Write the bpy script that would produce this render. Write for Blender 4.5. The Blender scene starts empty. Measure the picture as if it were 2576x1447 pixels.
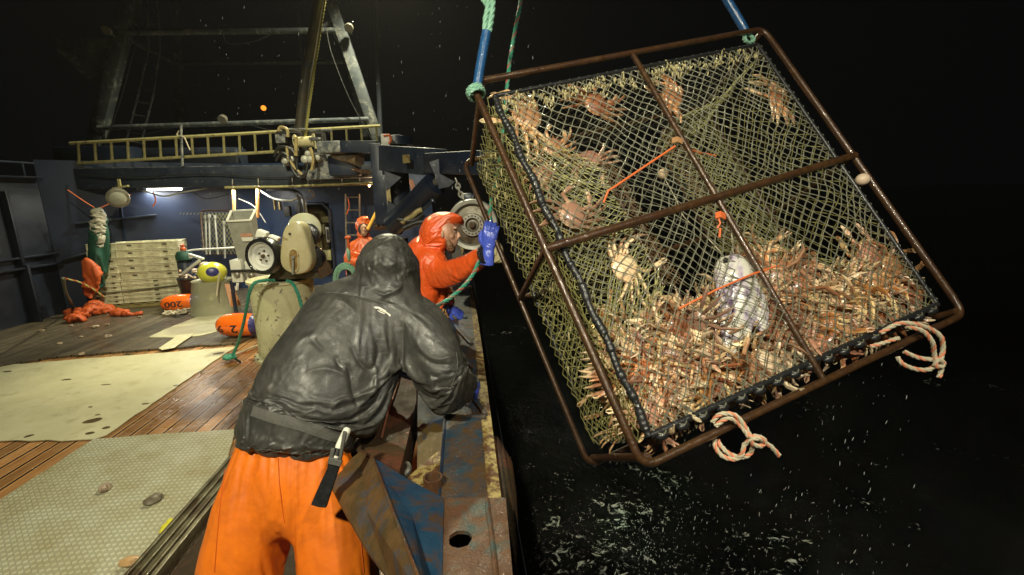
import bpy, bmesh, math, random
import numpy as np
from mathutils import Vector, Matrix, noise, Quaternion
from mathutils.bvhtree import BVHTree
random.seed(7); rng = np.random.default_rng(7)
R = math.radians
S = bpy.context.scene
COL = S.collection
# ---------------------------------------------------------------- camera
FOC = 1145.0; CH = 2.0                     # focal length in units of a 2576 wide picture; eye height above the deck
_p, _y, _r = R(11.8), R(5.8), R(1.3)
FWD = Vector((math.sin(_y)*math.cos(_p), math.cos(_y)*math.cos(_p), -math.sin(_p)))
_rt = Vector((math.cos(_y), -math.sin(_y), 0)); _up = _rt.cross(FWD)
RT = _rt*math.cos(_r) - _up*math.sin(_r); UP = _rt*math.sin(_r) + _up*math.cos(_r)
CAMP = Vector((0, 0, CH))
cd = bpy.data.cameras.new('camera'); cam = bpy.data.objects.new('camera', cd); COL.objects.link(cam)
cd.sensor_width = 36; cd.lens = FOC/2576*36; cd.clip_start = .05; cd.clip_end = 2000
cam.matrix_world = Matrix.Translation(CAMP) @ Matrix((RT, UP, -FWD)).transposed().to_4x4()
S.camera = cam
def ray(u, v): return FWD + RT*((u-1288)/FOC) - UP*((v-723.5)/FOC)
def at(u, v, y): d = ray(u, v); return CAMP + d*(y/d.y)          # point of the sight line at distance y along the ship
def atc(u, v, c): return CAMP + ray(u, v)*c                      # ... at depth c
def onz(u, v, z=0.0): d = ray(u, v); return CAMP + d*((z-CH)/d.z)  # ... at height z
def proj(P):
    q = P-CAMP; c = q.dot(FWD); return 1288+FOC*q.dot(RT)/c, 723.5-FOC*q.dot(UP)/c
# ---------------------------------------------------------------- world, lamps, exposure
w = bpy.data.worlds.new('World'); S.world = w; w.use_nodes = True
w.node_tree.nodes['Background'].inputs[0].default_value = (.35, .38, .45, 1)
w.node_tree.nodes['Background'].inputs[1].default_value = .004
S.view_settings.view_transform = 'Standard'; S.view_settings.look = 'None'
S.view_settings.exposure = 0; S.view_settings.gamma = 1
S.render.engine = 'CYCLES'
S.cycles.max_bounces = 5; S.cycles.diffuse_bounces = 3; S.cycles.glossy_bounces = 3; S.cycles.transparent_max_bounces = 8
S.cycles.transmission_bounces = 3; S.cycles.volume_bounces = 0
S.cycles.sample_clamp_indirect = 4; S.cycles.sample_clamp_direct = 0
S.cycles.caustics_reflective = False; S.cycles.caustics_refractive = False
S.cycles.use_denoising = True
def spot(name, loc, tgt, power, size, blend, col, rad=.12):
    l = bpy.data.lights.new(name, 'SPOT'); l.energy = power; l.spot_size = R(size); l.spot_blend = blend
    l.color = col; l.shadow_soft_size = rad
    o = bpy.data.objects.new(name, l); COL.objects.link(o); o.location = loc
    o.rotation_euler = (Vector(tgt)-Vector(loc)).to_track_quat('-Z', 'Y').to_euler(); return o
WARM = (1, .945, .70)
# floodlights on the wheelhouse behind the photographer, one each side, and one on the gantry over the deck
spot('wheelhouse_floodlight', (-1.6, -1.4, 4.7), (-.1, 4.0, .7), 1300, 84, .9, WARM, .12)
spot('rail_floodlight', (1.3, -1.0, 4.3), (1.5, 2.6, .4), 520, 88, .9, (1, .95, .76), .10)
# an added, unseen fill spot for the far deck, then one on the gantry
spot('deck_fill_spot', (-2.6, 3.4, 6.0), (-4.0, 8.3, .6), 1500, 64, .9, (1, .94, .62), .15)
gl_p = at(960, -190, 9.4); gl_p.z
spot('gantry_floodlight', gl_p, (gl_p.x-1.0, 5.6, 0), 2000, 150, .5, (1, .94, .62), .12)
# ---------------------------------------------------------------- object helpers
ORG = {}
def link(o, parent=None):
    COL.objects.link(o)
    if parent is not None: o.parent = parent
def tag(o, label, cat=None, group=None, kind=None):
    if label: o['label'] = label
    if cat: o['category'] = cat
    if group: o['group'] = group
    if kind: o['kind'] = kind
    return o
def thing(name, loc, label, cat, group=None):
    o = bpy.data.objects.new(name, None); o.empty_display_size = .1; link(o); o.location = loc
    ORG[o.name] = Vector(loc); return tag(o, label, cat, group)
class MB:
    def __init__(s): s.v = []; s.f = []; s.m = []
    def add(s, vs, fs, m=0):
        n = len(s.v); s.v += [tuple(x) for x in vs]; s.f += [tuple(i+n for i in f) for f in fs]; s.m += [m]*len(fs); return s
    def box(s, c, d, rot=None, m=0, bev=0.0):
        c = Vector(c); hx, hy, hz = (x/2 for x in d)
        b = min(bev, hx*.6, hy*.6, hz*.6)
        if b <= 0:
            pts = [Vector((x, y, z)) for z in (-hz, hz) for y in (-hy, hy) for x in (-hx, hx)]
            fs = [(0,2,3,1),(4,5,7,6),(0,1,5,4),(2,6,7,3),(0,4,6,2),(1,3,7,5)]
        else:
            bm = bmesh.new(); bmesh.ops.create_cube(bm, size=1)
            for q in bm.verts: q.co = Vector((q.co.x*d[0], q.co.y*d[1], q.co.z*d[2]))
            bmesh.ops.bevel(bm, geom=bm.edges[:], offset=b, segments=2, affect='EDGES', profile=.5)
            bm.verts.ensure_lookup_table(); pts = [q.co.copy() for q in bm.verts]; fs = [[q.index for q in f.verts] for f in bm.faces]; bm.free()
        if rot is not None: pts = [rot @ p for p in pts]
        return s.add([p+c for p in pts], fs, m)
    def bar(s, a, b, w, h, up=(0,0,1), m=0, bev=0.0):       # box beam from a to b
        a = Vector(a); b = Vector(b); y = (b-a).normalized(); x = y.cross(Vector(up)).normalized(); z = x.cross(y)
        return s.box((a+b)/2, (w, (b-a).length, h), Matrix((x, y, z)).transposed(), m, bev)
    def tube(s, pts, r, n=8, m=0, caps=True, closed=False, ref=None):
        P = [Vector(p) for p in pts]; N = len(P)
        rs = r if isinstance(r, (list, tuple, np.ndarray)) else [r]*N
        vs = []; fs = []; T0 = None; X = None
        for i in range(N):
            if closed: t = P[(i+1) % N]-P[i-1]
            else: t = P[min(i+1, N-1)]-P[max(i-1, 0)]
            if t.length < 1e-9: t = Vector((0,0,1))
            t.normalize()
            if ref is not None: X = Vector(ref) - t*t.dot(Vector(ref)); X.normalize()
            elif X is None:
                X = t.orthogonal().normalized()
            else:
                X = X - t*t.dot(X)
                X = X.normalized() if X.length > 1e-6 else t.orthogonal().normalized()
            Y = t.cross(X); rr = rs[i]; ra, rb = rr if isinstance(rr, (tuple, list)) else (rr, rr)
            for k in range(n):
                a = 2*math.pi*k/n; vs.append(P[i]+X*(ra*math.cos(a))+Y*(rb*math.sin(a)))
        for i in range(N if closed else N-1):
            j = (i+1) % N
            for k in range(n):
                k2 = (k+1) % n; fs.append((i*n+k, i*n+k2, j*n+k2, j*n+k))
        if caps and not closed: fs.append(tuple(range(n-1, -1, -1))); fs.append(tuple((N-1)*n+k for k in range(n)))
        return s.add(vs, fs, m)
    def cyl(s, a, b, r, n=16, m=0, r2=None): return s.tube([a, b], [r, r if r2 is None else r2], n, m)
    def lathe(s, prof, o, axis=(0,0,1), n=24, m=0, start=None, caps=True):           # prof: (radius, height)
        o = Vector(o); z = Vector(axis).normalized(); x = z.orthogonal().normalized() if start is None else Vector(start); y = z.cross(x)
        vs = []; fs = []
        for (r, h) in prof:
            for k in range(n):
                a = 2*math.pi*k/n; vs.append(o+z*h+x*(max(r, 1e-4)*math.cos(a))+y*(max(r, 1e-4)*math.sin(a)))
        for i in range(len(prof)-1):
            for k in range(n):
                k2 = (k+1) % n; fs.append((i*n+k, i*n+k2, (i+1)*n+k2, (i+1)*n+k))
        if caps: fs.append(tuple(range(n-1, -1, -1))); fs.append(tuple((len(prof)-1)*n+k for k in range(n)))
        return s.add(vs, fs, m)
    def plate(s, poly, th, m=0):                 # planar polygon given in 3D, thickened by vector th
        P = [Vector(p) for p in poly]; t = Vector(th); n = len(P)
        return s.add([p for p in P]+[p+t for p in P], [tuple(range(n-1, -1, -1)), tuple(range(n, 2*n))]+[(i, (i+1) % n, n+(i+1) % n, n+i) for i in range(n)], m)
    def ell(s, c, rad, rot=None, n=12, k=8, m=0, warp=None):
        c = Vector(c); vs = []; fs = []
        for i in range(k+1):
            th = math.pi*i/k
            for j in range(n):
                ph = 2*math.pi*j/n; p = Vector((math.sin(th)*math.cos(ph), math.sin(th)*math.sin(ph), math.cos(th)))
                if warp: p = warp(p)
                p = Vector((p.x*rad[0], p.y*rad[1], p.z*rad[2]))
                if rot is not None: p = rot @ p
                vs.append(p+c)
        for i in range(k):
            for j in range(n):
                j2 = (j+1) % n; fs.append((i*n+j, (i+1)*n+j, (i+1)*n+j2, i*n+j2))
        return s.add(vs, fs, m)
    def build(s, name, mat, parent=None, smooth=True, bevel=0, org=None):
        me = bpy.data.meshes.new(name)
        if parent is not None: o0 = ORG[parent.name]
        elif org is not None: o0 = Vector(org)
        else:
            A = np.array(s.v); o0 = Vector((float((A[:,0].min()+A[:,0].max())/2), float((A[:,1].min()+A[:,1].max())/2), float(A[:,2].min())))
        me.from_pydata([(x-o0.x, y-o0.y, z-o0.z) for x, y, z in s.v], [], s.f)
        for q in (mat if isinstance(mat, (list, tuple)) else [mat]): me.materials.append(q)
        if any(s.m): me.polygons.foreach_set('material_index', s.m)
        o = bpy.data.objects.new(name, me); link(o, parent)
        if parent is None: o.location = o0
        ORG[o.name] = o0
        fix(me, smooth, name)
        if bevel:
            md = o.modifiers.new('bevel', 'BEVEL'); md.width = bevel; md.segments = 2; md.limit_method = 'ANGLE'; md.angle_limit = R(40)
        return o
def fix(me, smooth, name=''):
    bm = bmesh.new(); bm.from_mesh(me); bmesh.ops.recalc_face_normals(bm, faces=bm.faces)
    if smooth:
        for f in bm.faces: f.smooth = True
        for e in bm.edges:
            if len(e.link_faces) == 2 and e.calc_face_angle(0) > R(38): e.smooth = False
    bm.to_mesh(me); bm.free(); me.update()
def spline(pts, n=8, closed=False):
    P = [Vector(p) for p in pts]; out = []; N = len(P)
    if N < 3 and not closed: return [P[0].lerp(P[-1], i/n) for i in range(n+1)]
    for i in range(N if closed else N-1):
        if closed: a, b, c, d = P[i-1], P[i], P[(i+1) % N], P[(i+2) % N]
        else: a, b, c, d = P[max(i-1, 0)], P[i], P[i+1], P[min(i+2, N-1)]
        for k in range(n):
            t = k/n; out.append(.5*((2*b)+(c-a)*t+(2*a-5*b+4*c-d)*t*t+(3*b-a-3*c+d)*t**3))
    if not closed: out.append(P[-1])
    return out
def rope(mb, pts, r, m=0, n=8, strands=3, pitch=None, closed=False, seg=.02, m2=None):
    """laid rope: strands twisted round the centre line"""
    P = spline(pts, 10, closed); L = [0]
    for i in range(1, len(P)): L.append(L[-1]+(P[i]-P[i-1]).length)
    T = L[-1]; K = max(6, int(T/seg)); pitch = pitch or r*7; A = np.array([tuple(p) for p in P]); s_ = np.linspace(0, T, K)
    C = [Vector((float(np.interp(q, L, A[:,0])), float(np.interp(q, L, A[:,1])), float(np.interp(q, L, A[:,2])))) for q in s_]
    X = None; fr = []
    for i in range(K):
        t = (C[min(i+1, K-1)]-C[max(i-1, 0)]).normalized()
        X = t.orthogonal().normalized() if X is None else (X-t*t.dot(X)).normalized()
        fr.append((X.copy(), t.cross(X)))
    for k in range(strands):
        pp = []
        for i in range(K):
            a = 2*math.pi*(s_[i]/pitch+k/strands); pp.append(C[i]+(fr[i][0]*math.cos(a)+fr[i][1]*math.sin(a))*r*.5)
        mb.tube(pp, r*.58, n if n < 6 else 6, m if (m2 is None or k) else m2)
    return mb
def fuse(mb, voxel=.012, smooth=4, name='tmp'):
    """one continuous skin round overlapping tubes; gives back numpy vertices, faces"""
    me = bpy.data.meshes.new(name); me.from_pydata(mb.v, [], mb.f); fix(me, False)
    o = bpy.data.objects.new(name, me); COL.objects.link(o)
    md = o.modifiers.new('r', 'REMESH'); md.mode = 'VOXEL'; md.voxel_size = voxel
    if smooth: ms = o.modifiers.new('s', 'SMOOTH'); ms.factor = .5; ms.iterations = smooth
    dg = bpy.context.evaluated_depsgraph_get(); m2 = bpy.data.meshes.new_from_object(o.evaluated_get(dg))
    n = len(m2.vertices); A = np.empty(n*3); m2.vertices.foreach_get('co', A); A = A.reshape(-1, 3)
    m2.update(); Nn = np.empty(n*3); m2.vertices.foreach_get('normal', Nn); Nn = Nn.reshape(-1, 3)
    F = [tuple(p.vertices) for p in m2.polygons]
    bpy.data.objects.remove(o); bpy.data.meshes.remove(me); bpy.data.meshes.remove(m2)
    return A, Nn, F
def subsurf(A, F, lv=1):
    me = bpy.data.meshes.new('t'); me.from_pydata(A.tolist(), [], F); o = bpy.data.objects.new('t', me); COL.objects.link(o); m = o.modifiers.new('s', 'SUBSURF'); m.levels = lv; m.render_levels = lv
    dg = bpy.context.evaluated_depsgraph_get(); m2 = bpy.data.meshes.new_from_object(o.evaluated_get(dg)); n = len(m2.vertices)
    B = np.empty(n*3); m2.vertices.foreach_get('co', B); m2.update(); Nn = np.empty(n*3); m2.vertices.foreach_get('normal', Nn); G = [tuple(p.vertices) for p in m2.polygons]
    bpy.data.objects.remove(o); bpy.data.meshes.remove(me); bpy.data.meshes.remove(m2); return B.reshape(-1,3), Nn.reshape(-1,3), G
def drape(A, Nn, F, pin, grow=.08, frames=22, inset=.012, bend=.25, stiff=12, seed=0, grav=1.0):
    """let the garment hang: cloth a little too large for the body it lies on buckles into real folds"""
    bodyA = A-Nn*inset
    bm_ = bpy.data.meshes.new('body'); bm_.from_pydata(bodyA.tolist(), [], F); bo = bpy.data.objects.new('tmp_body', bm_); COL.objects.link(bo)
    bo.modifiers.new('c', 'COLLISION'); bo.collision.thickness_outer = .004; bo.collision.cloth_friction = 12
    gm_ = bpy.data.meshes.new('garment'); jit = np.array([noise.noise(V((p[0]*30+seed, p[1]*30, p[2]*30))) for p in A])*.002
    gm_.from_pydata((A+Nn*jit[:, None]).tolist(), [], F); go = bpy.data.objects.new('tmp_garment', gm_); COL.objects.link(go)
    vg = go.vertex_groups.new(name='pin')
    for i, w_ in enumerate(pin):
        if w_ > .01: vg.add([i], float(w_), 'REPLACE')
    cm_ = go.modifiers.new('cloth', 'CLOTH'); st = cm_.settings
    st.quality = 6; st.mass = .25; st.air_damping = 6; st.tension_stiffness = stiff; st.compression_stiffness = stiff; st.shear_stiffness = stiff*.5; st.bending_stiffness = bend
    st.tension_damping = 8; st.compression_damping = 8; st.shear_damping = 8; st.bending_damping = .5
    st.vertex_group_mass = 'pin'; st.pin_stiffness = 1; st.shrink_min = -grow; st.effector_weights.gravity = grav
    cm_.collision_settings.use_collision = True; cm_.collision_settings.distance_min = .004; cm_.collision_settings.use_self_collision = False; cm_.collision_settings.collision_quality = 3
    cm_.point_cache.frame_start = 1; cm_.point_cache.frame_end = frames+2
    for f_ in range(1, frames+1): S.frame_set(f_)
    dg = bpy.context.evaluated_depsgraph_get(); m2 = bpy.data.meshes.new_from_object(go.evaluated_get(dg)); n = len(m2.vertices); B = np.empty(n*3); m2.vertices.foreach_get('co', B)
    for o_ in (go, bo): bpy.data.objects.remove(o_)
    for m_ in (bm_, gm_, m2): bpy.data.meshes.remove(m_)
    S.frame_set(1)
    return B.reshape(-1, 3)
V = Vector
def skin(A, F, name, mat, parent=None, org=None):
    mb = MB(); mb.v = [tuple(map(float, q)) for q in A]; mb.f = F; mb.m = [0]*len(F)
    me_o = mb.build(name, mat, parent, True, org=org)
    for p in me_o.data.polygons: p.use_smooth = True
    bm = bmesh.new(); bm.from_mesh(me_o.data)
    for e in bm.edges: e.smooth = True
    bm.to_mesh(me_o.data); bm.free()
    return me_o
def projA(A):
    q = A-np.array(CAMP); c = q@np.array(FWD); return np.stack([1288+FOC*(q@np.array(RT))/c, 723.5-FOC*(q@np.array(UP))/c], 1), c
def folds(A, Nn, curves, facing=True):
    """cloth folds: ridge or valley lines (drawn on the near side of the garment) pushed along the normal"""
    uv, c = projA(A); D = np.zeros(len(A))
    view = A-np.array(CAMP); view /= np.linalg.norm(view, axis=1)[:, None]; fac = np.clip(-(Nn*view).sum(1)*2.2, 0, 1)
    for (pts, amp, wd) in curves:
        P = np.array([(p.x, p.y) for p in spline([Vector((a, b, 0)) for a, b in pts], 6)]); best = np.full(len(A), 1e9); tt = np.zeros(len(A))
        for i in range(len(P)-1):
            a = P[i]; d = P[i+1]-a; L = (d@d)+1e-9; t = np.clip(((uv-a)@d)/L, 0, 1); q = uv-(a+t[:, None]*d); dd = np.hypot(q[:,0], q[:,1])
            k = dd < best; best[k] = dd[k]; tt[k] = (i+t[k])/(len(P)-1)
        env = np.sin(np.clip(tt, .02, .98)*math.pi)**.5
        D += amp*env*np.exp(-(best/wd)**1.35)
    return A+Nn*(D*fac)[:, None]
def autofolds(specs, seed=0):
    """many short creases: (u, v, spread u, spread v, direction, its spread, length, height, width, count)"""
    rr = random.Random(seed); out = []
    for (u, v, su, sv, an, sa, L_, am, wd, n) in specs:
        for k in range(n):
            cu_, cv_ = u+rr.uniform(-su, su), v+rr.uniform(-sv, sv); a = R(an+rr.gauss(0, sa)); l_ = L_*rr.uniform(.5, 1.4); b_ = rr.gauss(0, .16)*l_
            dx, dy = math.cos(a), -math.sin(a)
            out.append(([(cu_-dx*l_/2, cv_-dy*l_/2), (cu_-dy*b_, cv_+dx*b_), (cu_+dx*l_/2, cv_+dy*l_/2)], am*rr.uniform(.4, 1.2)*(1 if rr.random() < .62 else -1), wd*rr.uniform(.7, 1.4)))
    return out
def wrinkle(A, Nn, amp, scale, stretch=(1,1,1), seed=0.0, ridged=True):
    out = np.empty(len(A)); sx, sy, sz = (scale*q for q in stretch)
    for i, p in enumerate(A):
        q = Vector((p[0]*sx+seed, p[1]*sy, p[2]*sz)); n = noise.noise(q+Vector((0,0,1))*noise.noise(q*.6)*1.3)
        out[i] = (1-abs(n)*3.2) if ridged else n
    return A+Nn*(out*amp)[:, None]
# ---------------------------------------------------------------- materials
def N(nt, t, loc=None, **k):
    n = nt.nodes.new(t)
    for a, b in k.items(): setattr(n, a, b)
    return n
def mat(name, c1, c2=None, scale=8, rough=.5, rough2=None, metal=0, bump=0, bscale=None, coat=0, spec=.5, c3=None, s3=2.0, t3=.5, stretch=(1,1,1), emit=None, es=0, alpha=None, beads=(70,.004), trans=0, rnd=0, sharp=.15, detail=6, coord='Object', sss=0):
    """layered paint / dirt material: base colour 1 and 2 mixed by noise, patches of colour 3 (rust, dirt, painted sheen), noise in gloss, bump"""
    m = bpy.data.materials.new(name); m.use_nodes = True; nt = m.node_tree; b = nt.nodes['Principled BSDF']; L = nt.links.new
    tc = N(nt, 'ShaderNodeTexCoord'); mp = N(nt, 'ShaderNodeMapping'); L(tc.outputs[coord], mp.inputs[0]); mp.inputs['Scale'].default_value = stretch
    rgb = lambda c: (c[0], c[1], c[2], 1)
    src = None
    if c2:
        nz = N(nt, 'ShaderNodeTexNoise'); nz.inputs['Scale'].default_value = scale; nz.inputs['Detail'].default_value = detail; nz.inputs['Roughness'].default_value = .65
        L(mp.outputs[0], nz.inputs['Vector'])
        cr = N(nt, 'ShaderNodeValToRGB'); cr.color_ramp.elements[0].position = .36; cr.color_ramp.elements[1].position = .66
        cr.color_ramp.elements[0].color = rgb(c1); cr.color_ramp.elements[1].color = rgb(c2); L(nz.outputs[0], cr.inputs[0]); src = cr.outputs[0]
    rs = None
    if c3:
        n3 = N(nt, 'ShaderNodeTexNoise'); n3.inputs['Scale'].default_value = s3; n3.inputs['Detail'].default_value = 9; n3.inputs['Roughness'].default_value = .7; n3.inputs['Distortion'].default_value = .4
        L(mp.outputs[0], n3.inputs['Vector'])
        mr = N(nt, 'ShaderNodeMapRange'); mr.inputs[1].default_value = t3-sharp*.5; mr.inputs[2].default_value = t3+sharp*.5; L(n3.outputs[0], mr.inputs[0])
        mx = N(nt, 'ShaderNodeMix', data_type='RGBA'); L(mr.outputs[0], mx.inputs[0])
        if src: L(src, mx.inputs[6])
        else: mx.inputs[6].default_value = rgb(c1)
        mx.inputs[7].default_value = rgb(c3); src = mx.outputs[2]; rs = mr.outputs[0]
    if rnd:
        oi = N(nt, 'ShaderNodeObjectInfo'); hs = N(nt, 'ShaderNodeHueSaturation'); m1 = N(nt, 'ShaderNodeMapRange'); m1.inputs[3].default_value = 1-rnd; m1.inputs[4].default_value = 1+rnd
        L(oi.outputs['Random'], m1.inputs[0]); L(m1.outputs[0], hs.inputs['Value'])
        m5 = N(nt, 'ShaderNodeMapRange'); m5.inputs[3].default_value = .5-rnd*.035; m5.inputs[4].default_value = .5+rnd*.05; mu = N(nt, 'ShaderNodeMath', operation='FRACT'); m7 = N(nt, 'ShaderNodeMath', operation='MULTIPLY'); m7.inputs[1].default_value = 7.3
        L(oi.outputs['Random'], m7.inputs[0]); L(m7.outputs[0], mu.inputs[0]); L(mu.outputs[0], m5.inputs[0]); L(m5.outputs[0], hs.inputs['Hue'])
        if src: L(src, hs.inputs['Color'])
        else: hs.inputs['Color'].default_value = rgb(c1)
        src = hs.outputs[0]
    if src: L(src, b.inputs['Base Color'])
    else: b.inputs['Base Color'].default_value = rgb(c1)
    b.inputs['Roughness'].default_value = rough; b.inputs['Metallic'].default_value = metal
    if rough2 is not None:
        nr = N(nt, 'ShaderNodeTexNoise'); nr.inputs['Scale'].default_value = scale*1.7; nr.inputs['Detail'].default_value = 5; L(mp.outputs[0], nr.inputs['Vector'])
        m4 = N(nt, 'ShaderNodeMapRange'); m4.inputs[1].default_value = .35; m4.inputs[2].default_value = .65; m4.inputs[3].default_value = rough; m4.inputs[4].default_value = rough2
        L(nr.outputs[0], m4.inputs[0]); L(m4.outputs[0], b.inputs['Roughness'])
    b.inputs['Coat Weight'].default_value = coat; b.inputs['Coat Roughness'].default_value = .05; b.inputs['Specular IOR Level'].default_value = spec
    if bump:
        nb = N(nt, 'ShaderNodeTexNoise'); nb.inputs['Scale'].default_value = bscale or scale*4; nb.inputs['Detail'].default_value = 5; L(mp.outputs[0], nb.inputs['Vector'])
        bp = N(nt, 'ShaderNodeBump'); bp.inputs['Distance'].default_value = bump; bp.inputs['Strength'].default_value = 1; L(nb.outputs[0], bp.inputs['Height']); L(bp.outputs[0], b.inputs['Normal'])
        if coat:                                   # water beads: the wet film is lumpier than what lies under it
            nc = N(nt, 'ShaderNodeTexNoise'); nc.inputs['Scale'].default_value = beads[0]; nc.inputs['Detail'].default_value = 3; L(tc.outputs[coord], nc.inputs['Vector'])
            bc = N(nt, 'ShaderNodeBump'); bc.inputs['Distance'].default_value = beads[1]; L(nc.outputs[0], bc.inputs['Height']); L(bp.outputs[0], bc.inputs['Normal']); L(bc.outputs[0], b.inputs['Coat Normal'])
    if emit: b.inputs['Emission Color'].default_value = rgb(emit); b.inputs['Emission Strength'].default_value = es
    if alpha is not None: b.inputs['Alpha'].default_value = alpha
    if trans: b.inputs['Transmission Weight'].default_value = trans
    if sss: b.inputs['Subsurface Weight'].default_value = sss; b.inputs['Subsurface Radius'].default_value = (.02, .01, .006)
    return m
RUST = (.10, .038, .014)
M = {}
M['navy'] = mat('navy_paint', (.007,.013,.030), (.013,.022,.045), 3, .32, .5, 0, .0015, 14, .15, c3=(.05,.035,.02), s3=5, t3=.68)
M['navy_wall'] = mat('navy_wall_paint', (.012,.027,.072), (.021,.042,.100), 1.6, .28, .42, 0, .002, 6, .2, c3=(.07,.07,.07), s3=2.5, t3=.72)
M['grey_blue'] = mat('grey_blue_paint', (.014,.022,.042), (.03,.040,.062), 4, .4, .6, 0, .0015, 20, .1, c3=(.12,.12,.11), s3=9, t3=.66)
M['chipped'] = mat('chipped_grey_paint', (.06,.07,.09), (.34,.34,.30), 9, .45, .6, 0, .002, 20, .1, c3=(.03,.04,.06), s3=14, t3=.56)
M['hull'] = mat('hull_paint', (.012,.02,.045), (.02,.03,.05), 3, .35, .6, 0, .002, 9, .1, c3=(.05,.025,.012), s3=3, t3=.6)
M['rail'] = mat('worn_rail_steel', (.009,.024,.040), (.018,.055,.085), 9, .5, .7, .0, .005, 40, .5, spec=.25, beads=(60,.03), c3=(.065,.034,.012), s3=13, t3=.50, sharp=.2)
M['rustbox'] = mat('rusty_wet_plate', (.055,.024,.012), (.10,.045,.018), 12, .45, .65, 0, .004, 60, .8, spec=.3, beads=(130,.012), c3=(.025,.055,.055), s3=12, t3=.58, sharp=.15)
M['rustbeam'] = mat('brown_rusty_beam', (.030,.018,.009), (.052,.032,.014), 9, .6, .75, 0, .003, 50, .05, spec=.25, c3=(.11,.035,.018), s3=4, t3=.6)
M['facet_a'] = mat('olive_rust_plate', (.045,.032,.012), (.10,.055,.020), 14, .55, .7, 0, .003, 60, .1, spec=.3, c3=(.012,.045,.085), s3=8, t3=.62, sharp=.2)
M['facet_b'] = mat('blue_plate', (.006,.028,.062), (.012,.042,.080), 8, .45, .6, 0, .002, 50, .15, spec=.3, c3=(.055,.028,.012), s3=11, t3=.56, sharp=.16)
M['yellowedge'] = mat('worn_yellow_paint', (.22,.16,.05), (.34,.27,.11), 20, .5, .7, 0, .004, 40, .2, spec=.3, c3=(.07,.03,.012), s3=26, t3=.49, sharp=.12)
M['barrust'] = mat('rusty_pot_bar', (.038,.018,.007), (.080,.037,.013), 20, .26, .45, .15, .002, 90, .45, c3=(.05,.022,.012), s3=9, t3=.55)
M['rubber'] = mat('black_rubber', (.010,.011,.012), (.018,.018,.019), 12, .3, .45, 0, .003, 60, .22)
M['wood'] = None
M['white_mat'] = mat('white_plastic_sheet', (.60,.57,.36), (.68,.65,.44), 2.2, .28, .5, 0, .0006, 5, .1, c3=(.36,.30,.15), s3=4.5, t3=.66, sharp=.25)
M['cream'] = mat('cream_machine_paint', (.52,.46,.25), (.62,.56,.34), 5, .35, .5, 0, .002, 30, .3, c3=(.22,.13,.04), s3=7, t3=.64, sharp=.12)
M['barrel'] = mat('cream_barrel_paint', (.50,.49,.28), (.62,.60,.38), 4, .45, .6, 0, .003, 30, .1, c3=(.10,.10,.07), s3=16, t3=.6, sharp=.1)
M['white'] = mat('white_paint', (.6,.6,.54), (.7,.7,.64), 7, .35, .5, 0, .001, 30, .1, c3=(.3,.22,.10), s3=11, t3=.70)
M['grey_steel'] = mat('galvanised_steel', (.28,.28,.24), (.38,.38,.33), 6, .42, .55, .3, .001, 40, 0, c3=(.18,.15,.09), s3=9, t3=.66)
M['steel'] = mat('dull_steel', (.22,.21,.18), (.34,.32,.27), 14, .35, .5, .5, .001, 60, 0, c3=(.12,.07,.03), s3=12, t3=.6)
M['tyre'] = mat('wet_tyre_rubber', (.010,.010,.011), (.018,.018,.018), 10, .2, .35, 0, .002, 60, .5)
M['ladder'] = mat('yellowed_ladder', (.36,.33,.14), (.48,.43,.21), 9, .45, .6, .1, .001, 50, 0, c3=(.16,.14,.07), s3=12, t3=.6)
M['crate'] = mat('white_plastic_crate', (.74,.72,.50), (.84,.82,.60), 6, .4, .55, 0, .001, 40, 0, c3=(.34,.28,.15), s3=5, t3=.60, sharp=.3, rnd=.06)
M['crate_slot_shade'] = mat('crate_shadow_slot', (.10,.09,.06), rough=.7)
M['orange_buoy'] = mat('orange_buoy', (.90,.14,.010), (.85,.18,.012), 4, .18, .3, 0, .0008, 30, .6)
M['navy_buoy'] = mat('navy_buoy_end', (.02,.02,.13), (.03,.03,.17), 4, .25, .4, 0, .001, 30, .4)
M['ink'] = mat('black_marker', (.02,.015,.02), rough=.5)
M['yellow_buoy'] = mat('yellow_buoy', (.62,.62,.05), (.7,.68,.09), 4, .18, .3, 0, .0008, 30, .6, c3=(.4,.36,.12), s3=9, t3=.68)
M['green_rope'] = mat('green_rope', (.02,.20,.12), (.05,.30,.20), 60, .45, .6, 0, .002, 300, .3)
M['mint_rope'] = mat('mint_rope', (.16,.36,.26), (.28,.50,.38), 50, .45, .6, 0, .002, 300, .3)
M['red_rope'] = mat('red_tracer_strand', (.45,.06,.05), (.06,.26,.17), 40, .5)
M['yellow_rope'] = mat('yellow_green_rope', (.32,.30,.07), (.45,.42,.13), 30, .5, .7, 0, .002, 200)
M['pink_rope'] = mat('pale_rope', (.46,.40,.28), (.56,.50,.36), 40, .5, .7, 0, .002, 250, .2)
M['coral_rope'] = mat('coral_strand', (.62,.20,.10), (.70,.28,.16), 40, .5, .7, 0, .002, 250, .2)
M['twine'] = mat('orange_twine', (.75,.14,.03), (.6,.16,.05), 30, .45, .6, 0, .001, 200, .3)
M['hose_blue'] = mat('blue_hose', (.015,.075,.20), (.02,.09,.24), 12, .2, .35, 0, .001, 50, .5, c3=(.08,.06,.04), s3=14, t3=.70)
M['net'] = mat('grey_green_twine', (.105,.105,.068), (.18,.175,.12), 40, .4, .6, 0, .001, 400, .35)
M['net_olive'] = mat('olive_twine', (.17,.16,.050), (.29,.265,.095), 30, .45, .6, 0, .001, 400, .3)
M['net_bright'] = mat('bright_olive_twine', (.28,.27,.10), (.42,.40,.17), 30, .45, .6, 0, .001, 400, .3)
M['net_brown'] = mat('brown_twine', (.15,.075,.03), (.20,.13,.05), 30, .5, .6, 0, .001, 400, .3)
M['hydroid'] = mat('pale_growth', (.50,.44,.24), (.42,.36,.16), 60, .5, .6, 0, .002, 200, .4)
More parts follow.
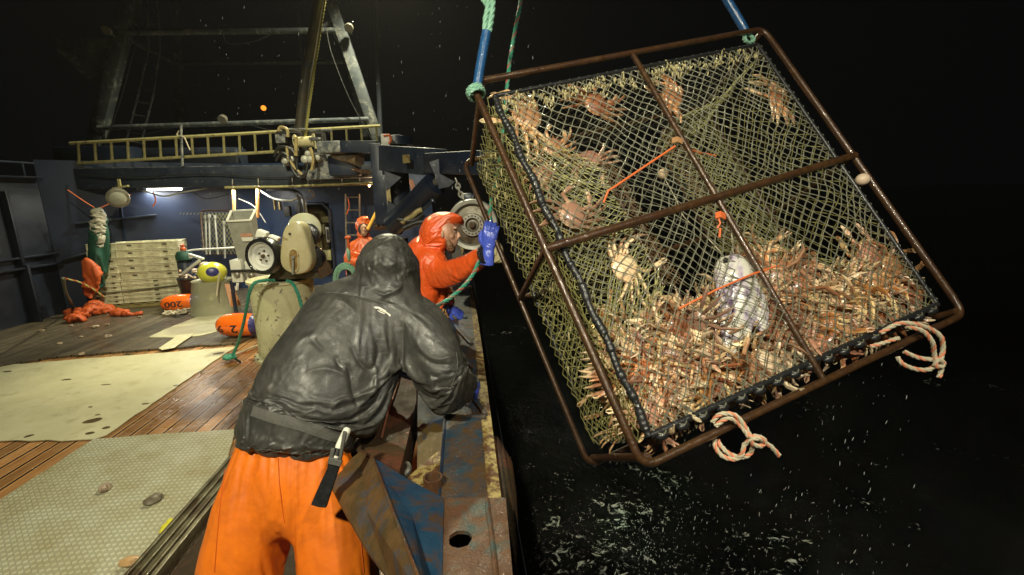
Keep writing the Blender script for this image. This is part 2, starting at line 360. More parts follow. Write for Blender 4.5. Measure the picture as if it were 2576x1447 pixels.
M['jacket'] = mat('charcoal_rainwear', (.026,.026,.023), (.038,.037,.032), 9, .38, .64, 0, .0016, 60, .06, spec=.45, c3=(.06,.055,.046), s3=9, t3=.62, sharp=.3)  # third colour paints pale patches of wet sheen on the cloth
M['web'] = mat('grey_webbing', (.06,.058,.05), (.085,.08,.07), 90, .7, None, 0, .0012, 500)
M['bibs'] = mat('orange_oilskin', (.78,.165,.006), (.84,.20,.008), 4, .38, .5, 0, .0012, 26, .08, c3=(.36,.075,.012), s3=4.5, t3=.60, sharp=.5, beads=(60,.006))
M['red_oil'] = mat('wet_orange_red_oilskin', (.66,.075,.010), (.74,.105,.016), 6, .3, .45, 0, .007, 26, 1, beads=(30,.03))
M['glove'] = mat('blue_rubber_glove', (.05,.085,.50), (.07,.11,.56), 12, .22, .35, 0, .002, 40, .5)
M['skin'] = mat('skin', (.46,.25,.16), (.53,.30,.20), 25, .42, .55, 0, .001, 120, .1, sss=.1)
M['hair'] = mat('brown_hair', (.05,.028,.014), (.10,.055,.03), 60, .6, None, 0, .004, 220)
M['beard'] = mat('short_beard', (.16,.085,.04), (.24,.13,.07), 90, .7, None, 0, .002, 260)
M['dark'] = mat('dark_gap', (.012,.011,.010), rough=.6)
M['knife_white'] = mat('white_plastic', (.62,.60,.50), (.7,.68,.58), 12, .3, .4, 0, .001, 50, .2, c3=(.35,.3,.2), s3=20, t3=.72)
M['orange_cloth'] = mat('orange_fabric', (.42,.065,.010), (.55,.10,.018), 8, .5, .65, 0, .004, 30, .1)
M['greennet'] = mat('green_netting', (.006,.045,.03), (.015,.09,.055), 40, .5, .6, 0, .004, 120)
M['palewrap'] = mat('pale_sacking', (.40,.38,.30), (.5,.48,.38), 20, .6, None, 0, .004, 80)
M['brass'] = mat('yellow_machinery', (.34,.27,.10), (.45,.36,.16), 9, .4, .6, .1, .002, 30, .1, c3=(.16,.10,.04), s3=6, t3=.58)
M['plastic_clear'] = mat('cloudy_plastic', (.45,.44,.30), rough=.35, alpha=.55)
M['amber'] = mat('amber_plastic', (.55,.22,.07), rough=.3, alpha=.8)
M['lamp'] = mat('lamp_tube', (1,1,1), emit=(1,.95,.82), es=14)
M['bulb'] = mat('warm_bulb', (1,.8,.6), emit=(1,.55,.25), es=16)
M['orange_light'] = mat('orange_lamp', (1,.5,.1), emit=(1,.32,.03), es=1.6)
M['drum'] = mat('red_orange', (.45,.05,.03), rough=.4)
M['sponge'] = mat('yellow_sponge', (.65,.60,.03), (.7,.62,.05), 30, .7, None, 0, .006, 80)
M['shell'] = mat('shell', (.40,.30,.20), (.55,.46,.36), 20, .5, None, 0, .002, 60, .2, c3=(.15,.09,.05), s3=15, t3=.5)
M['patch'] = mat('worn_through_patch', (.08,.055,.02), (.13,.09,.035), 20, .3, .5, 0, .002, 60, .3)
# ---------------------------------------------------------------- special materials
def math_n(nt, op, a, b=None):
    n = N(nt, 'ShaderNodeMath', operation=op)
    for i, x in enumerate((a, b)):
        if x is None: continue
        if isinstance(x, (int, float)): n.inputs[i].default_value = x
        else: nt.links.new(x, n.inputs[i])
    return n.outputs[0]
def plank_mat(name, w, ca, cb, cg, rough, rough2, wear=(.3,.2,.1)):
    m = bpy.data.materials.new(name); m.use_nodes = True; nt = m.node_tree; b = nt.nodes['Principled BSDF']; L = nt.links.new
    tc = N(nt, 'ShaderNodeTexCoord'); sx = N(nt, 'ShaderNodeSeparateXYZ'); L(tc.outputs['Object'], sx.inputs[0])
    u = math_n(nt, 'MULTIPLY', sx.outputs[0], 1/w); idx = math_n(nt, 'FLOOR', u); fr = math_n(nt, 'FRACT', u)
    d = math_n(nt, 'ABSOLUTE', math_n(nt, 'SUBTRACT', fr, .5))                       # .5 at the seam
    gap = N(nt, 'ShaderNodeMapRange'); gap.inputs[1].default_value = .41; gap.inputs[2].default_value = .43; L(d, gap.inputs[0])
    lip = N(nt, 'ShaderNodeMapRange'); lip.inputs[1].default_value = .30; lip.inputs[2].default_value = .40; L(d, lip.inputs[0])
    # grain: noise stretched along the plank and shifted per plank
    off = N(nt, 'ShaderNodeCombineXYZ'); L(math_n(nt, 'MULTIPLY', idx, 3.7), off.inputs[2]); L(math_n(nt, 'MULTIPLY', idx, 7.1), off.inputs[1])
    va = N(nt, 'ShaderNodeVectorMath', operation='ADD'); mp = N(nt, 'ShaderNodeMapping'); mp.inputs['Scale'].default_value = (16, 1.1, 1)
    L(tc.outputs['Object'], mp.inputs[0]); L(mp.outputs[0], va.inputs[0]); L(off.outputs[0], va.inputs[1])
    g = N(nt, 'ShaderNodeTexNoise'); g.inputs['Scale'].default_value = 1.6; g.inputs['Detail'].default_value = 8; g.inputs['Roughness'].default_value = .7; L(va.outputs[0], g.inputs['Vector'])
    cr = N(nt, 'ShaderNodeValToRGB'); e = cr.color_ramp.elements; e[0].position = .3; e[1].position = .7; e[0].color = (*ca, 1); e[1].color = (*cb, 1); L(g.outputs[0], cr.inputs[0])
    wn = N(nt, 'ShaderNodeTexWhiteNoise', noise_dimensions='1D'); L(idx, wn.inputs['W'])
    hs = N(nt, 'ShaderNodeHueSaturation'); mr = N(nt, 'ShaderNodeMapRange'); mr.inputs[3].default_value = .62; mr.inputs[4].default_value = 1.45; L(wn.outputs['Value'], mr.inputs[0]); L(mr.outputs[0], hs.inputs['Value']); L(cr.outputs[0], hs.inputs['Color'])
    bn = N(nt, 'ShaderNodeTexNoise'); bn.inputs['Scale'].default_value = 1.3; bn.inputs['Detail'].default_value = 7; bn.inputs['Roughness'].default_value = .7; L(tc.outputs['Object'], bn.inputs['Vector'])
    bm_ = N(nt, 'ShaderNodeMapRange'); bm_.inputs[1].default_value = .5; bm_.inputs[2].default_value = .66; L(bn.outputs[0], bm_.inputs[0])
    mx = N(nt, 'ShaderNodeMix', data_type='RGBA'); L(math_n(nt, 'MULTIPLY', bm_.outputs[0], .6), mx.inputs[0]); L(hs.outputs[0], mx.inputs[6]); mx.inputs[7].default_value = (*wear, 1)
    m3 = N(nt, 'ShaderNodeMix', data_type='RGBA'); L(math_n(nt, 'MULTIPLY', lip.outputs[0], .8), m3.inputs[0]); L(mx.outputs[2], m3.inputs[6]); m3.inputs[7].default_value = (cb[0]*1.5, cb[1]*1.6, cb[2]*1.7, 1)
    m2 = N(nt, 'ShaderNodeMix', data_type='RGBA'); L(gap.outputs[0], m2.inputs[0]); L(m3.outputs[2], m2.inputs[6]); m2.inputs[7].default_value = (*cg, 1)
    L(m2.outputs[2], b.inputs['Base Color'])
    rn = N(nt, 'ShaderNodeTexNoise'); rn.inputs['Scale'].default_value = 5; rn.inputs['Detail'].default_value = 6; L(tc.outputs['Object'], rn.inputs['Vector'])
    rr = N(nt, 'ShaderNodeMapRange'); rr.inputs[1].default_value = .4; rr.inputs[2].default_value = .62; rr.inputs[3].default_value = rough; rr.inputs[4].default_value = rough2; L(rn.outputs[0], rr.inputs[0]); L(rr.outputs[0], b.inputs['Roughness'])
    hh = math_n(nt, 'SUBTRACT', math_n(nt, 'MULTIPLY', g.outputs[0], .5), gap.outputs[0])
    bp = N(nt, 'ShaderNodeBump'); bp.inputs['Distance'].default_value = .008; L(hh, bp.inputs['Height'])
    b2 = N(nt, 'ShaderNodeBump'); b2.inputs['Distance'].default_value = .022; L(rn.outputs[0], b2.inputs['Height']); L(bp.outputs[0], b2.inputs['Normal']); L(b2.outputs[0], b.inputs['Normal'])
    b.inputs['Coat Weight'].default_value = .25; b.inputs['Coat Roughness'].default_value = .2
    return m
M['deck'] = plank_mat('wet_deck_planks', .135, (.20,.088,.026), (.50,.25,.09), (.012,.008,.005), .2, .48, (.46,.30,.15))
M['deck2'] = plank_mat('grey_deck_boards', .15, (.055,.043,.027), (.12,.095,.058), (.02,.015,.01), .4, .65, (.05,.04,.026))
def tread_mat():
    m = bpy.data.materials.new('stud_pattern_plastic'); m.use_nodes = True; nt = m.node_tree; b = nt.nodes['Principled BSDF']; L = nt.links.new
    tc = N(nt, 'ShaderNodeTexCoord'); sx = N(nt, 'ShaderNodeSeparateXYZ'); L(tc.outputs['Object'], sx.inputs[0]); x, y = sx.outputs[0], sx.outputs[1]
    k = 2*math.pi/.042
    a = math_n(nt, 'SINE', math_n(nt, 'MULTIPLY', math_n(nt, 'ADD', x, y), k*.6)); c = math_n(nt, 'SINE', math_n(nt, 'MULTIPLY', math_n(nt, 'SUBTRACT', x, math_n(nt, 'MULTIPLY', y, .8)), k*.6))
    pr = math_n(nt, 'MULTIPLY', a, c); st = N(nt, 'ShaderNodeMapRange'); st.inputs[1].default_value = .05; st.inputs[2].default_value = .5; L(pr, st.inputs[0])
    dn = N(nt, 'ShaderNodeTexNoise'); dn.inputs['Scale'].default_value = 2.6; dn.inputs['Detail'].default_value = 8; dn.inputs['Roughness'].default_value = .72; L(tc.outputs['Object'], dn.inputs['Vector'])
    dm = N(nt, 'ShaderNodeMapRange'); dm.inputs[1].default_value = .42; dm.inputs[2].default_value = .68; L(dn.outputs[0], dm.inputs[0])
    base = N(nt, 'ShaderNodeMix', data_type='RGBA'); L(math_n(nt, 'MULTIPLY', dm.outputs[0], .8), base.inputs[0]); base.inputs[6].default_value = (.60,.59,.44,1); base.inputs[7].default_value = (.34,.27,.10,1)
    dk = N(nt, 'ShaderNodeMix', data_type='RGBA'); inv = math_n(nt, 'SUBTRACT', 1, st.outputs[0]); L(math_n(nt, 'MULTIPLY', inv, .42), dk.inputs[0]); L(base.outputs[2], dk.inputs[6]); dk.inputs[7].default_value = (.15,.145,.085,1)
    L(dk.outputs[2], b.inputs['Base Color']); b.inputs['Roughness'].default_value = .2
    rm = N(nt, 'ShaderNodeMapRange'); rm.inputs[3].default_value = .2; rm.inputs[4].default_value = .5; L(dn.outputs[0], rm.inputs[0]); L(rm.outputs[0], b.inputs['Roughness'])
    bp = N(nt, 'ShaderNodeBump'); bp.inputs['Distance'].default_value = .0035; L(st.outputs[0], bp.inputs['Height'])
    b2 = N(nt, 'ShaderNodeBump'); b2.inputs['Distance'].default_value = .006; nn = N(nt, 'ShaderNodeTexNoise'); nn.inputs['Scale'].default_value = 9; L(tc.outputs['Object'], nn.inputs['Vector']); L(nn.outputs[0], b2.inputs['Height']); L(bp.outputs[0], b2.inputs['Normal']); L(b2.outputs[0], b.inputs['Normal'])
    return m
M['tread'] = tread_mat()
def sea_mat():
    m = bpy.data.materials.new('night_sea'); m.use_nodes = True; nt = m.node_tree; b = nt.nodes['Principled BSDF']; L = nt.links.new
    b.inputs['Roughness'].default_value = .07; b.inputs['IOR'].default_value = 1.33
    tc = N(nt, 'ShaderNodeTexCoord')
    n1 = N(nt, 'ShaderNodeTexNoise'); n1.inputs['Scale'].default_value = 2.2; n1.inputs['Detail'].default_value = 9; n1.inputs['Roughness'].default_value = .62; n1.inputs['Distortion'].default_value = .6; L(tc.outputs['Object'], n1.inputs['Vector'])
    bp = N(nt, 'ShaderNodeBump'); bp.inputs['Distance'].default_value = .22; bp.inputs['Strength'].default_value = 1; L(n1.outputs[0], bp.inputs['Height'])
    n2 = N(nt, 'ShaderNodeTexNoise'); n2.inputs['Scale'].default_value = 17; n2.inputs['Detail'].default_value = 6; L(tc.outputs['Object'], n2.inputs['Vector'])
    b2 = N(nt, 'ShaderNodeBump'); b2.inputs['Distance'].default_value = .03; L(n2.outputs[0], b2.inputs['Height']); L(bp.outputs[0], b2.inputs['Normal']); L(b2.outputs[0], b.inputs['Normal'])
    # foam: thin torn patches, thicker in the wash by the hull
    f = N(nt, 'ShaderNodeTexNoise'); f.inputs['Scale'].default_value = 7.5; f.inputs['Detail'].default_value = 12; f.inputs['Roughness'].default_value = .74; f.inputs['Distortion'].default_value = 1.1
    mp = N(nt, 'ShaderNodeMapping'); mp.inputs['Rotation'].default_value = (0,0,.5); mp.inputs['Scale'].default_value = (1.1,1.35,1); L(tc.outputs['Object'], mp.inputs[0]); L(mp.outputs[0], f.inputs['Vector'])
    big = N(nt, 'ShaderNodeTexNoise'); big.inputs['Scale'].default_value = 1.1; big.inputs['Detail'].default_value = 3; L(tc.outputs['Object'], big.inputs['Vector'])
    sx = N(nt, 'ShaderNodeSeparateXYZ'); L(tc.outputs['Object'], sx.inputs[0])
    dx = math_n(nt, 'SUBTRACT', sx.outputs[0], 1.15); dy = math_n(nt, 'SUBTRACT', sx.outputs[1], 3.6)
    dist = math_n(nt, 'SQRT', math_n(nt, 'ADD', math_n(nt, 'MULTIPLY', dx, dx), math_n(nt, 'MULTIPLY', dy, dy)))
    wash = N(nt, 'ShaderNodeMapRange'); wash.inputs[1].default_value = .3; wash.inputs[2].default_value = 2.6; wash.inputs[3].default_value = .115; wash.inputs[4].default_value = -.05; L(dist, wash.inputs[0])
    s = math_n(nt, 'ADD', math_n(nt, 'ADD', f.outputs[0], math_n(nt, 'MULTIPLY', math_n(nt, 'SUBTRACT', big.outputs[0], .5), .5)), wash.outputs[0])
    fm = N(nt, 'ShaderNodeMapRange'); fm.inputs[1].default_value = .635; fm.inputs[2].default_value = .70; L(s, fm.inputs[0])
    mx = N(nt, 'ShaderNodeMix', data_type='RGBA'); L(fm.outputs[0], mx.inputs[0]); mx.inputs[6].default_value = (.0015,.002,.002,1); mx.inputs[7].default_value = (.50,.52,.49,1); L(mx.outputs[2], b.inputs['Base Color'])
    r2 = N(nt, 'ShaderNodeMapRange'); r2.inputs[3].default_value = .07; r2.inputs[4].default_value = .6; L(fm.outputs[0], r2.inputs[0]); L(r2.outputs[0], b.inputs['Roughness'])
    return m
M['sea'] = sea_mat()
# ---------------------------------------------------------------- sea and deck
def grid_sheet(xs, ys, zf):
    mb = MB(); nx, ny = len(xs), len(ys)
    mb.add([(x, y, zf(x, y)) for y in ys for x in xs], [(j*nx+i, j*nx+i+1, (j+1)*nx+i+1, (j+1)*nx+i) for j in range(ny-1) for i in range(nx-1)]); return mb
def sea_z(x, y):
    far = min(1, 60/(abs(x)+abs(y)+1)); k = max(0.0, min(1.0, (x+.2)/1.2))
    return -1.62+far*k*(.20*noise.noise(Vector((x*.45, y*.3, 0)))+.14*noise.noise(Vector((x*1.3, y*.9, 3)))+.06*noise.noise(Vector((x*3.2, y*2.6, 7))))
xs = list(np.concatenate([np.linspace(-600, -12, 8), np.linspace(-8, 0, 6), np.linspace(.2, 14, 130), np.geomspace(15, 900, 22)]))
ys = list(np.concatenate([np.linspace(-200, -6, 6), np.linspace(-3, 14, 150), np.geomspace(15, 1500, 26)]))
tag(grid_sheet(xs, ys, sea_z).build('sea', M['sea'], org=(0,0,0)), 'black night sea with torn white foam beside the hull', 'sea', kind='structure')
def flat(poly, z0, z1): mb = MB(); return mb.plate([(x, y, z0) for x, y in poly], (0, 0, z1-z0))
d = flat([(-8.6,-3), (-.14,-3), (-.14,14), (-8.6,14)], -.2, 0).build('deck', M['deck'], org=(0,0,0), smooth=False)
tag(d, 'wet reddish brown planked deck', 'deck', kind='structure')
def px(*uv, z=0.0): return [tuple(onz(u, v, z)[:2]) for u, v in uv]
def ragged(poly, step=.12, amp=.012, seed=0):
    out = []
    for i in range(len(poly)):
        a = Vector((*poly[i], 0)); b = Vector((*poly[(i+1) % len(poly)], 0)); L = (b-a).length; n = max(1, min(60, int(L/step))); nn = Vector((-(b-a).y, (b-a).x, 0)).normalized()
        for k in range(n):
            p = a.lerp(b, k/n)
            if k: p = p+nn*amp*noise.noise(Vector((p.x*5+seed, p.y*5, 1)))*2
            out.append((p.x, p.y))
    return out
pan = px((0,926), (120,905), (345,886), (480,876), (602,868), (640,850)); pan = [(-9, 5.6)]+pan+[(-2.35, 7.6), (-2.35, 10.6), (-9, 10.6)]
tag(flat(ragged(pan, amp=.03), .004, .03).build('boardwalk', M['deck2'], smooth=False), 'grey brown worn boards covering the far half of the deck', 'deck boards', kind='structure')
# ---------------------------------------------------------------- deck mats
wm = px((-30,930), (120,912), (345,895), (480,884), (598,874), (572,888), (268,1098), (238,1108), (0,1113)); wm = [(-8, wm[0][1]-.2)]+wm[1:]+[(-8, wm[-1][1])]
o = flat(ragged(wm, amp=.018), .006, .014).build('deck_mat', M['white_mat'], smooth=False); tag(o, 'large smooth cream plastic sheet laid over the planks, with slots cut in it', 'mat')
def blob(u, v, lu, lv, z, ang=0.0, n=12, seed=0):
    out = []
    for k in range(n):
        a = 2*math.pi*k/n; r = 1+.3*noise.noise(Vector((math.cos(a)*1.5+seed, math.sin(a)*1.5, seed*.7))); x = math.cos(a)*lu*r; y = math.sin(a)*lv*r
        out.append(tuple(onz(u+x*math.cos(ang)-y*math.sin(ang), v+x*math.sin(ang)+y*math.cos(ang), z)))
    return out
for i, (u, v, a_, b_, g) in enumerate([(235,1058,28,8,-.22), (267,1076,11,5,-.2), (226,1090,12,5,-.2), (73,1097,14,4,-.25), (366,1016,9,3,-.15), (443,970,9,3,-.12), (551,889,14,4,-.15), (507,935,7,2.5,-.1), (168,955,13,3,-.08), (265,968,13,2,-.08), (18,935,12,3,-.05), (322,890,9,3,-.03), (227,1024,6,2,-.1), (246,1044,7,2,-.1)]):
    MB().plate(blob(u, v, a_, b_*.55, .0142, g, seed=i), (0,0,.0016)).build('slot', M['patch'], o, smooth=False)
fm = px((375,850), (440,820), (502,797), (560,791), (636,790), (628,803), (569,830), (502,846), (440,851), z=.03)
o2 = flat(ragged(fm, amp=.02), .032, .042).build('deck_mat', M['white_mat'], smooth=False); tag(o2, 'pointed cream plastic sheet lying on the far boards by the barrel', 'mat')
st = px((452,845), (490,843), (440,878), (408,884), (400,880), z=.03)
tag(flat(ragged(st, amp=.01), .046, .053).build('plastic_offcut', M['white_mat'], smooth=False), 'small bent cream offcut strip between the two smooth mats', 'plastic strip')
tm = px((238,1110), (350,1101), (592,1086), (571,1190)); tm = tm+[(-1.86, .2), (-3.34, .2), tm[0]][:-1]
o = flat(ragged(tm, amp=.01), .006, .022).build('studded_mat', M['tread'], smooth=False); tag(o, 'cream mat with a raised stud pattern, stained yellow, near the steel sill', 'mat')
# steel sill and the sunken floor the man stands on
mb = MB(); mb.box((-1.745, 1.9, .055), (.17, 4.6, .11), bev=.012)
for k in range(3): mb.box((-1.80+.052*k, 1.9, .118), (.022, 4.6, .026), bev=.006)
o = mb.build('steel_sill', mat('grimy_steel', (.10,.085,.045), (.19,.17,.10), 7, .32, .5, .3, .002, 30, .3, c3=(.06,.035,.015), s3=6, t3=.55)); tag(o, 'ribbed steel sill along the edge of the studded mat', 'sill')
tag(flat([(-1.655,-2), (-.62,-2), (-.62,4.4), (-1.655,4.4)], .004, .02).build('steel_floor_plate', M['rustbeam'], smooth=False), 'rusty brown steel floor plate beneath the man in the dark jacket', 'floor plate')
# shells, scraps
def shell(u, v, s, z=.0, label='', name='shell', m=None, flatn=.45):
    c = onz(u, v, z); rot = Matrix.Rotation(random.random()*6, 3, 'Z') @ Matrix.Rotation(.4, 3, 'X'); mb = MB()
    mb.ell(c+Vector((0,0,s*flatn*.8)), (s, s*.7, s*flatn), rot, 12, 8, warp=lambda p: p*(1+.35*noise.noise(p*2+Vector((u,0,0)))))
    mb.ell(c+rot @ Vector((s*.6, 0, 0))+Vector((0,0,s*.5)), (s*.5, s*.35, s*.2), rot, 10, 6)
    return tag(mb.build(name, m or M['shell']), label, 'shell')
shell(265, 1232, .05, .022, 'brown whelk shell lying alone on the studded mat')
shell(385, 1264, .055, .022, 'dark barnacled shell on the studded mat, nearest the steel sill', m=mat('dark_shell', (.10,.08,.05), (.2,.17,.11), 20, .5))
shell(240, 825, .055, .03, 'small pale shell on the grey boards nearest the orange fabric')
shell(272, 849, .05, .03, 'small pale shell on the grey boards just beyond the cream sheet')
shell(204, 849, .03, .03, 'tiny white chip on the grey boards')
shell(181, 820, .04, .03, 'flat white chip lying on the grey boards near the orange fabric', flatn=.2)
for i, (u, v) in enumerate([(105,833), (270,818), (150,866), (352,799), (205,893)]):
    shell(u, v, .035, .03, None, 'fish_scrap'); bpy.context.scene.objects[-1]
for o_ in [q for q in COL.objects if q.name.startswith('fish_scrap')]: tag(o_, 'tiny pale scrap scattered on the grey boards', 'scrap', 'scraps on the boards')
mb = MB()
for (u, v, s) in ((418,1326,.028), (428,1312,.022), (411,1336,.022)): mb.ell(onz(u, v, .045), (s, s, s*.8), None, 12, 8, warp=lambda p: p*(1+.2*noise.noise(p*3)))
tag(mb.build('yellow_egg_clump', M['sponge']), 'bright yellow lump beside the steel sill', 'lump')
mb = MB(); mb.ell(onz(325, 1412, .05), (.05,.035,.025), None, 12, 8, warp=lambda p: p*(1+.3*noise.noise(p*2)))
tag(mb.build('fish_chunk', mat('pale_flesh', (.5,.30,.12), (.55,.36,.2), 20, .4, None, 0, .002)), 'pinkish chunk of bait at the near end of the steel sill', 'bait')
# ---------------------------------------------------------------- bulwark, rail and hull side
mb = MB(); secs = [(-3,.14), (.6,.14), (1.0,.15), (2,.14), (5,.12), (8,.02), (11,-.25), (14,-.7)]
for (y0, x0), (y1, x1) in zip(secs, secs[1:]):
    mb.add([(x0-.02,y0,.975), (x1-.02,y1,.975), (x1+.02,y1,.6), (x0+.02,y0,.6), (x0-.10,y0,-2), (x1-.10,y1,-2)], [(0,1,2,3), (3,2,5,4)])
    mb.add([(x0-.20,y0,.975), (x1-.20,y1,.975), (x1-.20,y1,0), (x0-.20,y0,0)], [(0,1,2,3)])
hull = mb.build('hull_side', M['hull'], org=(0,0,0), smooth=False); tag(hull, 'dark blue outer side of the vessel below the rail', 'hull', kind='structure')
rl = thing('rail', (0, 3, .975), 'worn blue and rust steel rail cap with a yellow outer edge above the water', 'rail')
mb = MB()
yy = [1.33, 1.7, 2.2, 2.8, 3.5, 4.4, 5.5, 7, 9, 12]; xo = [.085, .085, .085, .085, .08, .07, .055, .02, -.06, -.3]
for i in range(len(yy)-1):
    a, b = yy[i], yy[i+1]; p, q = xo[i]-.045, xo[i+1]-.045
    mb.add([(-.13+xo[i]-.085,a,.975), (p,a,.975), (q,b,.975), (-.13+xo[i+1]-.085,b,.975), (-.13+xo[i]-.085,a,1.0), (p,a,1.0), (q,b,1.0), (-.13+xo[i+1]-.085,b,1.0)], [(4,5,6,7), (0,1,5,4), (1,2,6,5), (3,0,4,7)])
mb.build('cap_plate', M['rail'], rl, smooth=False)
mb = MB()
for i in range(len(yy)-1):
    a, b = yy[i], yy[i+1]; p, q = xo[i]-.045, xo[i+1]-.045
    mb.add([(p,a,.96), (p+.045,a,.95), (q+.045,b,.95), (q,b,.96), (p,a,1.004), (p+.045,a,.998), (q+.045,b,.998), (q,b,1.004)], [(4,5,6,7), (0,1,5,4), (1,2,6,5), (2,3,7,6)])
mb.build('edge_strip', M['yellowedge'], rl, smooth=False)
for i, ((u, v), (u2, v2), wd) in enumerate([((1128,803),(1186,866),.03), ((1105,847),(1196,930),.03), ((1150,905),(1203,965),.025), ((1180,985),(1222,1045),.022), ((1130,770),(1172,800),.03), ((1118,1043),(1222,1052),.016)]):
    mb = MB(); mb.bar(onz(u, v, 1.012), onz(u2, v2, 1.006), wd, .022, bev=.004); mb.build('gusset', M['rail'], rl)
mb = MB(); mb.tube([(-.122,1.36,1.0), (-.122,2.4,1.0)], .006, 8); mb.build('edge_bead', M['navy'], rl)
# rusty boxed section nearest the camera, with its hole
bx = thing('rusty_rail_box', (0, 1.0, .9), 'rust brown wet boxed rail section with a jagged round hole in its top', 'rail box')
hc = onz(1158, 1356, 1.03); hr = .033
corn = [onz(1117, 1253, 1.03), onz(1272, 1252, 1.03), onz(1300, 1560, 1.03), onz(1110, 1560, 1.03)]
ring = []; nh = 28
for k in range(nh):
    a = 2*math.pi*k/nh; ring.append(hc+Vector((math.cos(a), math.sin(a), 0))*hr*(1+.12*noise.noise(Vector((math.cos(a)*2, math.sin(a)*2, 5)))+(.06 if k % 4 == 0 else 0)))
def outer(k):
    a = 2*math.pi*k/nh; d = Vector((math.cos(a), math.sin(a), 0)); best = None
    for i in range(4):
        p, q = corn[i], corn[(i+1) % 4]; e = q-p; det = d.x*(-e.y)-d.y*(-e.x)
        if abs(det) < 1e-9: continue
        w_ = p-hc; t = (w_.x*(-e.y)-w_.y*(-e.x))/det; s_ = (d.x*w_.y-d.y*w_.x)/det
        if t > 0 and -1e-6 <= s_ <= 1+1e-6 and (best is None or t < best): best = t
    return hc+d*best
out = [outer(k) for k in range(nh)]
for c_ in corn:
    k = min(range(nh), key=lambda k: (out[k]-c_).length); out[k] = c_.copy()
mb = MB(); dn = Vector((0,0,-.012)); vs = [*ring, *out, *[p+dn for p in ring], *[p+dn for p in out]]; fs = []
for k in range(nh):
    j = (k+1) % nh; fs += [(k, j, nh+j, nh+k), (k, j, 2*nh+j, 2*nh+k), (nh+k, nh+j, 3*nh+j, 3*nh+k)]
mb.add(vs, fs); mb.build('top_plate', M['rustbox'], bx, smooth=False)
mb = MB()
for p, q in ((corn[0], corn[1]), (corn[1], corn[2]), (corn[3], corn[0])): mb.add([p+dn, q+dn, q+Vector((0,0,-.5)), p+Vector((0,0,-.5))], [(0,1,2,3)])
mb.add([c_+Vector((0,0,-.4)) for c_ in corn], [(0,1,2,3)]); mb.build('box_side', M['hull'], bx, smooth=False)
mb = MB(); mb.tube([onz(1225, 1256, 1.033), onz(1243, 1400, 1.033), onz(1255, 1560, 1.033)], .008, 8); mb.build('weld_seam', M['rustbox'], bx)
mb = MB(); pts = [onz(1258, 1100, .9), onz(1278, 1160, .9), onz(1284, 1240, .9), onz(1290, 1330, .88), onz(1293, 1420, .86), onz(1300, 1560, .86)]
mb.tube([p+Vector((-.03,0,-.02)) for p in pts], [.03,.05,.055,.05,.045,.045], 12); tag(mb.build('rubbing_bar', M['rustbeam']), 'bulging brown rubbing bar outside the rail box', 'rubbing bar')
# hinged chute plate in front of the man
cp = thing('chute_plate', onz(960, 1300, .8), 'folded steel chute plate, olive rust on its near flap and blue on its far flap', 'chute')
A_ = [onz(830,1218,.955), onz(829,1206,.957), onz(836,1194,.96), onz(859,1177,.97), onz(908,1133,1.0), onz(939,1152,1.05), onz(978,1257,1.075), onz(1015,1352,1.09), onz(1051,1447,1.10), onz(1078,1530,1.10), onz(1010,1530,.97), onz(971,1447,.97), onz(915,1370,.955), onz(870,1292,.95)]
def fan(poly, th, m_, name, par, sub=5, bumpy=.002):
    """a slightly uneven plate spanning the outline"""
    c = Vector((0,0,0))
    for p in poly: c += p
    c /= len(poly); mb = MB(); n = len(poly); vs = []; fs = []
    for s_ in range(sub+1):
        for p in poly:
            q = c.lerp(p, max(s_/sub, .001)); q = q+Vector((0,0,1))*bumpy*noise.noise(q*12)*(1-(s_/sub)**6); vs.append(q)
    for s_ in range(sub):
        for i in range(n): j = (i+1) % n; fs.append((s_*n+i, s_*n+j, (s_+1)*n+j, (s_+1)*n+i))
    N0 = len(vs); vs += [v-Vector((0,0,th)) for v in vs[-n:]]
    for i in range(n): j = (i+1) % n; fs.append((sub*n+i, sub*n+j, N0+j, N0+i))
    return mb.add(vs, fs).build(name, m_, par, smooth=False)
fan(A_, .012, M['facet_a'], 'near_flap', cp)
B_ = [onz(939,1152,1.05), onz(975,1172,1.045), onz(1019,1201,1.04), onz(1068,1228,1.037), onz(1117,1253,1.034), onz(1114,1350,1.034), onz(1110,1560,1.034), onz(1078,1530,1.10), onz(1051,1447,1.10), onz(1015,1352,1.09), onz(978,1257,1.075)]
fan(B_, .012, M['facet_b'], 'far_flap', cp)
mb = MB(); mb.tube([onz(908,1133,1.003), onz(939,1152,1.053), onz(978,1257,1.078), onz(1015,1352,1.093), onz(1051,1447,1.103), onz(1078,1530,1.103)], .004, 6); mb.build('fold_edge', M['rustbox'], cp)
# channel beam, ledge, gusset, sheave, pipe
bb = thing('channel_beam', onz(980, 1060, .8), 'dark rusty channel beam sloping up from the chute plate to the man\'s hands', 'beam')
fan([onz(905,1135,.985), onz(939,1150,.99), onz(1005,1185,.985), onz(1022,1120,.97), onz(1047,1010,.95), onz(1049,900,.93), onz(1010,900,.93), onz(992,955,.95), onz(960,1030,.965)], .16, M['rustbeam'], 'web', bb)
mb = MB(); mb.tube([onz(902,1133,1.0), onz(945,1040,.985), onz(985,960,.97), onz(1012,895,.955)], .010, 8); mb.build('flange', M['rustbeam'], bb)
mb = MB(); mb.tube([onz(960,1100,.995), onz(975,1040,.985), onz(1000,965,.972), onz(1015,905,.96)], .005, 6); mb.build('red_lip', mat('red_brown_edge', (.2,.06,.03), (.3,.12,.07), 30, .4), bb)
mb = MB(); mb.plate([onz(870,1150,.9), onz(905,1128,.9), onz(985,960,.9), onz(960,950,.9), onz(880,1080,.9)], (0,0,-.02)); mb.build('lower_flange', M['rustbeam'], bb, smooth=False)
mb = MB(); mb.plate([onz(1051,930,.90), onz(1113,930,.90), onz(1117,1252,.90), onz(1049,1252,.90)], (0,0,-.03))
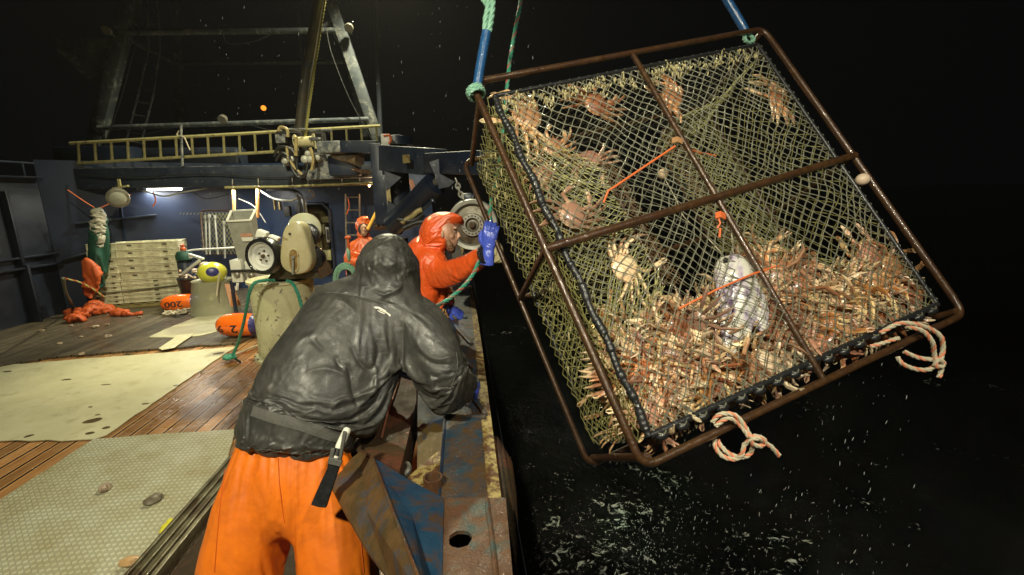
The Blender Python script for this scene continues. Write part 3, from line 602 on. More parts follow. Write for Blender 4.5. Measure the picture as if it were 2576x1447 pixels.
tag(mb.build('rail_ledge', mat('blue_olive_ledge', (.008,.028,.06), (.012,.036,.07), 6, .6, .7, 0, .002, 30, .1, spec=.2, c3=(.07,.045,.012), s3=2.3, t3=.5, sharp=.05), smooth=False), 'blue and olive painted ledge inside the rail', 'ledge')
mb = MB(); mb.plate([onz(1113,1126,.945), onz(1066,1165,.945), onz(1024,1202,.945), onz(1060,1226,.945), onz(1112,1235,.945)], (0,0,-.02))
tag(mb.build('yellow_gusset', M['yellowedge'], smooth=False), 'chipped yellow triangular gusset between ledge and chute plate', 'gusset')
mb = MB(); mb.plate([onz(1049,1000,.80), onz(1049,1090,.80), onz(1015,1130,.80), onz(1000,1180,.80), onz(990,1180,.80), onz(1040,1000,.80)], (0,0,-.02)); 
tag(mb.build('grey_backing_plate', mat('blue_grey_flaking', (.12,.14,.14), (.18,.18,.15), 12, .7, .8, 0, .002, 30, 0, spec=.2, c3=(.03,.09,.11), s3=14, t3=.5), smooth=False), 'flaking grey blue plate low between beam and ledge', 'plate')
mb = MB(); c_ = onz(1014, 1180, .90); mb.lathe([(.006,.0), (.02,0), (.02,.012), (.026,.012), (.034,.004), (.034,-.01), (.03,-.02)], c_, (-.25,-.45,.85), 24)
tag(mb.build('sheave', M['steel']), 'small steel sheave wheel tucked under the chute plate', 'sheave')
mb = MB(); c_ = onz(1090, 1222, 1.0); mb.lathe([(.034,-.06), (.034,.035), (.027,.035), (.026,-.02)], c_, (0,0,1), 24)
tag(mb.build('pipe_socket', M['rustbox']), 'short rusty pipe socket standing at the corner of the rail box', 'pipe socket')
def disc(u, v, r, z, ax, label, m_):
    mb = MB(); c_ = onz(u, v, z); mb.lathe([(.012,.012), (.018,.02), (.02,.012), (r*.72,.008), (r*.8,.016), (r,.012), (r,-.02)], c_, ax, 28); return tag(mb.build('roller', m_), label, 'roller')
disc(1092, 1000, .042, 1.0, (-.05,-.35,.9), 'cream roller end under the dark sleeve', M['brass'])
ro = thing('rail_roller', onz(1112, 838, 1.0), 'cream faced rail roller with a blue hooded guard beside the blue glove', 'roller')
mb = MB(); c_ = onz(1113, 838, 1.05); mb.lathe([(.012,.03), (.022,.03), (.024,.018), (.05,.012), (.056,.02), (.062,.01), (.062,-.16)], c_, (-.1,-.85,.4), 28); mb.build('roller_drum', M['cream'], ro)
mb = MB(); arc = []
for k in range(11): a = -.3+k*.28; arc.append(c_+Vector((math.cos(a)*.085, .0, math.sin(a)*.085)))
mb.tube(arc, .012, 8); mb.build('guard', M['navy'], ro)
# ---------------------------------------------------------------- port bulwark and deckhouse
V = Vector
c0 = onz(170, 790); c0 = V((c0.x, c0.y, 0)); cw = V((-5.0, 10.6, 0)); lw = V((c0.x-.9, c0.y-9, 0))
zt = at(60, 440, c0.y-.6).z
pb = thing('port_bulwark', (c0.x, c0.y-2, 0), 'tall dark navy bulwark with ledges and ribs along the unlit far left side', 'bulwark')
nrm = (c0-lw).cross(V((0,0,1))).normalized()      # towards the deck
if nrm.x < 0: nrm = -nrm
mb = MB(); mb.plate([lw, c0, c0+V((0,0,zt)), lw+V((0,0,zt))], -nrm*.08); M['shaded_navy'] = mat('navy_painted_dark', (.006,.009,.018), (.010,.014,.026), 2, .35, .5, 0, .002, 8, .1); mb.build('wall_plate', M['shaded_navy'], pb, smooth=False)  # near-black navy: the lack of light here is put into the colour
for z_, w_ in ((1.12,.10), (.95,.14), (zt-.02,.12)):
    mb = MB(); mb.bar(lw+nrm*w_*.5+V((0,0,z_)), c0+nrm*w_*.5+V((0,0,z_)), w_, .035, bev=.01); mb.build('ledge', M['shaded_navy'], pb)
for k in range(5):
    q = c0.lerp(lw, .07+k*.11)+nrm*.09; mb = MB(); mb.box(q+V((0,0,.5)), (.16,.05,1.0), bev=.006); mb.box(q+V((0,0,1.6))-nrm*.03, (.10,.05,1.2), bev=.006); mb.build('rib', M['shaded_navy'], pb)
mb = MB(); mb.tube([lw+V((0,0,zt+.22)), c0+V((0,0,zt+.22))], .02, 8)
for k in range(6): q = c0.lerp(lw, .02+k*.11); mb.tube([q+V((0,0,zt)), q+V((0,0,zt+.22))], .015, 6)
mb.build('top_rail', M['navy'], pb)
dh = thing('deckhouse', (-3.5, 10.6, 0), 'navy painted deckhouse front with an overhanging roof edge and an open doorway', 'deckhouse')
zo = at(600, 468, 9.2).z; ztop = at(600, 418, 9.2).z
def wallbox(a, b, z0, z1, th, name, m_, par, side=1):
    a = V((a[0], a[1], 0)); b = V((b[0], b[1], 0)); n_ = (b-a).cross(V((0,0,1))).normalized()*th*side
    mb = MB(); mb.plate([a+V((0,0,z0)), b+V((0,0,z0)), b+V((0,0,z1)), a+V((0,0,z1))], n_); return mb.build(name, m_, par, smooth=False)
wallbox((c0.x+.002, c0.y+.01), (cw.x, cw.y), 0, zo+.5, -.06, 'angled_wall', mat('navy_painted_dim', (.008,.014,.034), (.014,.022,.048), 2, .4), dh)  # darker copy of the wall navy, shade put into the colour
dx0 = at(768, 600, 10.6).x; dx1 = at(836, 600, 10.6).x; dzt = at(800, 512, 10.6).z; dzb = at(800, 690, 10.6).z
wallbox((cw.x, 10.6), (dx0, 10.6), 0, zo+.5, -.08, 'front_wall', M['navy_wall'], dh)
wallbox((dx1, 10.6), (-.7, 10.6), 0, zo+.5, -.08, 'front_wall', M['navy_wall'], dh)
wallbox((dx0, 10.602), (dx1, 10.602), dzt, zo+.5, -.076, 'lintel', M['navy_wall'], dh)
wallbox((dx0, 10.602), (dx1, 10.602), 0, max(dzb,.1), -.076, 'door_sill', M['navy_wall'], dh)
# door surround and the lit passage behind it
mb = MB(); f = [V((dx0,10.58,dzb+.15)), V((dx0,10.58,dzt-.15)), V((dx0+.13,10.58,dzt)), V((dx1-.13,10.58,dzt)), V((dx1,10.58,dzt-.15)), V((dx1,10.58,dzb+.15)), V((dx1-.13,10.58,dzb)), V((dx0+.13,10.58,dzb))]
mb.tube(f, .035, 8, closed=True); mb.build('door_surround', M['navy'], dh)
mb = MB()
mb.box(((dx0+dx1)/2, 12.2, 1.2), (1.6, .05, 2.6)); mb.box((dx0-.5, 11.4, 1.2), (.05, 1.55, 2.6)); mb.box((dx1+.5, 11.4, 1.2), (.05, 1.55, 2.6)); mb.box(((dx0+dx1)/2, 11.4, 2.52), (1.55,1.5,.05))
mb.build('passage_lining', mat('grey_lining', (.10,.09,.07), (.16,.14,.10), 4, .5), dh, smooth=False)
# roof edge: front fascia, roof plate, soffit
x0 = at(172, 440, 9.2).x; x1 = at(957, 440, 9.2).x
mb = MB(); mb.box(((x0+x1)/2, 9.22, (zo+ztop)/2), (x1-x0, .07, ztop-zo), bev=.012); mb.build('fascia', M['grey_blue'], dh)
mb = MB(); mb.box(((x0+x1)/2, 10.0, ztop-.01), (x1-x0-.01, 1.6, .04)); mb.box(((x0+x1)/2, 10.0, zo+.03), (x1-x0-.01, 1.5, .03)); mb.build('roof_plate', M['chipped'], dh, smooth=False)
mb = MB(); za = at(480, 372, 10.9).z
mb.box((at(470,400,10.9).x, 11.0, (ztop+za)/2), (at(612,400,10.9).x-at(330,400,10.9).x, .5, za-ztop), bev=.08); mb.build('roof_locker', M['grey_blue'], dh)
mb = MB(); mb.box((at(255,420,10.2).x, 10.2, ztop+.2), (1.4,.4,.55), bev=.05); mb.build('roof_box', M['navy'], dh)
for (u0, v0, u1, v1) in ((190,562,395,540), (158,652,236,632)):
    mb = MB(); 
    def onwall(u, v):
        d_ = ray(u, v); n_ = (cw-c0).cross(V((0,0,1))); t = (c0-CAMP).dot(n_)/d_.dot(n_); return CAMP+d_*t
    a = onwall(u0, v0); b = onwall(u1, v1); nn = V((.45,-.9,0)); mb.bar(a+nn*.06, b+nn*.06, .14, .03, bev=.006); mb.build('wall_ledge', M['navy'], dh)
mb = MB(); mb.bar(onwall(300,500)+V((.02,-.03,0)), onwall(318,640)+V((.02,-.03,0)), .05, .03, up=(0,1,0)); mb.build('wall_stiffener', M['navy'], dh)
# beige service pipe under the roof edge and its brackets
sp = thing('service_pipe', at(700, 468, 9.12), 'long beige pipe slung under the deckhouse roof edge', 'pipe')
mb = MB(); mb.tube([at(566,472,9.12), at(700,470,9.12), at(948,461,9.12)], .025, 10); mb.build('pipe_run', M['ladder'], sp)
for u in (585, 650, 735, 775, 860, 905):
    mb = MB(); p = at(u, 470-(u-566)*.028, 9.12); mb.tube([p+V((0,.03,.13)), p+V((0,.0,.02)), p+V((.02,-.03,-.03))], .012, 6); mb.build('bracket', M['steel'], sp)
def lampbox(u, v, y, L, label):
    t = thing('deck_lamp', at(u, v, y), label, 'lamp'); p = at(u, v, y)
    mb = MB(); mb.box(p+V((0,0,.035)), (L+.06,.16,.04), bev=.01); mb.build('housing', M['white'], t)
    mb = MB(); mb.tube([p+V((-L/2,0,0)), p+V((L/2,0,0))], .024, 10); mb.build('tube', M['lamp'], t)
    l = bpy.data.lights.new('tube_light', 'AREA'); l.energy = 24; l.shape = 'RECTANGLE'; l.size = L; l.size_y = .1; l.color = (1,.97,.84)
    o = bpy.data.objects.new('tube_light', l); COL.objects.link(o); o.location = p+V((0,0,-.04))
lampbox(414, 476, 9.75, .62, 'bright white tube lamp alone under the roof edge above the crates')
lampbox(592, 471, 9.35, .33, 'bright white tube lamp at the left end of the beige pipe')
lampbox(631, 470, 9.35, .24, 'short bright tube lamp between the two orange posts')
for u, v, r_, lb in ((929,467,.022,'small warm bulb hanging under the beige pipe, the dimmer of two'), (945,471,.04,'bright warm bulb under the roof edge beside the crane post')):
    t = thing('bulb', at(u, v, 9.3), lb, 'lamp'); p = at(u, v, 9.3); mb = MB(); mb.ell(p, (r_, r_, r_*1.3)); mb.build('glass', M['bulb'], t)
    mb = MB(); mb.tube([p+V((0,0,r_)), p+V((0,0,r_+.06))], .015, 8); mb.build('socket', M['steel'], t)
l = bpy.data.lights.new('bulb_light', 'POINT'); l.energy = 14; l.color = (1,.6,.32); l.shadow_soft_size = .04
o = bpy.data.objects.new('bulb_light', l); COL.objects.link(o); o.location = at(945, 474, 9.2)
for i, (u, v0, v1) in enumerate(((588,478,550), (648,474,548))):
    mb = MB(); mb.tube([at(u,v0,9.45), at(u+1,v1,9.45)], .032, 10)
    tag(mb.build('hanging_post', mat('orange_brown_post', (.38,.17,.05), (.48,.24,.08), 12, .5)), ['orange brown post hanging from the roof edge behind the tall hopper', 'orange brown post right of the tall hopper beneath the tube lamps'][i], 'post')
def cable(pts, r_, m_, label, name='cable', cat='cable'):
    mb = MB(); mb.tube(spline(pts, 8), r_, 8); return tag(mb.build(name, m_), label, cat)
cable([at(345,476,9.3), at(380,486,9.25), at(415,494,9.2), at(460,484,9.25), at(520,474,9.3)], .014, M['grey_steel'], 'pale cable sagging past the left tube lamp')
cable([at(655,480,9.5), at(690,500,9.4), at(730,505,9.3), at(762,500,9.5), at(775,560,9.6)], .02, M['grey_steel'], 'thick pale hose drooping left of the doorway', 'hose', 'hose')
cable([at(672,478,9.5), at(735,480,9.3), at(753,510,9.3), at(752,560,9.3)], .025, M['rubber'], 'black hose bending down beside the doorway, nearer of two', 'hose', 'hose')
cable([at(700,474,9.55), at(752,484,9.5), at(764,520,9.45), at(766,570,9.45)], .022, M['rubber'], 'black hose bending down beside the doorway, farther of two', 'hose', 'hose')
cable([at(170,478,8.8), at(225,515,8.9), at(250,523,9.0), at(300,500,9.2), at(330,490,9.3)], .009, M['twine'], 'orange twine slung from the far corner to the netting bundle', 'twine', 'twine')
cable([at(385,484,9.3), at(392,505,9.3), at(384,520,9.3)], .012, M['twine'], 'short orange twine end dangling under the roof edge', 'twine', 'twine')
cable([at(775,478,9.2), at(790,490,9.2), at(782,500,9.2), at(772,498,9.2)], .012, M['yellowedge'], 'small curled yellowish hose end under the beige pipe', 'hose', 'hose')
cable([at(875,500,9.4), at(878,520,9.4), at(872,540,9.4)], .009, M['twine'], 'thin brown orange cord hanging above the wall ladder', 'cord', 'cord')
# round floodlight on the wall (unlit)
t = thing('wall_floodlight', at(297, 497, 8.9), 'unlit round metal floodlight hanging above the crates', 'floodlight'); p = at(297, 497, 8.9)
mb = MB(); mb.lathe([(.05,.2), (.14,.12), (.17,0), (.17,-.05), (.15,-.06)], p, (-.4,.7,.3), 20); mb.build('housing', M['steel'], t)
mb = MB(); mb.lathe([(.145,-.045), (.10,-.075), (.02,-.085)], p, (-.4,.7,.3), 20); mb.build('lens', mat('dull_glass', (.35,.36,.3), rough=.1), t)
mb = MB(); mb.bar(p+V((-.12,.1,.16)), p+V((.14,.1,.2)), .05, .03); mb.bar(p+V((0,.1,.08)), p+V((0,.1,.32)), .04, .03, up=(0,1,0)); mb.build('bracket', M['ladder'], t)
# wall ladder by the far crewman
def ladder(name, A, B, C_, D_, n, r1, r2, m_, label, start=.04, end=.97, cat='ladder'):
    t = thing(name, A, label, cat)
    for a, b in ((A, B), (C_, D_)): mb = MB(); mb.tube([a, b], r1, 8); mb.build('side_rail', m_, t)
    for k in range(n):
        f_ = start+(end-start)*k/(n-1); mb = MB(); mb.tube([A.lerp(B, f_), C_.lerp(D_, f_)], r2, 6); mb.build('rung', m_, t)
    return t
ladder('wall_ladder', at(869,488,9.9), at(873,690,9.9), at(904,488,9.9), at(908,690,9.9), 7, .02, .015, M['steel'], 'upright steel ladder on the wall behind the seated crewman')
ladder('long_ladder', at(176,361,9.25), at(957,317,9.25), at(179,412,9.25), at(960,366,9.25), 20, .028, .022, M['ladder'], 'long yellowed ladder lying on its side along the roof edge', .025, .985)
t = thing('ladder_stanchion', at(457, 420, 9.15), 'frosted upright stanchion lashed to the long ladder with pale cord', 'stanchion')
mb = MB(); mb.tube([at(455,312,9.15), at(459,418,9.15)], .02, 8); mb.build('post', M['chipped'], t)
mb = MB(); rope(mb, [at(450,330,9.1), at(445,340,9.1), at(462,345,9.1), at(470,360,9.1), at(478,378,9.1)], .012, n=5); mb.build('lashing', M['pink_rope'], t)
# ---------------------------------------------------------------- gantry
gm = mat('gantry_grey_paint', (.06,.075,.09), (.11,.125,.135), 3, .5, .65, 0, .002, 20, 0, c3=(.34,.34,.31), s3=5, t3=.60)
gt = thing('gantry', at(600, 400, 10.6), 'tall grey A frame gantry with cross pipes standing over the deckhouse roof', 'gantry')
def gbar(pts, w, h, name, up=(0,1,0)):
    mb = MB()
    for a, b in zip(pts, pts[1:]): mb.bar(a, b, w, h, up=up, bev=.01)
    mb.build(name, gm, gt)
gbar([at(345,-60,10.6), at(238,372,10.6)], .25, .2, 'leg'); gbar([at(812,-60,10.6), at(958,372,10.6)], .215, .2, 'leg')
gbar([at(438,-60,12.4), at(452,240,12.4), at(456,330,12.4)], .16, .14, 'rear_leg'); gbar([at(826,-60,12.4), at(920,345,12.4)], .15, .14, 'rear_leg')
def gpipe(a, b, r_): mb = MB(); mb.tube([a, b], r_, 12); mb.build('cross_pipe', gm, gt)
gpipe(at(300,82,10.55), at(862,77,10.55), .058); gpipe(at(445,160,12.4), at(885,156,12.4), .05); gpipe(at(246,322,10.5), at(928,300,10.5), .05)
gpipe(at(310,92,10.6), at(448,164,12.4), .05); gpipe(at(318,36,10.6), at(360,78,10.6), .035); gpipe(at(838,75,10.6), at(880,160,12.4), .04); gpipe(at(805,75,10.6), at(848,38,10.6), .04)
mb = MB(); mb.plate([at(u, v, 10.55) for u, v in ((140,97),(166,103),(168,120),(200,123),(201,97),(290,96),(248,222),(146,136))], (0,.06,0)); mb.build('bracket_plate', gm, gt, smooth=False)
mb = MB(); mb.tube([at(369,-60,11.2), at(369,0,11.2), at(375,122,11.2), at(352,220,11.2), at(318,350,11.2)], .025, 8); mb.tube([at(392,-60,11.2), at(396,14,11.2), at(403,120,11.2), at(385,240,11.2), at(357,350,11.2)], .025, 8)
gl = thing('gantry_ladder', at(335, 350, 11.2), 'faint upright ladder climbing the left leg of the gantry', 'ladder'); mb.build('side_rails', gm, gl)
for k in range(11):
    v_ = 25+k*33; f_ = v_/350.0
    ua = np.interp(v_, [0,122,220,350], [369,375,352,318]); ub = np.interp(v_, [0,120,240,350], [396,403,385,357])
    mb = MB(); mb.tube([at(ua, v_, 11.2), at(ub, v_+6, 11.2)], .017, 6); mb.build('rung', gm, gl)
cable([at(946,-40,11.5), at(950,150,11.5), at(957,345,11.5)], .055, mat('dark_mast_paint', (.05,.06,.08), (.07,.08,.10), 4, .5), 'thin dark vertical pole right of the gantry', 'pole', 'pole')
cable([at(748,-40,12.8), at(757,120,12.8), at(763,250,12.8)], .018, M['steel'], 'thin grey stay wire behind the gantry pipes', 'stay_wire', 'wire')
bo = thing('derrick_boom', at(752, 340, 8.9), 'brown and blue derrick boom rising steeply from the winch, with a wire along it', 'boom')
mb = MB(); mb.tube([at(752,340,8.9), at(768,200,8.8), at(812,-60,8.6)], .085, 12); mb.build('spar', mat('boom_paint', (.05,.042,.03), (.09,.075,.05), 5, .4, .5, 0, .002, 20, .2, c3=(.04,.07,.10), s3=3, t3=.58), bo)
mb = MB(); rope(mb, [at(768,345,8.7), at(790,180,8.65), at(822,-30,8.5)], .024, n=5, seg=.05); mb.build('hoist_wire', M['yellow_rope'], bo)
t = thing('distant_orange_lamp', at(663, 272, 26), 'small glowing orange light in the dark beyond the gantry', 'light')
mb = MB(); mb.ell(at(663,272,26), (.13,.13,.13)); mb.build('glow_globe', M['orange_light'], t); mb = MB(); mb.tube([at(663,272,26.1), at(660,262,26.1)], .02, 6); mb.build('stem', M['dark'], t)
# ---------------------------------------------------------------- winch cluster at the boom foot
wi = thing('boom_winch', at(745, 430, 8.8), 'cluttered dark winch with drum, valves and hoses at the foot of the boom', 'winch')
mb = MB(); c_ = at(768, 357, 8.7); mb.lathe([(.13,-.17), (.13,-.15), (.09,-.14), (.09,.14), (.13,.15), (.13,.17)], c_, (1,0,.05), 20); mb.build('drum', M['cream'], wi)
mb = MB(); mb.box(at(735,362,8.9), (.42,.3,.42), bev=.03); mb.box(at(800,362,8.9), (.24,.3,.42), bev=.03); mb.build('gearbox', M['dark'], wi)
for (u, v, dx, dz) in ((738,326,.4,.03), (806,328,.36,.03), (708,350,.16,.14), (795,350,.2,.05), (800,388,.24,.04), (722,342,.1,.05)):
    mb = MB(); mb.box(at(u, v, 8.6), (dx,.12,dz), bev=.008); mb.build('bracket', M['chipped'], wi)
for (u, v, r_) in ((718,405,.07), (732,402,.07), (768,402,.075), (782,402,.07), (800,398,.06), (776,388,.06)):
    mb = MB(); mb.lathe([(.02,.07), (r_*.8,.06), (r_,.03), (r_,-.12)], at(u, v, 8.6), (.1,-1,.1), 14); mb.build('valve', M['grey_steel'], wi)
for pts in ([(690,395),(700,372),(726,372),(744,392),(748,430),(756,448)], [(694,405),(708,385),(726,395),(735,425),(750,446)], [(700,330),(706,320),(722,326),(724,345)], [(740,350),(748,378),(746,420),(752,446),(768,440),(774,410)], [(722,368),(725,395),(740,420),(760,440)], [(780,372),(788,400),(784,430)]):
    mb = MB(); mb.tube(spline([at(u, v, 8.45) for u, v in pts], 6), .026, 8); mb.build('hose', M['rubber'] if len(pts) > 4 else M['brass'], wi)
mb = MB(); mb.tube([at(745,345,8.4), at(744,392,8.4)], .03, 8); mb.build('lever', M['brass'], wi)
mb = MB(); mb.plate([at(u, v, 8.7) for u, v in ((775,430),(818,385),(832,420),(960,430),(960,445),(770,452))], (0,.3,0)); mb.build('base_plate', M['chipped'], wi, smooth=False)
t = thing('stowed_arm', at(880, 375, 8.2), 'flat topped grey box arm stowed level beside the crane head', 'arm')
mb = MB(); mb.bar(at(808,373,8.2), at(868,371,8.1), .32, .19, bev=.03); mb.build('worn_end', M['chipped'], t)
mb = MB(); mb.bar(at(868,371,8.1), at(957,371,7.9), .30, .185, bev=.01); mb.build('arm_box', M['grey_blue'], t)
mb = MB(); mb.tube([at(835,392,8.3), at(880,398,8.2), at(905,402,8.1)], [.05,.09,.12], 14); mb.build('cylinder', mat('rust_silver', (.2,.12,.05), (.34,.32,.28), 5, .4, .5, .3), t)
mb = MB(); mb.box(at(868,418,8.4), (.5,.3,.34), bev=.04); mb.build('valve_box', M['navy'], t)
mb = MB(); rope(mb, [at(885,425,8.0), at(915,432,7.9), at(945,436,7.9), at(952,430,7.9)], .03, n=5); mb.build('chain', M['rustbox'], t)
# ---------------------------------------------------------------- knuckle crane and pot hauler
Y0 = 7.0; Yj = 5.2
cr = thing('knuckle_crane', onz(985, 690), 'dark blue knuckle crane on a round pedestal, its boom reaching out to the hauler', 'crane')
mb = MB(); a = at(985, 600, Y0); mb.lathe([(.22, 0), (.22, a.z-.02)], (a.x, a.y+.2, 0), (0,0,1), 24); mb.build('pedestal', M['navy'], cr)
zf = at(985, 573, Y0).z; mb = MB(); mb.lathe([(.29,-.03), (.29,.03), (.25,.05)], (a.x, a.y+.2, zf), (0,0,1), 28)
for k in range(14): an = k*.449; mb.cyl((a.x+.265*math.cos(an), a.y+.2+.265*math.sin(an), zf+.03), (a.x+.265*math.cos(an), a.y+.2+.265*math.sin(an), zf+.07), .02, 6)
mb.build('flange', M['rustbeam'], cr)
zt_ = at(985, 352, Y0).z; mb = MB(); mb.lathe([(.20, zf+.05), (.20, zt_+.02)], (a.x+.09, a.y+.25, 0), (0,0,1), 24); mb.box((a.x-.08, a.y+.05, (zf+zt_)/2), (.24,.26,zt_-zf-.1), bev=.012); mb.build('column', M['navy'], cr)
mb = MB(); mb.box((a.x+.02, a.y-.08, (zf+at(985,440,Y0).z)/2-.1), (.06,.03,1.0)); mb.build('yellow_stripe', M['brass'], cr)
mb = MB(); mb.lathe([(.25,-.12), (.25,0), (.12,.02)], (a.x+.14, a.y+.2, zt_+.06), (0,0,1), 20); mb.build('head_cap', M['navy'], cr)
mb = MB(); mb.box(at(970, 353, Y0-.25), (.12,.06,.16), bev=.01); mb.build('label_plate', M['white'], cr)
mb = MB(); mb.tube(spline([at(965,342,6.7), at(978,340,6.7), at(984,352,6.7), at(978,362,6.7)], 6), .014, 8); mb.build('loose_cord', M['twine'], cr)
mb = MB(); mb.bar(at(968,398,Y0-.2), at(1110,410,Yj+.8), .22, .34, bev=.015); mb.build('inner_boom', M['grey_blue'], cr)
mb = MB(); mb.bar(at(1086,412,Yj+.9), at(1232,410,Yj-.3), .24, .25, bev=.015); mb.build('outer_boom', M['navy'], cr)
mb = MB(); mb.bar(at(1085,391,Yj+.9), at(1225,384,Yj-.3), .10, .012); mb.build('top_wear_strip', M['white'], cr)
mb = MB(); mb.box(at(1022,400,Y0-.95), (.12,.03,.10), Matrix.Rotation(-.9, 3, 'Z')); mb.build('yellow_mark', M['brass'], cr)
mb = MB(); mb.plate([at(u, v, Yj+.45) for u, v in ((1080,408),(1105,400),(1150,404),(1163,440),(1130,470),(1104,475),(1098,450))], (0,.2,0)); mb.build('knuckle_plate', M['navy'], cr, smooth=False)
mb = MB(); mb.plate([at(u, v, Y0-.35) for u, v in ((962,388),(1010,388),(1028,402),(1030,420),(1008,448),(972,480))], (0,.08,0)); mb.build('gusset_plate', M['navy'], cr, smooth=False)
mb = MB(); mb.plate([at(u, v, Y0-.35) for u, v in ((975,505),(1005,525),(1025,560),(1010,590),(972,590))], (0,.08,0)); mb.build('foot_gusset', M['navy'], cr, smooth=False)
mb = MB(); mb.tube([at(990,565,Y0-.5), at(1095,462,Yj+.7)], .15, 20); mb.build('hydraulic_cylinder', M['navy'], cr)
mb = MB(); mb.tube([at(1075,480,Yj+.9), at(1118,440,Yj+.55)], .05, 12); mb.build('piston_rod', M['steel'], cr)
mb = MB(); mb.tube([at(1045,545,6.1), at(1088,505,5.9)], .022, 8); mb.cyl(at(1088,507,5.9), at(1092,503,5.9), .04, 8); mb.build('feed_pipe', M['grey_blue'], cr)
for i, pts in enumerate(([(1010,560),(1035,545),(1050,532),(1062,528)], [(1015,575),(1050,560),(1085,560)], [(1000,552),(1040,556),(1066,540)])):
    mb = MB(); mb.tube(spline([at(u, v, 6.0) for u, v in pts], 6), .035, 8); mb.build('hose', [M['brass'], M['rubber'], M['rubber']][i], cr)
for pts in ([(1017,452),(1022,475),(1030,505)], [(1030,450),(1038,480),(1033,498)], [(1036,452),(1044,478)], [(1040,513),(1020,543)]):
    mb = MB(); mb.tube([at(u, v, 8.6) for u, v in pts], .018, 6); tag(mb.build('copper_pipe', mat('copper_painted_glow', (.5,.26,.13), rough=.3, metal=.6, emit=(1,.45,.2), es=.25)), 'thin copper pipe with a painted warm glow between crane column and cylinder', 'pipe', 'copper pipes behind the crane')  # warm reflected light put in as weak emission, pipes are no lamps
ha = thing('pot_hauler', at(1192, 566, 4.7), 'large round pot hauler sheave with pale rim, hanging from a chain below the crane boom', 'hauler')
c_ = at(1189, 566, 4.7); ax = (CAMP-c_).normalized()+V((-.12,0,0)); ax.normalize()
mb = MB(); mb.lathe([(.20,.0), (.215,.035), (.25,.04), (.262,.02), (.262,-.05), (.22,-.12), (.20,-.02), (.20,0)], c_, ax, 48, caps=False); mb.build('rim', M['grey_steel'], ha)
mb = MB(); mb.lathe([(.215,.0), (.19,-.018), (.12,-.012), (.01,-.005)], c_, ax, 40, caps=False); mb.build('dish', mat('greasy_plate', (.10,.085,.055), (.17,.15,.10), 9, .35, .5, .3, .002, 30, .2, c3=(.06,.04,.02), s3=6, t3=.55), ha)
hb = None
mb = MB(); mb.lathe([(.065,-.01), (.065,.02), (.072,.035), (.112,.035), (.118,.01), (.118,-.01)], c_, ax, 36, caps=False); hb = mb.build('bolt_ring', M['steel'], ha)
x_ = ax.orthogonal().normalized(); y_ = ax.cross(x_)
for k in range(16):
    an = k*math.pi/8; mb = MB(); q = c_+ax*.03+x_*math.cos(an)*.092+y_*math.sin(an)*.092; mb.cyl(q, q+ax*.014, .008, 6); mb.build('bolt', M['dark'], hb)
mb = MB(); mb.lathe([(.005,.05), (.028,.048), (.034,.02), (.034,0)], c_, ax, 20); mb.build('axle_cap', M['rustbox'], ha)
mb = MB(); mb.ell(c_+V((0,.16,.01)), (.25,.12,.27)); mb.box(c_+V((-.04,.15,.25)), (.14,.14,.14), bev=.03); mb.build('motor_housing', M['navy'], ha)
mb = MB(); mb.tube([at(1150,478,4.8), at(1160,500,4.75), at(1172,512,4.72)], .02, 6); 
ch = thing('chain', at(1165, 490, 4.75), 'short galvanised chain holding the hauler to the boom', 'chain')
P_ = [at(u, v, 4.72) for u, v in ((1147,452),(1151,463),(1153,474),(1157,485),(1163,495),(1168,505))]
for k in range(len(P_)-1):
    a, b = P_[k], P_[k+1]; mb = MB(); dd = (b-a); s_ = dd.cross(V((0,1,0))).normalized() if k % 2 else V((0,1,0)); loop = []
    for j in range(12): an = j*math.pi/6; loop.append((a+b)/2+dd*.68*math.cos(an)+s_*.022*math.sin(an))
    mb.tube(loop, .009, 6, closed=True); mb.build('chain_link', M['grey_steel'], ch)
t = thing('lower_sheave', at(1233, 636, 4.0), 'small cream lower sheave with a pale bar beneath the blue glove', 'sheave'); mb = MB(); q = at(1238, 634, 4.2)
mb.lathe([(.01,.03), (.04,.03), (.05,.02), (.1,.02), (.11,-.03)], q, (CAMP-q).normalized(), 24); mb.build('wheel', M['cream'], t)
mb = MB(); mb.tube([at(1208,662,4.2), at(1262,656,4.2)], .02, 8); mb.build('bar', M['ladder'], t)
mb = MB(); mb.bar(at(1218,600,4.4), at(1225,650,4.4), .08, .06, up=(0,1,0)); mb.build('hanger', M['navy'], t)
# hauler post standing on the rail so that nothing hangs in the air
t = thing('hauler_post', (.16, 4.9, .98), 'dark bent steel post carrying the lower sheave up from the rail', 'post')
mb = MB(); mb.tube([V((.02,5.0,1.0)), at(1175,640,4.9), at(1205,640,4.6), at(1232,636,4.3)], .05, 10); mb.build('stem', M['navy'], t)

for i, pts in enumerate(([(340,-20),(352,60),(330,150),(300,260),(262,370)], [(822,80),(836,140),(880,250),(935,350)], [(560,82),(575,110),(640,104),(690,82)], [(300,322),(360,338),(430,322)], [(620,312),(700,330),(760,308)])):
    cable([at(u, v, 10.35) for u, v in pts], .012, M['rubber'], ['black cable strapped down the left gantry leg','black cable running down the right gantry leg','black cable sagging below the upper cross pipe','black cable sagging below the left end of the lower cross pipe','black cable sagging beneath the lower cross pipe by the boom'][i])
for i, (u, v) in enumerate(((270,76), (878,70), (560,300))):
    t = thing('gantry_lamp', at(u, v, 10.3), ['small unlit lamp on the outer side of the left gantry leg','small unlit lamp on the right gantry leg','small unlit lamp standing on the lower cross pipe'][i], 'lamp'); p = at(u, v, 10.3)
    mb = MB(); mb.lathe([(.03,.10), (.08,.05), (.09,-.03), (.08,-.04)], p, (0,.8,.5), 14); mb.build('housing', M['steel'], t); mb = MB(); mb.tube([p, p+V((0,.2,-.05))], .02, 6); mb.build('bracket', M['steel'], t)
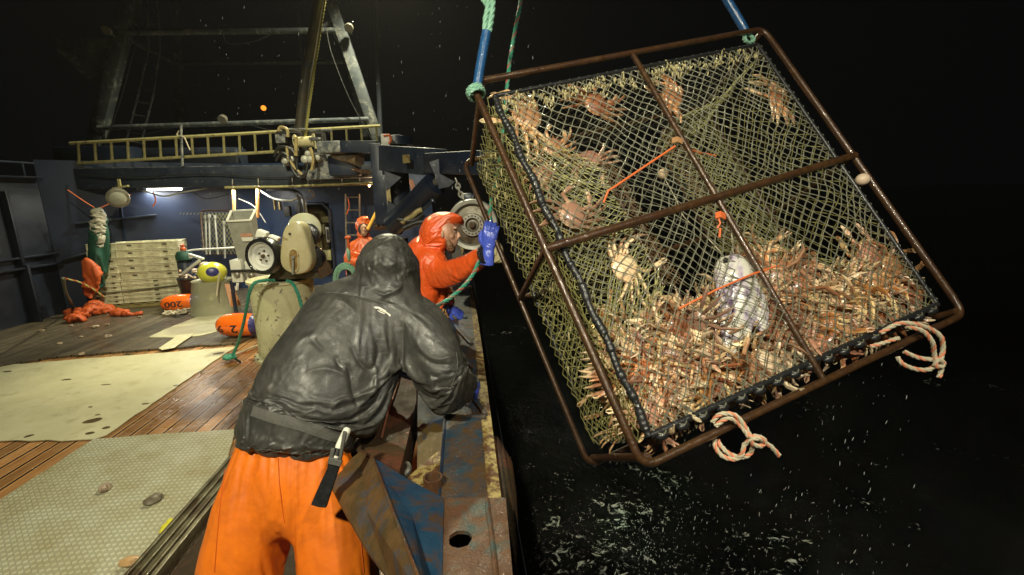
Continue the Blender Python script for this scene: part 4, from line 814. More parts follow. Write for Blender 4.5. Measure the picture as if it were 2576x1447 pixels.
for i, pts in enumerate(([(200,440),(330,446),(520,438),(700,446),(930,434)], [(600,500),(640,520),(668,560)], [(820,480),(840,500),(862,478)], [(480,478),(520,500),(585,486)])):
    cable([at(u, v, 9.12 if i == 0 else 9.7) for u, v in pts], .010, M['rubber'] if i != 1 else M['grey_steel'], ['thin black cable running along the roof edge fascia','grey hose curving down beside the tall hopper','short black cable looping under the beige pipe','black cable drooping right of the left tube lamp'][i])
# ---------------------------------------------------------------- crate stack
def make_crate(w_, d_, h_, cells, label):
    t = thing('fish_crate', (0,0,0), label, 'crate', 'white fish crates in the stack')
    mb = MB(); e = .012
    mb.box((0,0,.008), (w_-.04,d_-.04,.016))
    for s_ in (-1,1):
        mb.box((0, s_*(d_/2-.012), h_/2), (w_-.02,.012,h_-.012)); mb.box((s_*(w_/2-.012), 0, h_/2), (.012,d_-.05,h_-.012))
        mb.box((0, s_*(d_/2-.008), h_-.010), (w_,.026,.020), bev=.004); mb.box((0, s_*(d_/2-.008), .012), (w_,.022,.014), bev=.003)
        mb.box((s_*(w_/2-.008), 0, h_-.010), (.026,d_,.020), bev=.004); mb.box((s_*(w_/2-.008), 0, .012), (.022,d_,.014), bev=.003)
        n = cells
        for k in range(n+1): mb.box((-w_/2+.012+(w_-.024)*k/n, s_*(d_/2-.004), h_/2), (.012,.012,h_-.03))
        n2 = max(3, int(n*d_/w_))
        for k in range(n2+1): mb.box((s_*(w_/2-.004), -d_/2+.012+(d_-.024)*k/n2, h_/2), (.012,.012,h_-.03))
    mb.build('tray_body', M['crate'], t)
    mb = MB()
    for s_ in (-1,1):
        for x in ([-.28*w_,.28*w_] if cells < 8 else [0]): mb.box((x, s_*(d_/2-.003), h_*.62), (.07,.008,.028))
    mb.build('hand_slot', M['crate_slot_shade'], t)  # dark blocks painted as the shade inside the hand holes
    return t
def copy_tree(o, parent=None):
    c = o.copy(); COL.objects.link(c); c.parent = parent; ORG[c.name] = ORG.get(o.name, V((0,0,0)))
    for q in [x for x in o.children]: copy_tree(q, c)
    return c
kb = onz(262, 778, .03); y_front = 8.95
zb = .03; CR = R(9); CD = V((math.cos(CR), math.sin(CR), 0)); CN = V((-math.sin(CR), math.cos(CR), 0))     # along the front, into the stack
cor = onz(236, 781, .03); cor2 = onz(462, 776, .03); wT = (cor2-cor).dot(CD); dL = .42
ctr = cor+CD*wT/2+CN*dL/2; ctr.z = 0; yc = cor.y
zt0 = at(303, 704, yc).z; ztp = at(303, 608, yc).z; hL = (zt0-.12-zb)/5; hU = (ztp-zt0)/5; wT2 = wT*.90
cl = make_crate(wT*.69, dL, hL*.985, 9, 'x'); cln = make_crate(wT*.30, dL, hL*.985, 4, 'x'); cu = make_crate(wT2*.69, dL*.95, hU*.985, 6, 'y'); cun = make_crate(wT2*.30, dL*.95, hU*.985, 3, 'y')
low = ['bottommost crate of the stack, on the grey boards', 'second crate up from the boards in the stack', 'third crate up from the boards in the stack', 'fourth crate up, tied round by dark rope', 'fifth crate up, the topmost of the wider lower crates']
upl = ['sixth crate up, lowest of the narrower white crates', 'seventh crate up in the stack of white crates', 'eighth crate up in the stack of white crates', 'ninth crate up, just under the topmost one', 'topmost crate of the stack with small dark slots']
mb = MB(); rz = Matrix.Rotation(CR, 3, 'Z'); PL = lambda x, y, z: V((ctr.x, ctr.y, 0))+rz @ V((x, y, z))
for k in range(3): mb.box(PL(0, -.16+.16*k, .06), (wT, .07, .06), rz)
for k in range(8): mb.box(PL(-wT*.44+wT*.126*k, 0, .10), (.14, dL, .018), rz)
tag(mb.build('pallet', mat('worn_yellow_pallet', (.30,.25,.09), (.42,.36,.15), 8, .6), smooth=False), 'worn yellowish pallet under the crate stack', 'pallet')
for k in range(5):
    for src, dx, nm in ((cl, wT*.155, 'wide'), (cln, -wT*.35, 'narrow')):
        o = src if k == 0 else copy_tree(src); o.location = PL(dx+rng.normal()*.004, rng.normal()*.004, zb+.085+k*hL); o.rotation_euler.z = CR+rng.normal()*.006; o['label'] = nm+' slatted fish tray, '+low[k]
    for src, dx, nm in ((cu, wT2*.155, 'wide'), (cun, -wT2*.35, 'narrow')):
        o = src if k == 0 else copy_tree(src); o.location = PL(dx-.01+rng.normal()*.006, rng.normal()*.006, zb+.087+5*hL+k*hU); o.rotation_euler.z = CR+rng.normal()*.008; o['label'] = nm+' cream fish tray, '+upl[k]
wL = wT
e_ = .03
mb = MB(); rope(mb, [PL(-wL/2-e_, dL/2, hL*4.1), PL(-wL/2-e_, 0, hL*4.2), PL(-wL/2-e_, -dL/2-e_, hL*4.0), PL(-wL*.2, -dL/2-e_, hL*4.1), PL(wL*.2, -dL/2-e_, hL*4.5), PL(wL/2+e_, -dL/2-e_, hL*4.9)], .013, n=5, seg=.03)
tag(mb.build('dark_lashing_rope', M['net']), 'dark rope lashed across the lower crates of the stack', 'rope')
mb = MB(); rope(mb, [at(160,700,8.3), at(200,710,8.4), at(235,728,8.5), at(262,748,8.6)], .016, n=5, seg=.03, m2=1)
tag(mb.build('red_tied_rope', [M['yellow_rope'], M['drum']]), 'frayed olive and red rope running from the dark bulwark to the crates', 'rope')
# netting bundle hung beside the crates
t = thing('netting_bundle', at(250, 640, 9.0), 'tall hanging bundle of green netting wrapped in pale sacking, left of the crates', 'netting')
P_ = [at(248,525,8.9), at(249,545,8.9), at(250,580,8.9), at(250,620,8.9), at(244,680,8.9), at(240,722,8.9)]
mb = MB(); mb.tube(spline(P_, 6), [float(np.interp(i, [0,6,12,18,24,30], [.03,.09,.12,.13,.12,.09])) for i in range(31)], 18)
A, Nn, F = fuse(mb, .02, 2); A = wrinkle(A, Nn, .035, 6, (1,1,.5)); skin(A, F, 'net_roll', M['greennet'], t)
mb = MB(); mb.tube(spline([p+V((.02,-.05,0)) for p in P_[:4]], 6), [float(np.interp(i, [0,4,10,18], [.04,.09,.10,.05])) for i in range(19)], 14)
A, Nn, F = fuse(mb, .02, 2); A = wrinkle(A, Nn, .03, 9, (1,1,2.2), 3); skin(A, F, 'sacking', M['palewrap'], t)
# orange rain gear
def cloth_heap(name, cs, label, m_, amp=.05):
    mb = MB()
    for (u, v, z, r_) in cs: mb.ell(onz(u, v, z), (r_[0], r_[1], r_[2]), None, 14, 8)
    A, Nn, F = fuse(mb, .02, 3); A = wrinkle(A, Nn, amp, 6, (1,1,1.5), 2); A = wrinkle(A, Nn, amp*.4, 16, (1,1,1), 5); A[:,2] = np.maximum(A[:,2], .036)
    return tag(skin(A, F, name, m_), label, 'clothing')
cloth_heap('rain_trousers', [(190,803,.08,(.16,.08,.05)), (212,790,.10,(.12,.08,.08)), (240,778,.13,(.13,.10,.12)), (262,780,.08,(.13,.09,.06)), (300,788,.07,(.14,.07,.04)), (332,790,.06,(.14,.05,.03)), (180,788,.09,(.07,.06,.09))], 'crumpled orange rain gear heaped on the boards in front of the crates', M['orange_cloth'])
mb = MB(); mb.plate([at(u, v, 8.55) for u, v in ((208,658),(216,651),(226,656),(238,675),(248,692),(246,716),(236,722),(233,746),(222,750),(209,744),(207,715),(211,690))], (0,.09,0))
A, Nn, F = fuse(mb, .018, 3); A = wrinkle(A, Nn, .035, 7, (1.5,1,.5), 1); tag(skin(A, F, 'rain_jacket', M['orange_cloth']), 'orange rain jacket hanging against the side of the crate stack', 'clothing')
mb = MB(); mb.ell(onz(205,787,.12), (.08,.05,.04)); tag(mb.build('float', M['yellow_rope']), 'small dull yellow float nested in the orange rain gear', 'float')
mb = MB(); rope(mb, [onz(158+random.random()*8,700,1.0), onz(165,735,.7), onz(178,760,.35), onz(186,775,.1)], .02, n=5); tag(mb.build('slack_rope', M['net']), 'dark slack rope hanging down the bulwark behind the rain gear', 'rope')
# ---------------------------------------------------------------- buoys
def buoy(u, v, y, r_, L, ax, m_, label, text, tip, tv=0.0):
    c_ = at(u, v, y); c_.z = .035+r_; t = thing('buoy', V((c_.x, c_.y, .03)), label, 'buoy'); a = V(ax).normalized()
    prof = []; nn = 16
    for k in range(nn+1):
        s_ = -1+2*k/nn; prof.append((r_*(1-abs(s_)**2.9)**.5 if abs(s_) < 1 else .012, s_*L/2))
    k0 = int(nn*tip)
    e1 = (CAMP-c_); e1 = (e1-a*e1.dot(a)).normalized(); mb = MB(); mb.lathe(prof[:k0+1], c_, a, 32); sh_ = mb.build('shell', m_, t)
    mb = MB(); mb.lathe(prof[k0:-1]+[(.03, L/2), (.035, L/2+.03), (.02, L/2+.05)], c_, a, 32); mb.build('end_cap', M['navy_buoy'], t)
    if text:
        tc = bpy.data.curves.new('digits', 'FONT'); tc.body = text; tc.size = r_*.95; tc.align_x = 'CENTER'; tc.align_y = 'CENTER'; tc.extrude = 0; tc.offset = r_*.018
        to = bpy.data.objects.new('tmp_text', tc); COL.objects.link(to); dg = bpy.context.evaluated_depsgraph_get(); me = bpy.data.meshes.new_from_object(to.evaluated_get(dg)); bpy.data.objects.remove(to)
        e2 = a.cross(e1); mb = MB(); vs = []
        for q in me.vertices:
            x = -q.co.x*1.25; y_ = -q.co.y; th = -y_/r_+tv; xx = x-L*.13; rr = r_*(1-min(.999, abs(xx/(L/2)))**2.9)**.5+.002
            vs.append(c_+a*xx+(e1*math.cos(th)+e2*math.sin(th))*rr)
        mb.add(vs, [tuple(p.vertices) for p in me.polygons]); mb.build('numerals', M['ink'], sh_, smooth=False)
    return t, c_, a
buoy(457, 762, 8.55, .155, .66, (1,.25,.0), M['orange_buoy'], 'orange float with upside down 200 and dark blue end, lying before the crates', '200', .80, .1)
b2, bc, ba = buoy(606, 843, 6.75, .172, .66, (1,-.10,0), M['orange_buoy'], 'orange float with upside down 219 and dark blue end, against the cream barrel', '219', .83, .35)
mb = MB(); rope(mb, [onz(655,868,.05), onz(640,872,.04), onz(610,884,.04), onz(585,893,.03)], .014, n=5); tag(mb.build('short_rope', M['pink_rope']), 'short pale rope under the orange float by the barrel', 'rope')
t = thing('yellow_buoy', at(534, 690, 8.4), 'glossy yellow round float with a dark blue patch, resting in the clear bin', 'buoy'); c_ = at(534, 686, 8.4)
mb = MB(); mb.ell(c_, (.23,.22,.19), None, 28, 18); mb.build('shell', M['yellow_buoy'], t)
e1 = V((.45,-.86,.22)).normalized(); mb = MB(); xx_ = e1.orthogonal().normalized(); yy_ = e1.cross(xx_)
for k in range(1): 
    vs = [c_+V((e1.x*.236, e1.y*.226, e1.z*.196))]; n_ = 24; rr = .46
    for j in range(n_):
        an = 2*math.pi*j/n_; d_ = (e1+(xx_*math.cos(an)+yy_*math.sin(an))*rr).normalized(); vs.append(c_+V((d_.x*.232, d_.y*.222, d_.z*.192)))
    rr2 = .25
    for j in range(n_):
        an = 2*math.pi*j/n_; d_ = (e1+(xx_*math.cos(an)+yy_*math.sin(an))*rr2).normalized(); vs.append(c_+V((d_.x*.235, d_.y*.225, d_.z*.195)))
    mb.add(vs, [(0, 1+n_+j, 1+n_+(j+1) % n_) for j in range(n_)]+[(1+j, 1+(j+1) % n_, 1+n_+(j+1) % n_, 1+n_+j) for j in range(n_)])
mb.build('end_patch', M['navy_buoy'], t)
mb = MB(); rope(mb, [at(553,686,8.15), at(549,705,8.1), at(547,725,8.08), at(545,745,8.0)], .014, n=5); tag(mb.build('pale_cord', M['pink_rope']), 'pale cord hanging down the front of the clear bin', 'cord')
# clear conical bin with the float in it
t = thing('clear_bin', at(548, 740, 8.4), 'cloudy clear conical bin with a coppery side, holding the yellow float', 'bin'); p = at(543, 770, 8.4)
zt_ = at(543, 706, 8.4).z; mb = MB(); mb.lathe([(.40,.035), (.30,zt_), (.31,zt_+.02), (.29,zt_)], (p.x, p.y, 0), (0,0,1), 32); mb.build('bin_wall', M['plastic_clear'], t)
mb = MB(); q0 = at(575,720,8.1); q1 = at(600,766,8.0); mb.plate([at(565,715,8.12), at(582,715,8.15), at(606,768,8.0), at(580,772,8.0)], (0,.02,0)); mb.build('coppery_side', M['amber'], t, smooth=False)
def tangle(name, cs, n_, r_, m_, label, rad, z0=.045):
    mb = MB()
    for k in range(n_):
        u, v = cs[k % len(cs)]; c_ = onz(u+random.gauss(0,3), v+random.gauss(0,1.5), .03); a0 = random.random()*6; rx, ry = rad*(.6+.5*random.random()), rad*(.45+.4*random.random())
        mb.tube([V((c_.x+rx*math.cos(a0+j*.5), c_.y+ry*math.sin(a0+j*.5+.3*math.sin(j)), z0+r_+.012*k*random.random()+.012*abs(math.sin(j*1.3+k)))) for j in range(15)], r_, 6)
    return tag(mb.build(name, m_), label, 'rope')
tangle('rope_pile', [(478,765), (492,762), (505,766), (470,768), (515,768)], 20, .012, M['yellow_rope'], 'tangled yellow green rope heaped beside the orange float marked 200', .15)
tangle('rope_coil', [(440,791), (452,793), (465,790), (432,796)], 7, .013, M['pink_rope'], 'loose pale loops of rope on the boards nearer than the 200 float', .14)
mb = MB(); rope(mb, [onz(475,790,.05), onz(495,781,.05), onz(515,776,.05), onz(560,768,.05)], .013, n=5); tag(mb.build('loose_line', M['pink_rope']), 'pale line trailing right from the rope loops', 'rope')
# things stacked behind the bin
t = thing('gas_bottle', at(467, 660, 9.2), 'squat green topped canister standing just right of the crate stack', 'canister'); p = at(465, 660, 9.25)
mb = MB(); mb.lathe([(.13,-p.z+.03), (.13,.03), (.10,.07), (.05,.09)], p, (0,0,1), 18); mb.build('body', M['grey_blue'], t)
mb = MB(); mb.lathe([(.145,-.02), (.15,.06), (.11,.13), (.05,.15)], at(465,650,9.2), (0,0,1), 18); mb.build('green_top', M['greennet'], t)
mb = MB(); mb.lathe([(.045,0), (.05,.05), (.03,.08), (.045,.12), (.01,.14)], at(461,632,9.2), (0,0,1), 12); mb.build('valve', M['orange_cloth'], t)
t = thing('tilted_frame', at(505, 670, 8.9), 'pale bent plastic frame leaning between the crates and the yellow float', 'frame')
mb = MB(); mb.bar(at(452,695,8.85), at(503,655,8.7), .04,.05, bev=.006); mb.bar(at(476,640,8.8), at(512,652,8.7), .05,.04, bev=.006); mb.bar(at(480,650,8.8), at(478,640,8.8), .05,.04, bev=.006); mb.build('frame_bar', M['white'], t)
t = thing('bait_tub', at(500, 720, 8.9), 'dark tub of pinkish fish scraps behind the yellow float', 'tub')
p = at(487, 700, 8.95); mb = MB(); mb.lathe([(.20,-p.z+.035), (.26,.0), (.27,.02), (.24,.0)], p, (0,0,1), 20); mb.build('tub_wall', M['rubber'], t)
mb = MB()
for k in range(26): mb.ell(p+V((random.uniform(-.2,.2), random.uniform(-.15,.15), random.uniform(0,.16))), (random.uniform(.02,.06), .03, .02), Matrix.Rotation(random.random()*6,3,'Z') @ Matrix.Rotation(random.random()*3,3,'X'), 8, 5)
mb.ell(at(516,668,8.8), (.10,.09,.07)); o = mb.build('fish_scraps', mat('fish_scrap', (.42,.25,.15), (.6,.52,.42), 12, .35), t); o['kind'] = 'stuff'
# rusty crab pot leaning on the wall, with dividing rods
t = thing('leaning_pot_frame', at(545, 610, 9.9), 'rusty framed netting panel leaning on the wall left of the hopper', 'net panel')
fr = [at(505,535,9.8), at(512,620,9.7), at(520,640,9.6), at(600,640,9.7), at(590,530,9.9), at(512,530,9.9)]
mb = MB(); mb.tube(fr, .018, 8, closed=True); mb.build('frame', M['barrust'], t)
mb = MB()
for k in range(-6, 16):
    a = at(505+k*9, 535, 9.8); b = at(505+k*9+70, 640, 9.7)
    mb.tube([a if k >= 0 else a.lerp(b, -k*9/70), b if k*9+575 < 596 else a.lerp(b, max(.05, min(1, (592-505-k*9)/70)))], .004, 4)
    c__ = at(590-k*9, 535, 9.8); d__ = at(590-k*9-66, 640, 9.7); mb.tube([c__ if k >= 0 else c__.lerp(d__, -k*9/66), d__ if 524-k*9 > 508 else c__.lerp(d__, max(.05, min(1, (590-k*9-508)/66)))], .004, 4)
mb.build('netting', M['net_olive'], t)
for i, (u0, v0, u1, v1) in enumerate(((517,545,520,640), (526,542,528,640), (540,545,548,640), (563,560,566,650))):
    mb = MB(); mb.tube([at(u0,v0,9.5), at(u1,v1,9.4)], .018, 8); mb.cyl(at(u0,v0+5,9.48), at(u0,v0-3,9.48), .03, 8); tag(mb.build('rod', M['grey_steel']), 'long grey rod standing against the rusty netting panel', 'rod', 'rods by the netting panel')
cable([at(470,632,9.2), at(500,628,9.2), at(560,625,9.2), at(605,622,9.2)], .018, M['white'], 'white pipe running level from the canister to the hopper', 'pipe', 'pipe')
# ---------------------------------------------------------------- bait chopper hopper
t = thing('bait_hopper', at(625, 690, 7.6), 'tall tapering grey hopper with an open slanted top and a faded label', 'hopper')
Yh = 7.6
T = [at(571,557,Yh), at(630,554,Yh-.05), at(643,528,Yh+.35), at(582,531,Yh+.35)]
Bt = [at(603,668,Yh), at(655,664,Yh-.05), at(660,655,Yh+.3), at(612,658,Yh+.3)]
mb = MB()
for i in range(4): j = (i+1) % 4; nn_ = (T[j]-T[i]).cross(Bt[i]-T[i]).normalized()*.008; mb.plate([T[i], T[j], Bt[j], Bt[i]], nn_)
mb.build('chute_body', M['grey_steel'], t, smooth=False)
mb = MB()
for i in range(4): mb.bar(T[i], T[(i+1) % 4], .035,.03, bev=.006)
mb.build('top_rim', M['white'], t)
mb = MB(); mb.plate([at(606,588,Yh-.02), at(634,587,Yh-.05), at(636,595,Yh-.05), at(608,596,Yh-.02)], (0,-.02,0)); mb.build('red_label', mat('faded_red', (.40,.16,.10), (.5,.3,.2), 40, .5), t, smooth=False)
mb = MB(); mb.plate([at(608,597,Yh-.02), at(637,596,Yh-.05), at(638,606,Yh-.05), at(612,607,Yh-.02)], (0,-.02,0)); mb.build('pale_label', M['white'], t, smooth=False)
t = thing('white_machine_box', at(612, 700, 7.5), 'battered white machine box on legs below the hopper', 'machine')
def fbox(u0, v0, u1, v1, y, dep, m_, par, name='box', bev=.01):
    a = at(u0, v0, y); b = at(u1, v1, y); mb = MB(); mb.box(((a.x+b.x)/2, y+dep/2, (a.z+b.z)/2), (abs(b.x-a.x), dep, abs(a.z-b.z)), bev=bev); return mb.build(name, m_, par)
fbox(576, 655, 612, 710, 7.5, .5, M['white'], t, 'panel'); fbox(614, 658, 652, 708, 7.55, .5, M['white'], t, 'panel'); fbox(578, 680, 650, 684, 7.47, .05, M['dark'], t, 'slot')
for u in (582, 645): mb = MB(); a = at(u, 706, 7.7); mb.tube([a, V((a.x, a.y, .03))], .03, 8); mb.build('leg', M['navy'], t)
for (u, v) in ((596,692),(632,694)): mb = MB(); mb.ell(at(u, v, 7.49), (.05,.03,.05), None, 10, 6); mb.build('bolt_knob', M['steel'], t)
mb = MB(); mb.tube(spline([at(598,712,7.45), at(596,730,7.4), at(594,720,7.4)], 4), .02, 6); mb.build('drain', M['white'], t)
for (u, v, dx, dz, lb, m_) in ((660, 590, .14,.12, 'small white fitting above the tyred wheel', M['white']), (690,600,.14,.08, 'pale bracket between the tyred wheel and the cream plate disc', M['white'])):
    mb = MB(); mb.box(at(u, v, 6.8), (dx,.12,dz), Matrix.Rotation(.4,3,'Y'), bev=.02); mb.tube([at(u,v,6.8), at(u+6,v+25,6.7)], .03, 8); tag(mb.build('fitting', m_), lb, 'fitting')
# ---------------------------------------------------------------- rope coiler: barrel, tyred wheel, pear shaped block
ba_ = thing('coiler_barrel', onz(728, 893), 'tall cream barrel with flared foot and scuffed paint carrying the line coiler', 'barrel')
bp_ = onz(728, 893); Rb = .385; zt_ = at(728, 716, bp_.y-Rb).z; yb = bp_.y+.05
mb = MB(); mb.lathe([(Rb+.035,.0), (Rb+.035,.03), (Rb-.02,.05), (Rb-.03,.3), (Rb-.012,zt_-.03), (Rb+.012,zt_-.02), (Rb+.012,zt_+.01), (Rb-.02,zt_+.012)], (bp_.x, yb, 0), (0,0,1), 48); mb.build('drum_wall', M['barrel'], ba_)
mb = MB(); 
for k in range(16): an = k*math.pi/8; mb.cyl((bp_.x+(Rb+.02)*math.cos(an), yb+(Rb+.02)*math.sin(an), .03), (bp_.x+(Rb+.02)*math.cos(an), yb+(Rb+.02)*math.sin(an), .045), .012, 6)
mb.build('foot_bolt', M['rustbox'], ba_)
mb = MB(); mb.box((bp_.x+.12, yb+.1, zt_+.025), (.52,.5,.03), bev=.006); mb.build('top_deck', M['barrel'], ba_)
co = thing('line_coiler', (bp_.x, yb, zt_+.05), 'cream line coiler with pear shaped face, pale disc and black tyred wheel on the barrel', 'coiler')
mb = MB(); mb.plate([at(672,704,5.6), at(800,700,5.5), at(808,703,5.5), at(790,668,5.5), at(760,640,5.5), at(700,660,5.6)], (0,.5,0)); mb.build('mounting_wedge', mat('oily_brown_steel', (.05,.04,.02), (.10,.085,.05), 8, .3, .45, .2, .002, 30, .4), co, smooth=False)
q = at(667, 644, 5.45); ax = V((-.28,-.96,.02)).normalized()
rT = 46*5.45/1145; mb = MB(); prof = [(rT*.70,.05), (rT*.80,.075), (rT*.93,.07), (rT,.03), (rT,-.03), (rT*.93,-.07), (rT*.70,-.06), (rT*.70,.05)]; mb.lathe(prof, q, ax, 48, caps=False); mb.build('tyre', M['tyre'], co)
mb = MB(); mb.lathe([(.012,.03), (.03,.028), (.035,.015), (rT*.45,.005), (rT*.52,.03), (rT*.66,.035), (rT*.70,.065), (rT*.735,.07), (rT*.735,.0)], q, ax, 48, caps=False); rim = mb.build('rim', M['white'], co)
mb = MB(); mb.lathe([(.005,.05), (.022,.045), (.028,.02)], q, ax, 14)
x_ = ax.orthogonal().normalized(); y_ = ax.cross(x_)
for k in range(5): an = k*2*math.pi/5; w0 = q+ax*.012+(x_*math.cos(an)+y_*math.sin(an))*.06; mb.cyl(w0, w0+ax*.02, .011, 6)
mb.build('hub_nut', M['rustbox'], rim)
mb = MB(); mb.tube([q, q-ax*.45], .05, 12); mb.build('axle', M['steel'], co)
f0 = at(745, 640, 5.35); ax2 = V((-.1,-.99,.05)).normalized(); ux = V((0,0,1)); rx = ax2.cross(ux).normalized(); ux = rx.cross(ax2)
if rx.x < 0: rx = -rx
def P2(u, v, d=0): return at(u, v, 5.35)-ax2*d*-1
ol = [(708,650),(712,600),(717,580),(724,566),(737,558),(752,558),(764,567),(770,580),(777,605),(786,640),(787,660),(781,676),(768,686),(748,690),(728,684),(714,672)]
ol = [(p.x, p.y) for p in spline([V((a, b, 0)) for a, b in ol], 3, closed=True)]
mb = MB(); C0 = V((0,0,0)); pts = [at(u, v, 5.35) for u, v in ol]
for p in pts: C0 += p
C0 /= len(pts); vs = []; n_ = len(pts)
for s_, d_ in ((.0,.05),(.45,.05),(.86,.045),(.965,.032),(1.0,.01),(1.0,-.12)): vs += [C0.lerp(p, max(s_,.001))+ax2*d_ for p in pts]
fs = [(s_*n_+i, s_*n_+(i+1) % n_, (s_+1)*n_+(i+1) % n_, (s_+1)*n_+i) for s_ in range(5) for i in range(n_)]
mb.add(vs, fs); mb.build('pear_face', M['cream'], co)
mb = MB(); slot = [(733,640),(736,630),(744,626),(752,630),(755,642),(756,668),(752,680),(740,680),(734,668)]; slot = [(p.x, p.y) for p in spline([V((a, b, 0)) for a, b in slot], 3, closed=True)]
mb.tube([at(u, v, 5.35)+ax2*.055 for u, v in slot], .008, 6, closed=True); mb.build('slot_lip', M['cream'], co)
mb = MB(); mb.plate([at(u, v, 5.35)+ax2*.053 for u, v in slot], ax2*.003); mb.build('slot_recess', mat('rust_yellow', (.22,.12,.03), (.4,.28,.10), 15, .4), co, smooth=False)
mb = MB(); mb.tube([at(745,652,5.35)+ax2*.075, at(746,688,5.35)+ax2*.09], .013, 10); mb.cyl(at(745,646,5.35)+ax2*.05, at(745,646,5.35)+ax2*.085, .02, 10); mb.build('tension_rod', M['grey_steel'], co)
mb = MB(); mb.cyl(at(735,588,5.35)+ax2*.05, at(735,588,5.35)+ax2*.062, .014, 10); mb.build('bolt', M['rustbox'], co)
mb = MB(); mb.lathe([(.02,.02), (.175,.012), (.19,.0), (.19,-.02)], at(766, 577, 5.6), ax2+V((.12,0,0)), 36); mb.build('pale_disc', mat('pale_disc_paint', (.44,.44,.28), (.54,.53,.36), 5, .4, .5, 0, .001, 30, .1), co)
mb = MB(); mb.lathe([(.10,.0), (.135,-.02), (.10,-.10), (.13,-.18)], at(772, 590, 5.5), ax2+V((.12,0,0)), 30); mb.lathe([(.15,.0), (.16,-.03), (.15,-.12)], at(778, 652, 5.45), ax2, 30); mb.build('rear_sheave', M['tyre'], co)
# green line over the barrel, down to the deck
mb = MB(); rope(mb, [at(690,706,5.45), at(665,706,5.35), at(641,712,5.3), at(628,735,5.3), at(620,775,5.35), at(612,815,5.5), at(598,865,5.75), onz(582,900,.04)+V((0,0,.0))], .019, n=6, seg=.02)
for k in range(9): an = k*1.3; c_ = onz(578+4*math.cos(an), 902+3*math.sin(an), .04); mb.tube([c_+V((.05*math.cos(an+j), .04*math.sin(an+j*1.1), .01+.02*abs(math.sin(j+k)))) for j in range(6)], .016, 6)
tag(mb.build('green_line', M['green_rope']), 'green line looping over the barrel\'s left edge down to a knot on the planks', 'rope')
mb = MB(); rope(mb, [at(722,707,5.15), at(735,712,5.05), at(748,735,5.0), at(757,765,5.0), at(766,800,5.0)], .019, n=6); tag(mb.build('green_line', M['green_rope']), 'green line falling over the front of the barrel behind the dark sleeve', 'rope')
mb = MB(); mb.cyl(onz(590,901,.03), onz(604,911,.03), .014, 8); tag(mb.build('marlinspike', M['dark']), 'dark short rod on the planks beside the green knot', 'rod')
mb = MB(); mb.tube(spline([at(652,705,5.9), at(648,760,5.9), at(652,830,5.9), at(660,870,5.95)], 6), .03, 8); tag(mb.build('dark_hose', M['rubber']), 'black hose running down the left of the barrel', 'hose')
mb = MB(); 
for k in range(6): c_ = at(868+random.uniform(-3,3), 700, 7.2); r_ = .17+.012*k; rope(mb, [V((c_.x+r_*math.cos(j*.52)*.8, c_.y+.01*k, c_.z+r_*math.sin(j*.52)*1.2-.05)) for j in range(13)], .017, n=5, seg=.03)
gc = tag(mb.build('rope_coil', M['mint_rope']), 'coil of pale green rope hung beyond the barrel', 'rope coil')
t = thing('hook_post', at(880, 760, 7.25), 'short blue post beside the hanging green coil', 'post'); mb = MB(); p = at(880, 668, 7.3); mb.box((p.x, p.y, p.z/2), (.10,.10,p.z), bev=.01); mb.build('post_body', M['navy'], t)
mb = MB(); mb.ell(at(877,640,7.2), (.03,.03,.12)); mb.build('mint_wrap', M['mint_rope'], t)
mb = MB(); mb.tube([at(876,600,7.2), at(877,640,7.2)], .02, 8); mb.ell(at(875,598,7.2), (.05,.03,.03)); mb.build('orange_grip', M['orange_cloth'], t)
mb = MB(); mb.tube([at(925,578,8.2), at(950,528,8.4)], .03, 8); tag(mb.build('boat_hook_handle', mat('yellow_handle', (.75,.42,.06), (.8,.5,.1), 8, .4)), 'yellow orange wooden handle slanting up behind the far crewman', 'handle')
# machinery glimpsed through the doorway
t = thing('doorway_machinery', at(800, 600, 11.3), 'yellowish domed machinery and boxes seen through the doorway', 'machinery')
mb = MB(); mb.lathe([(.28,-1.6), (.30,-.2), (.26,0), (.18,.1), (.05,.14)], at(788,530,11.4), (0,0,1), 20); mb.build('domed_tank', M['brass'], t)
for (u0, v0, u1, v1, y) in ((806,545,832,560,11.2), (800,565,818,590,11.1), (804,600,812,640,11.0), (812,630,834,655,11.0), (780,600,800,680,11.2), (790,575,798,650,11.05)): fbox(u0, v0, u1, v1, y, .2, M['brass'] if u0 < 800 else M['ladder'], t)
t = thing('wall_box', at(826, 590, 10.4), 'small pale rimmed box on the wall in the doorway', 'box'); fbox(818, 572, 830, 610, 10.35, .1, M['grey_steel'], t, 'case'); fbox(820, 577, 828, 603, 10.34, .02, M['dark'], t, 'window')
for (u, v) in ((690,515), (705,520), (716,530)): pass
t = thing('wall_hydraulics', at(712, 540, 10.2), 'dark hydraulic fittings and brass unions on the wall above the hopper', 'fittings')
for (u0, v0, u1, v1) in ((686,500,692,528), (699,508,705,528), (712,520,730,545), (742,510,762,535)): fbox(u0, v0, u1, v1, 10.2, .12, M['brass'] if u0 < 705 else M['dark'], t, 'fitting')
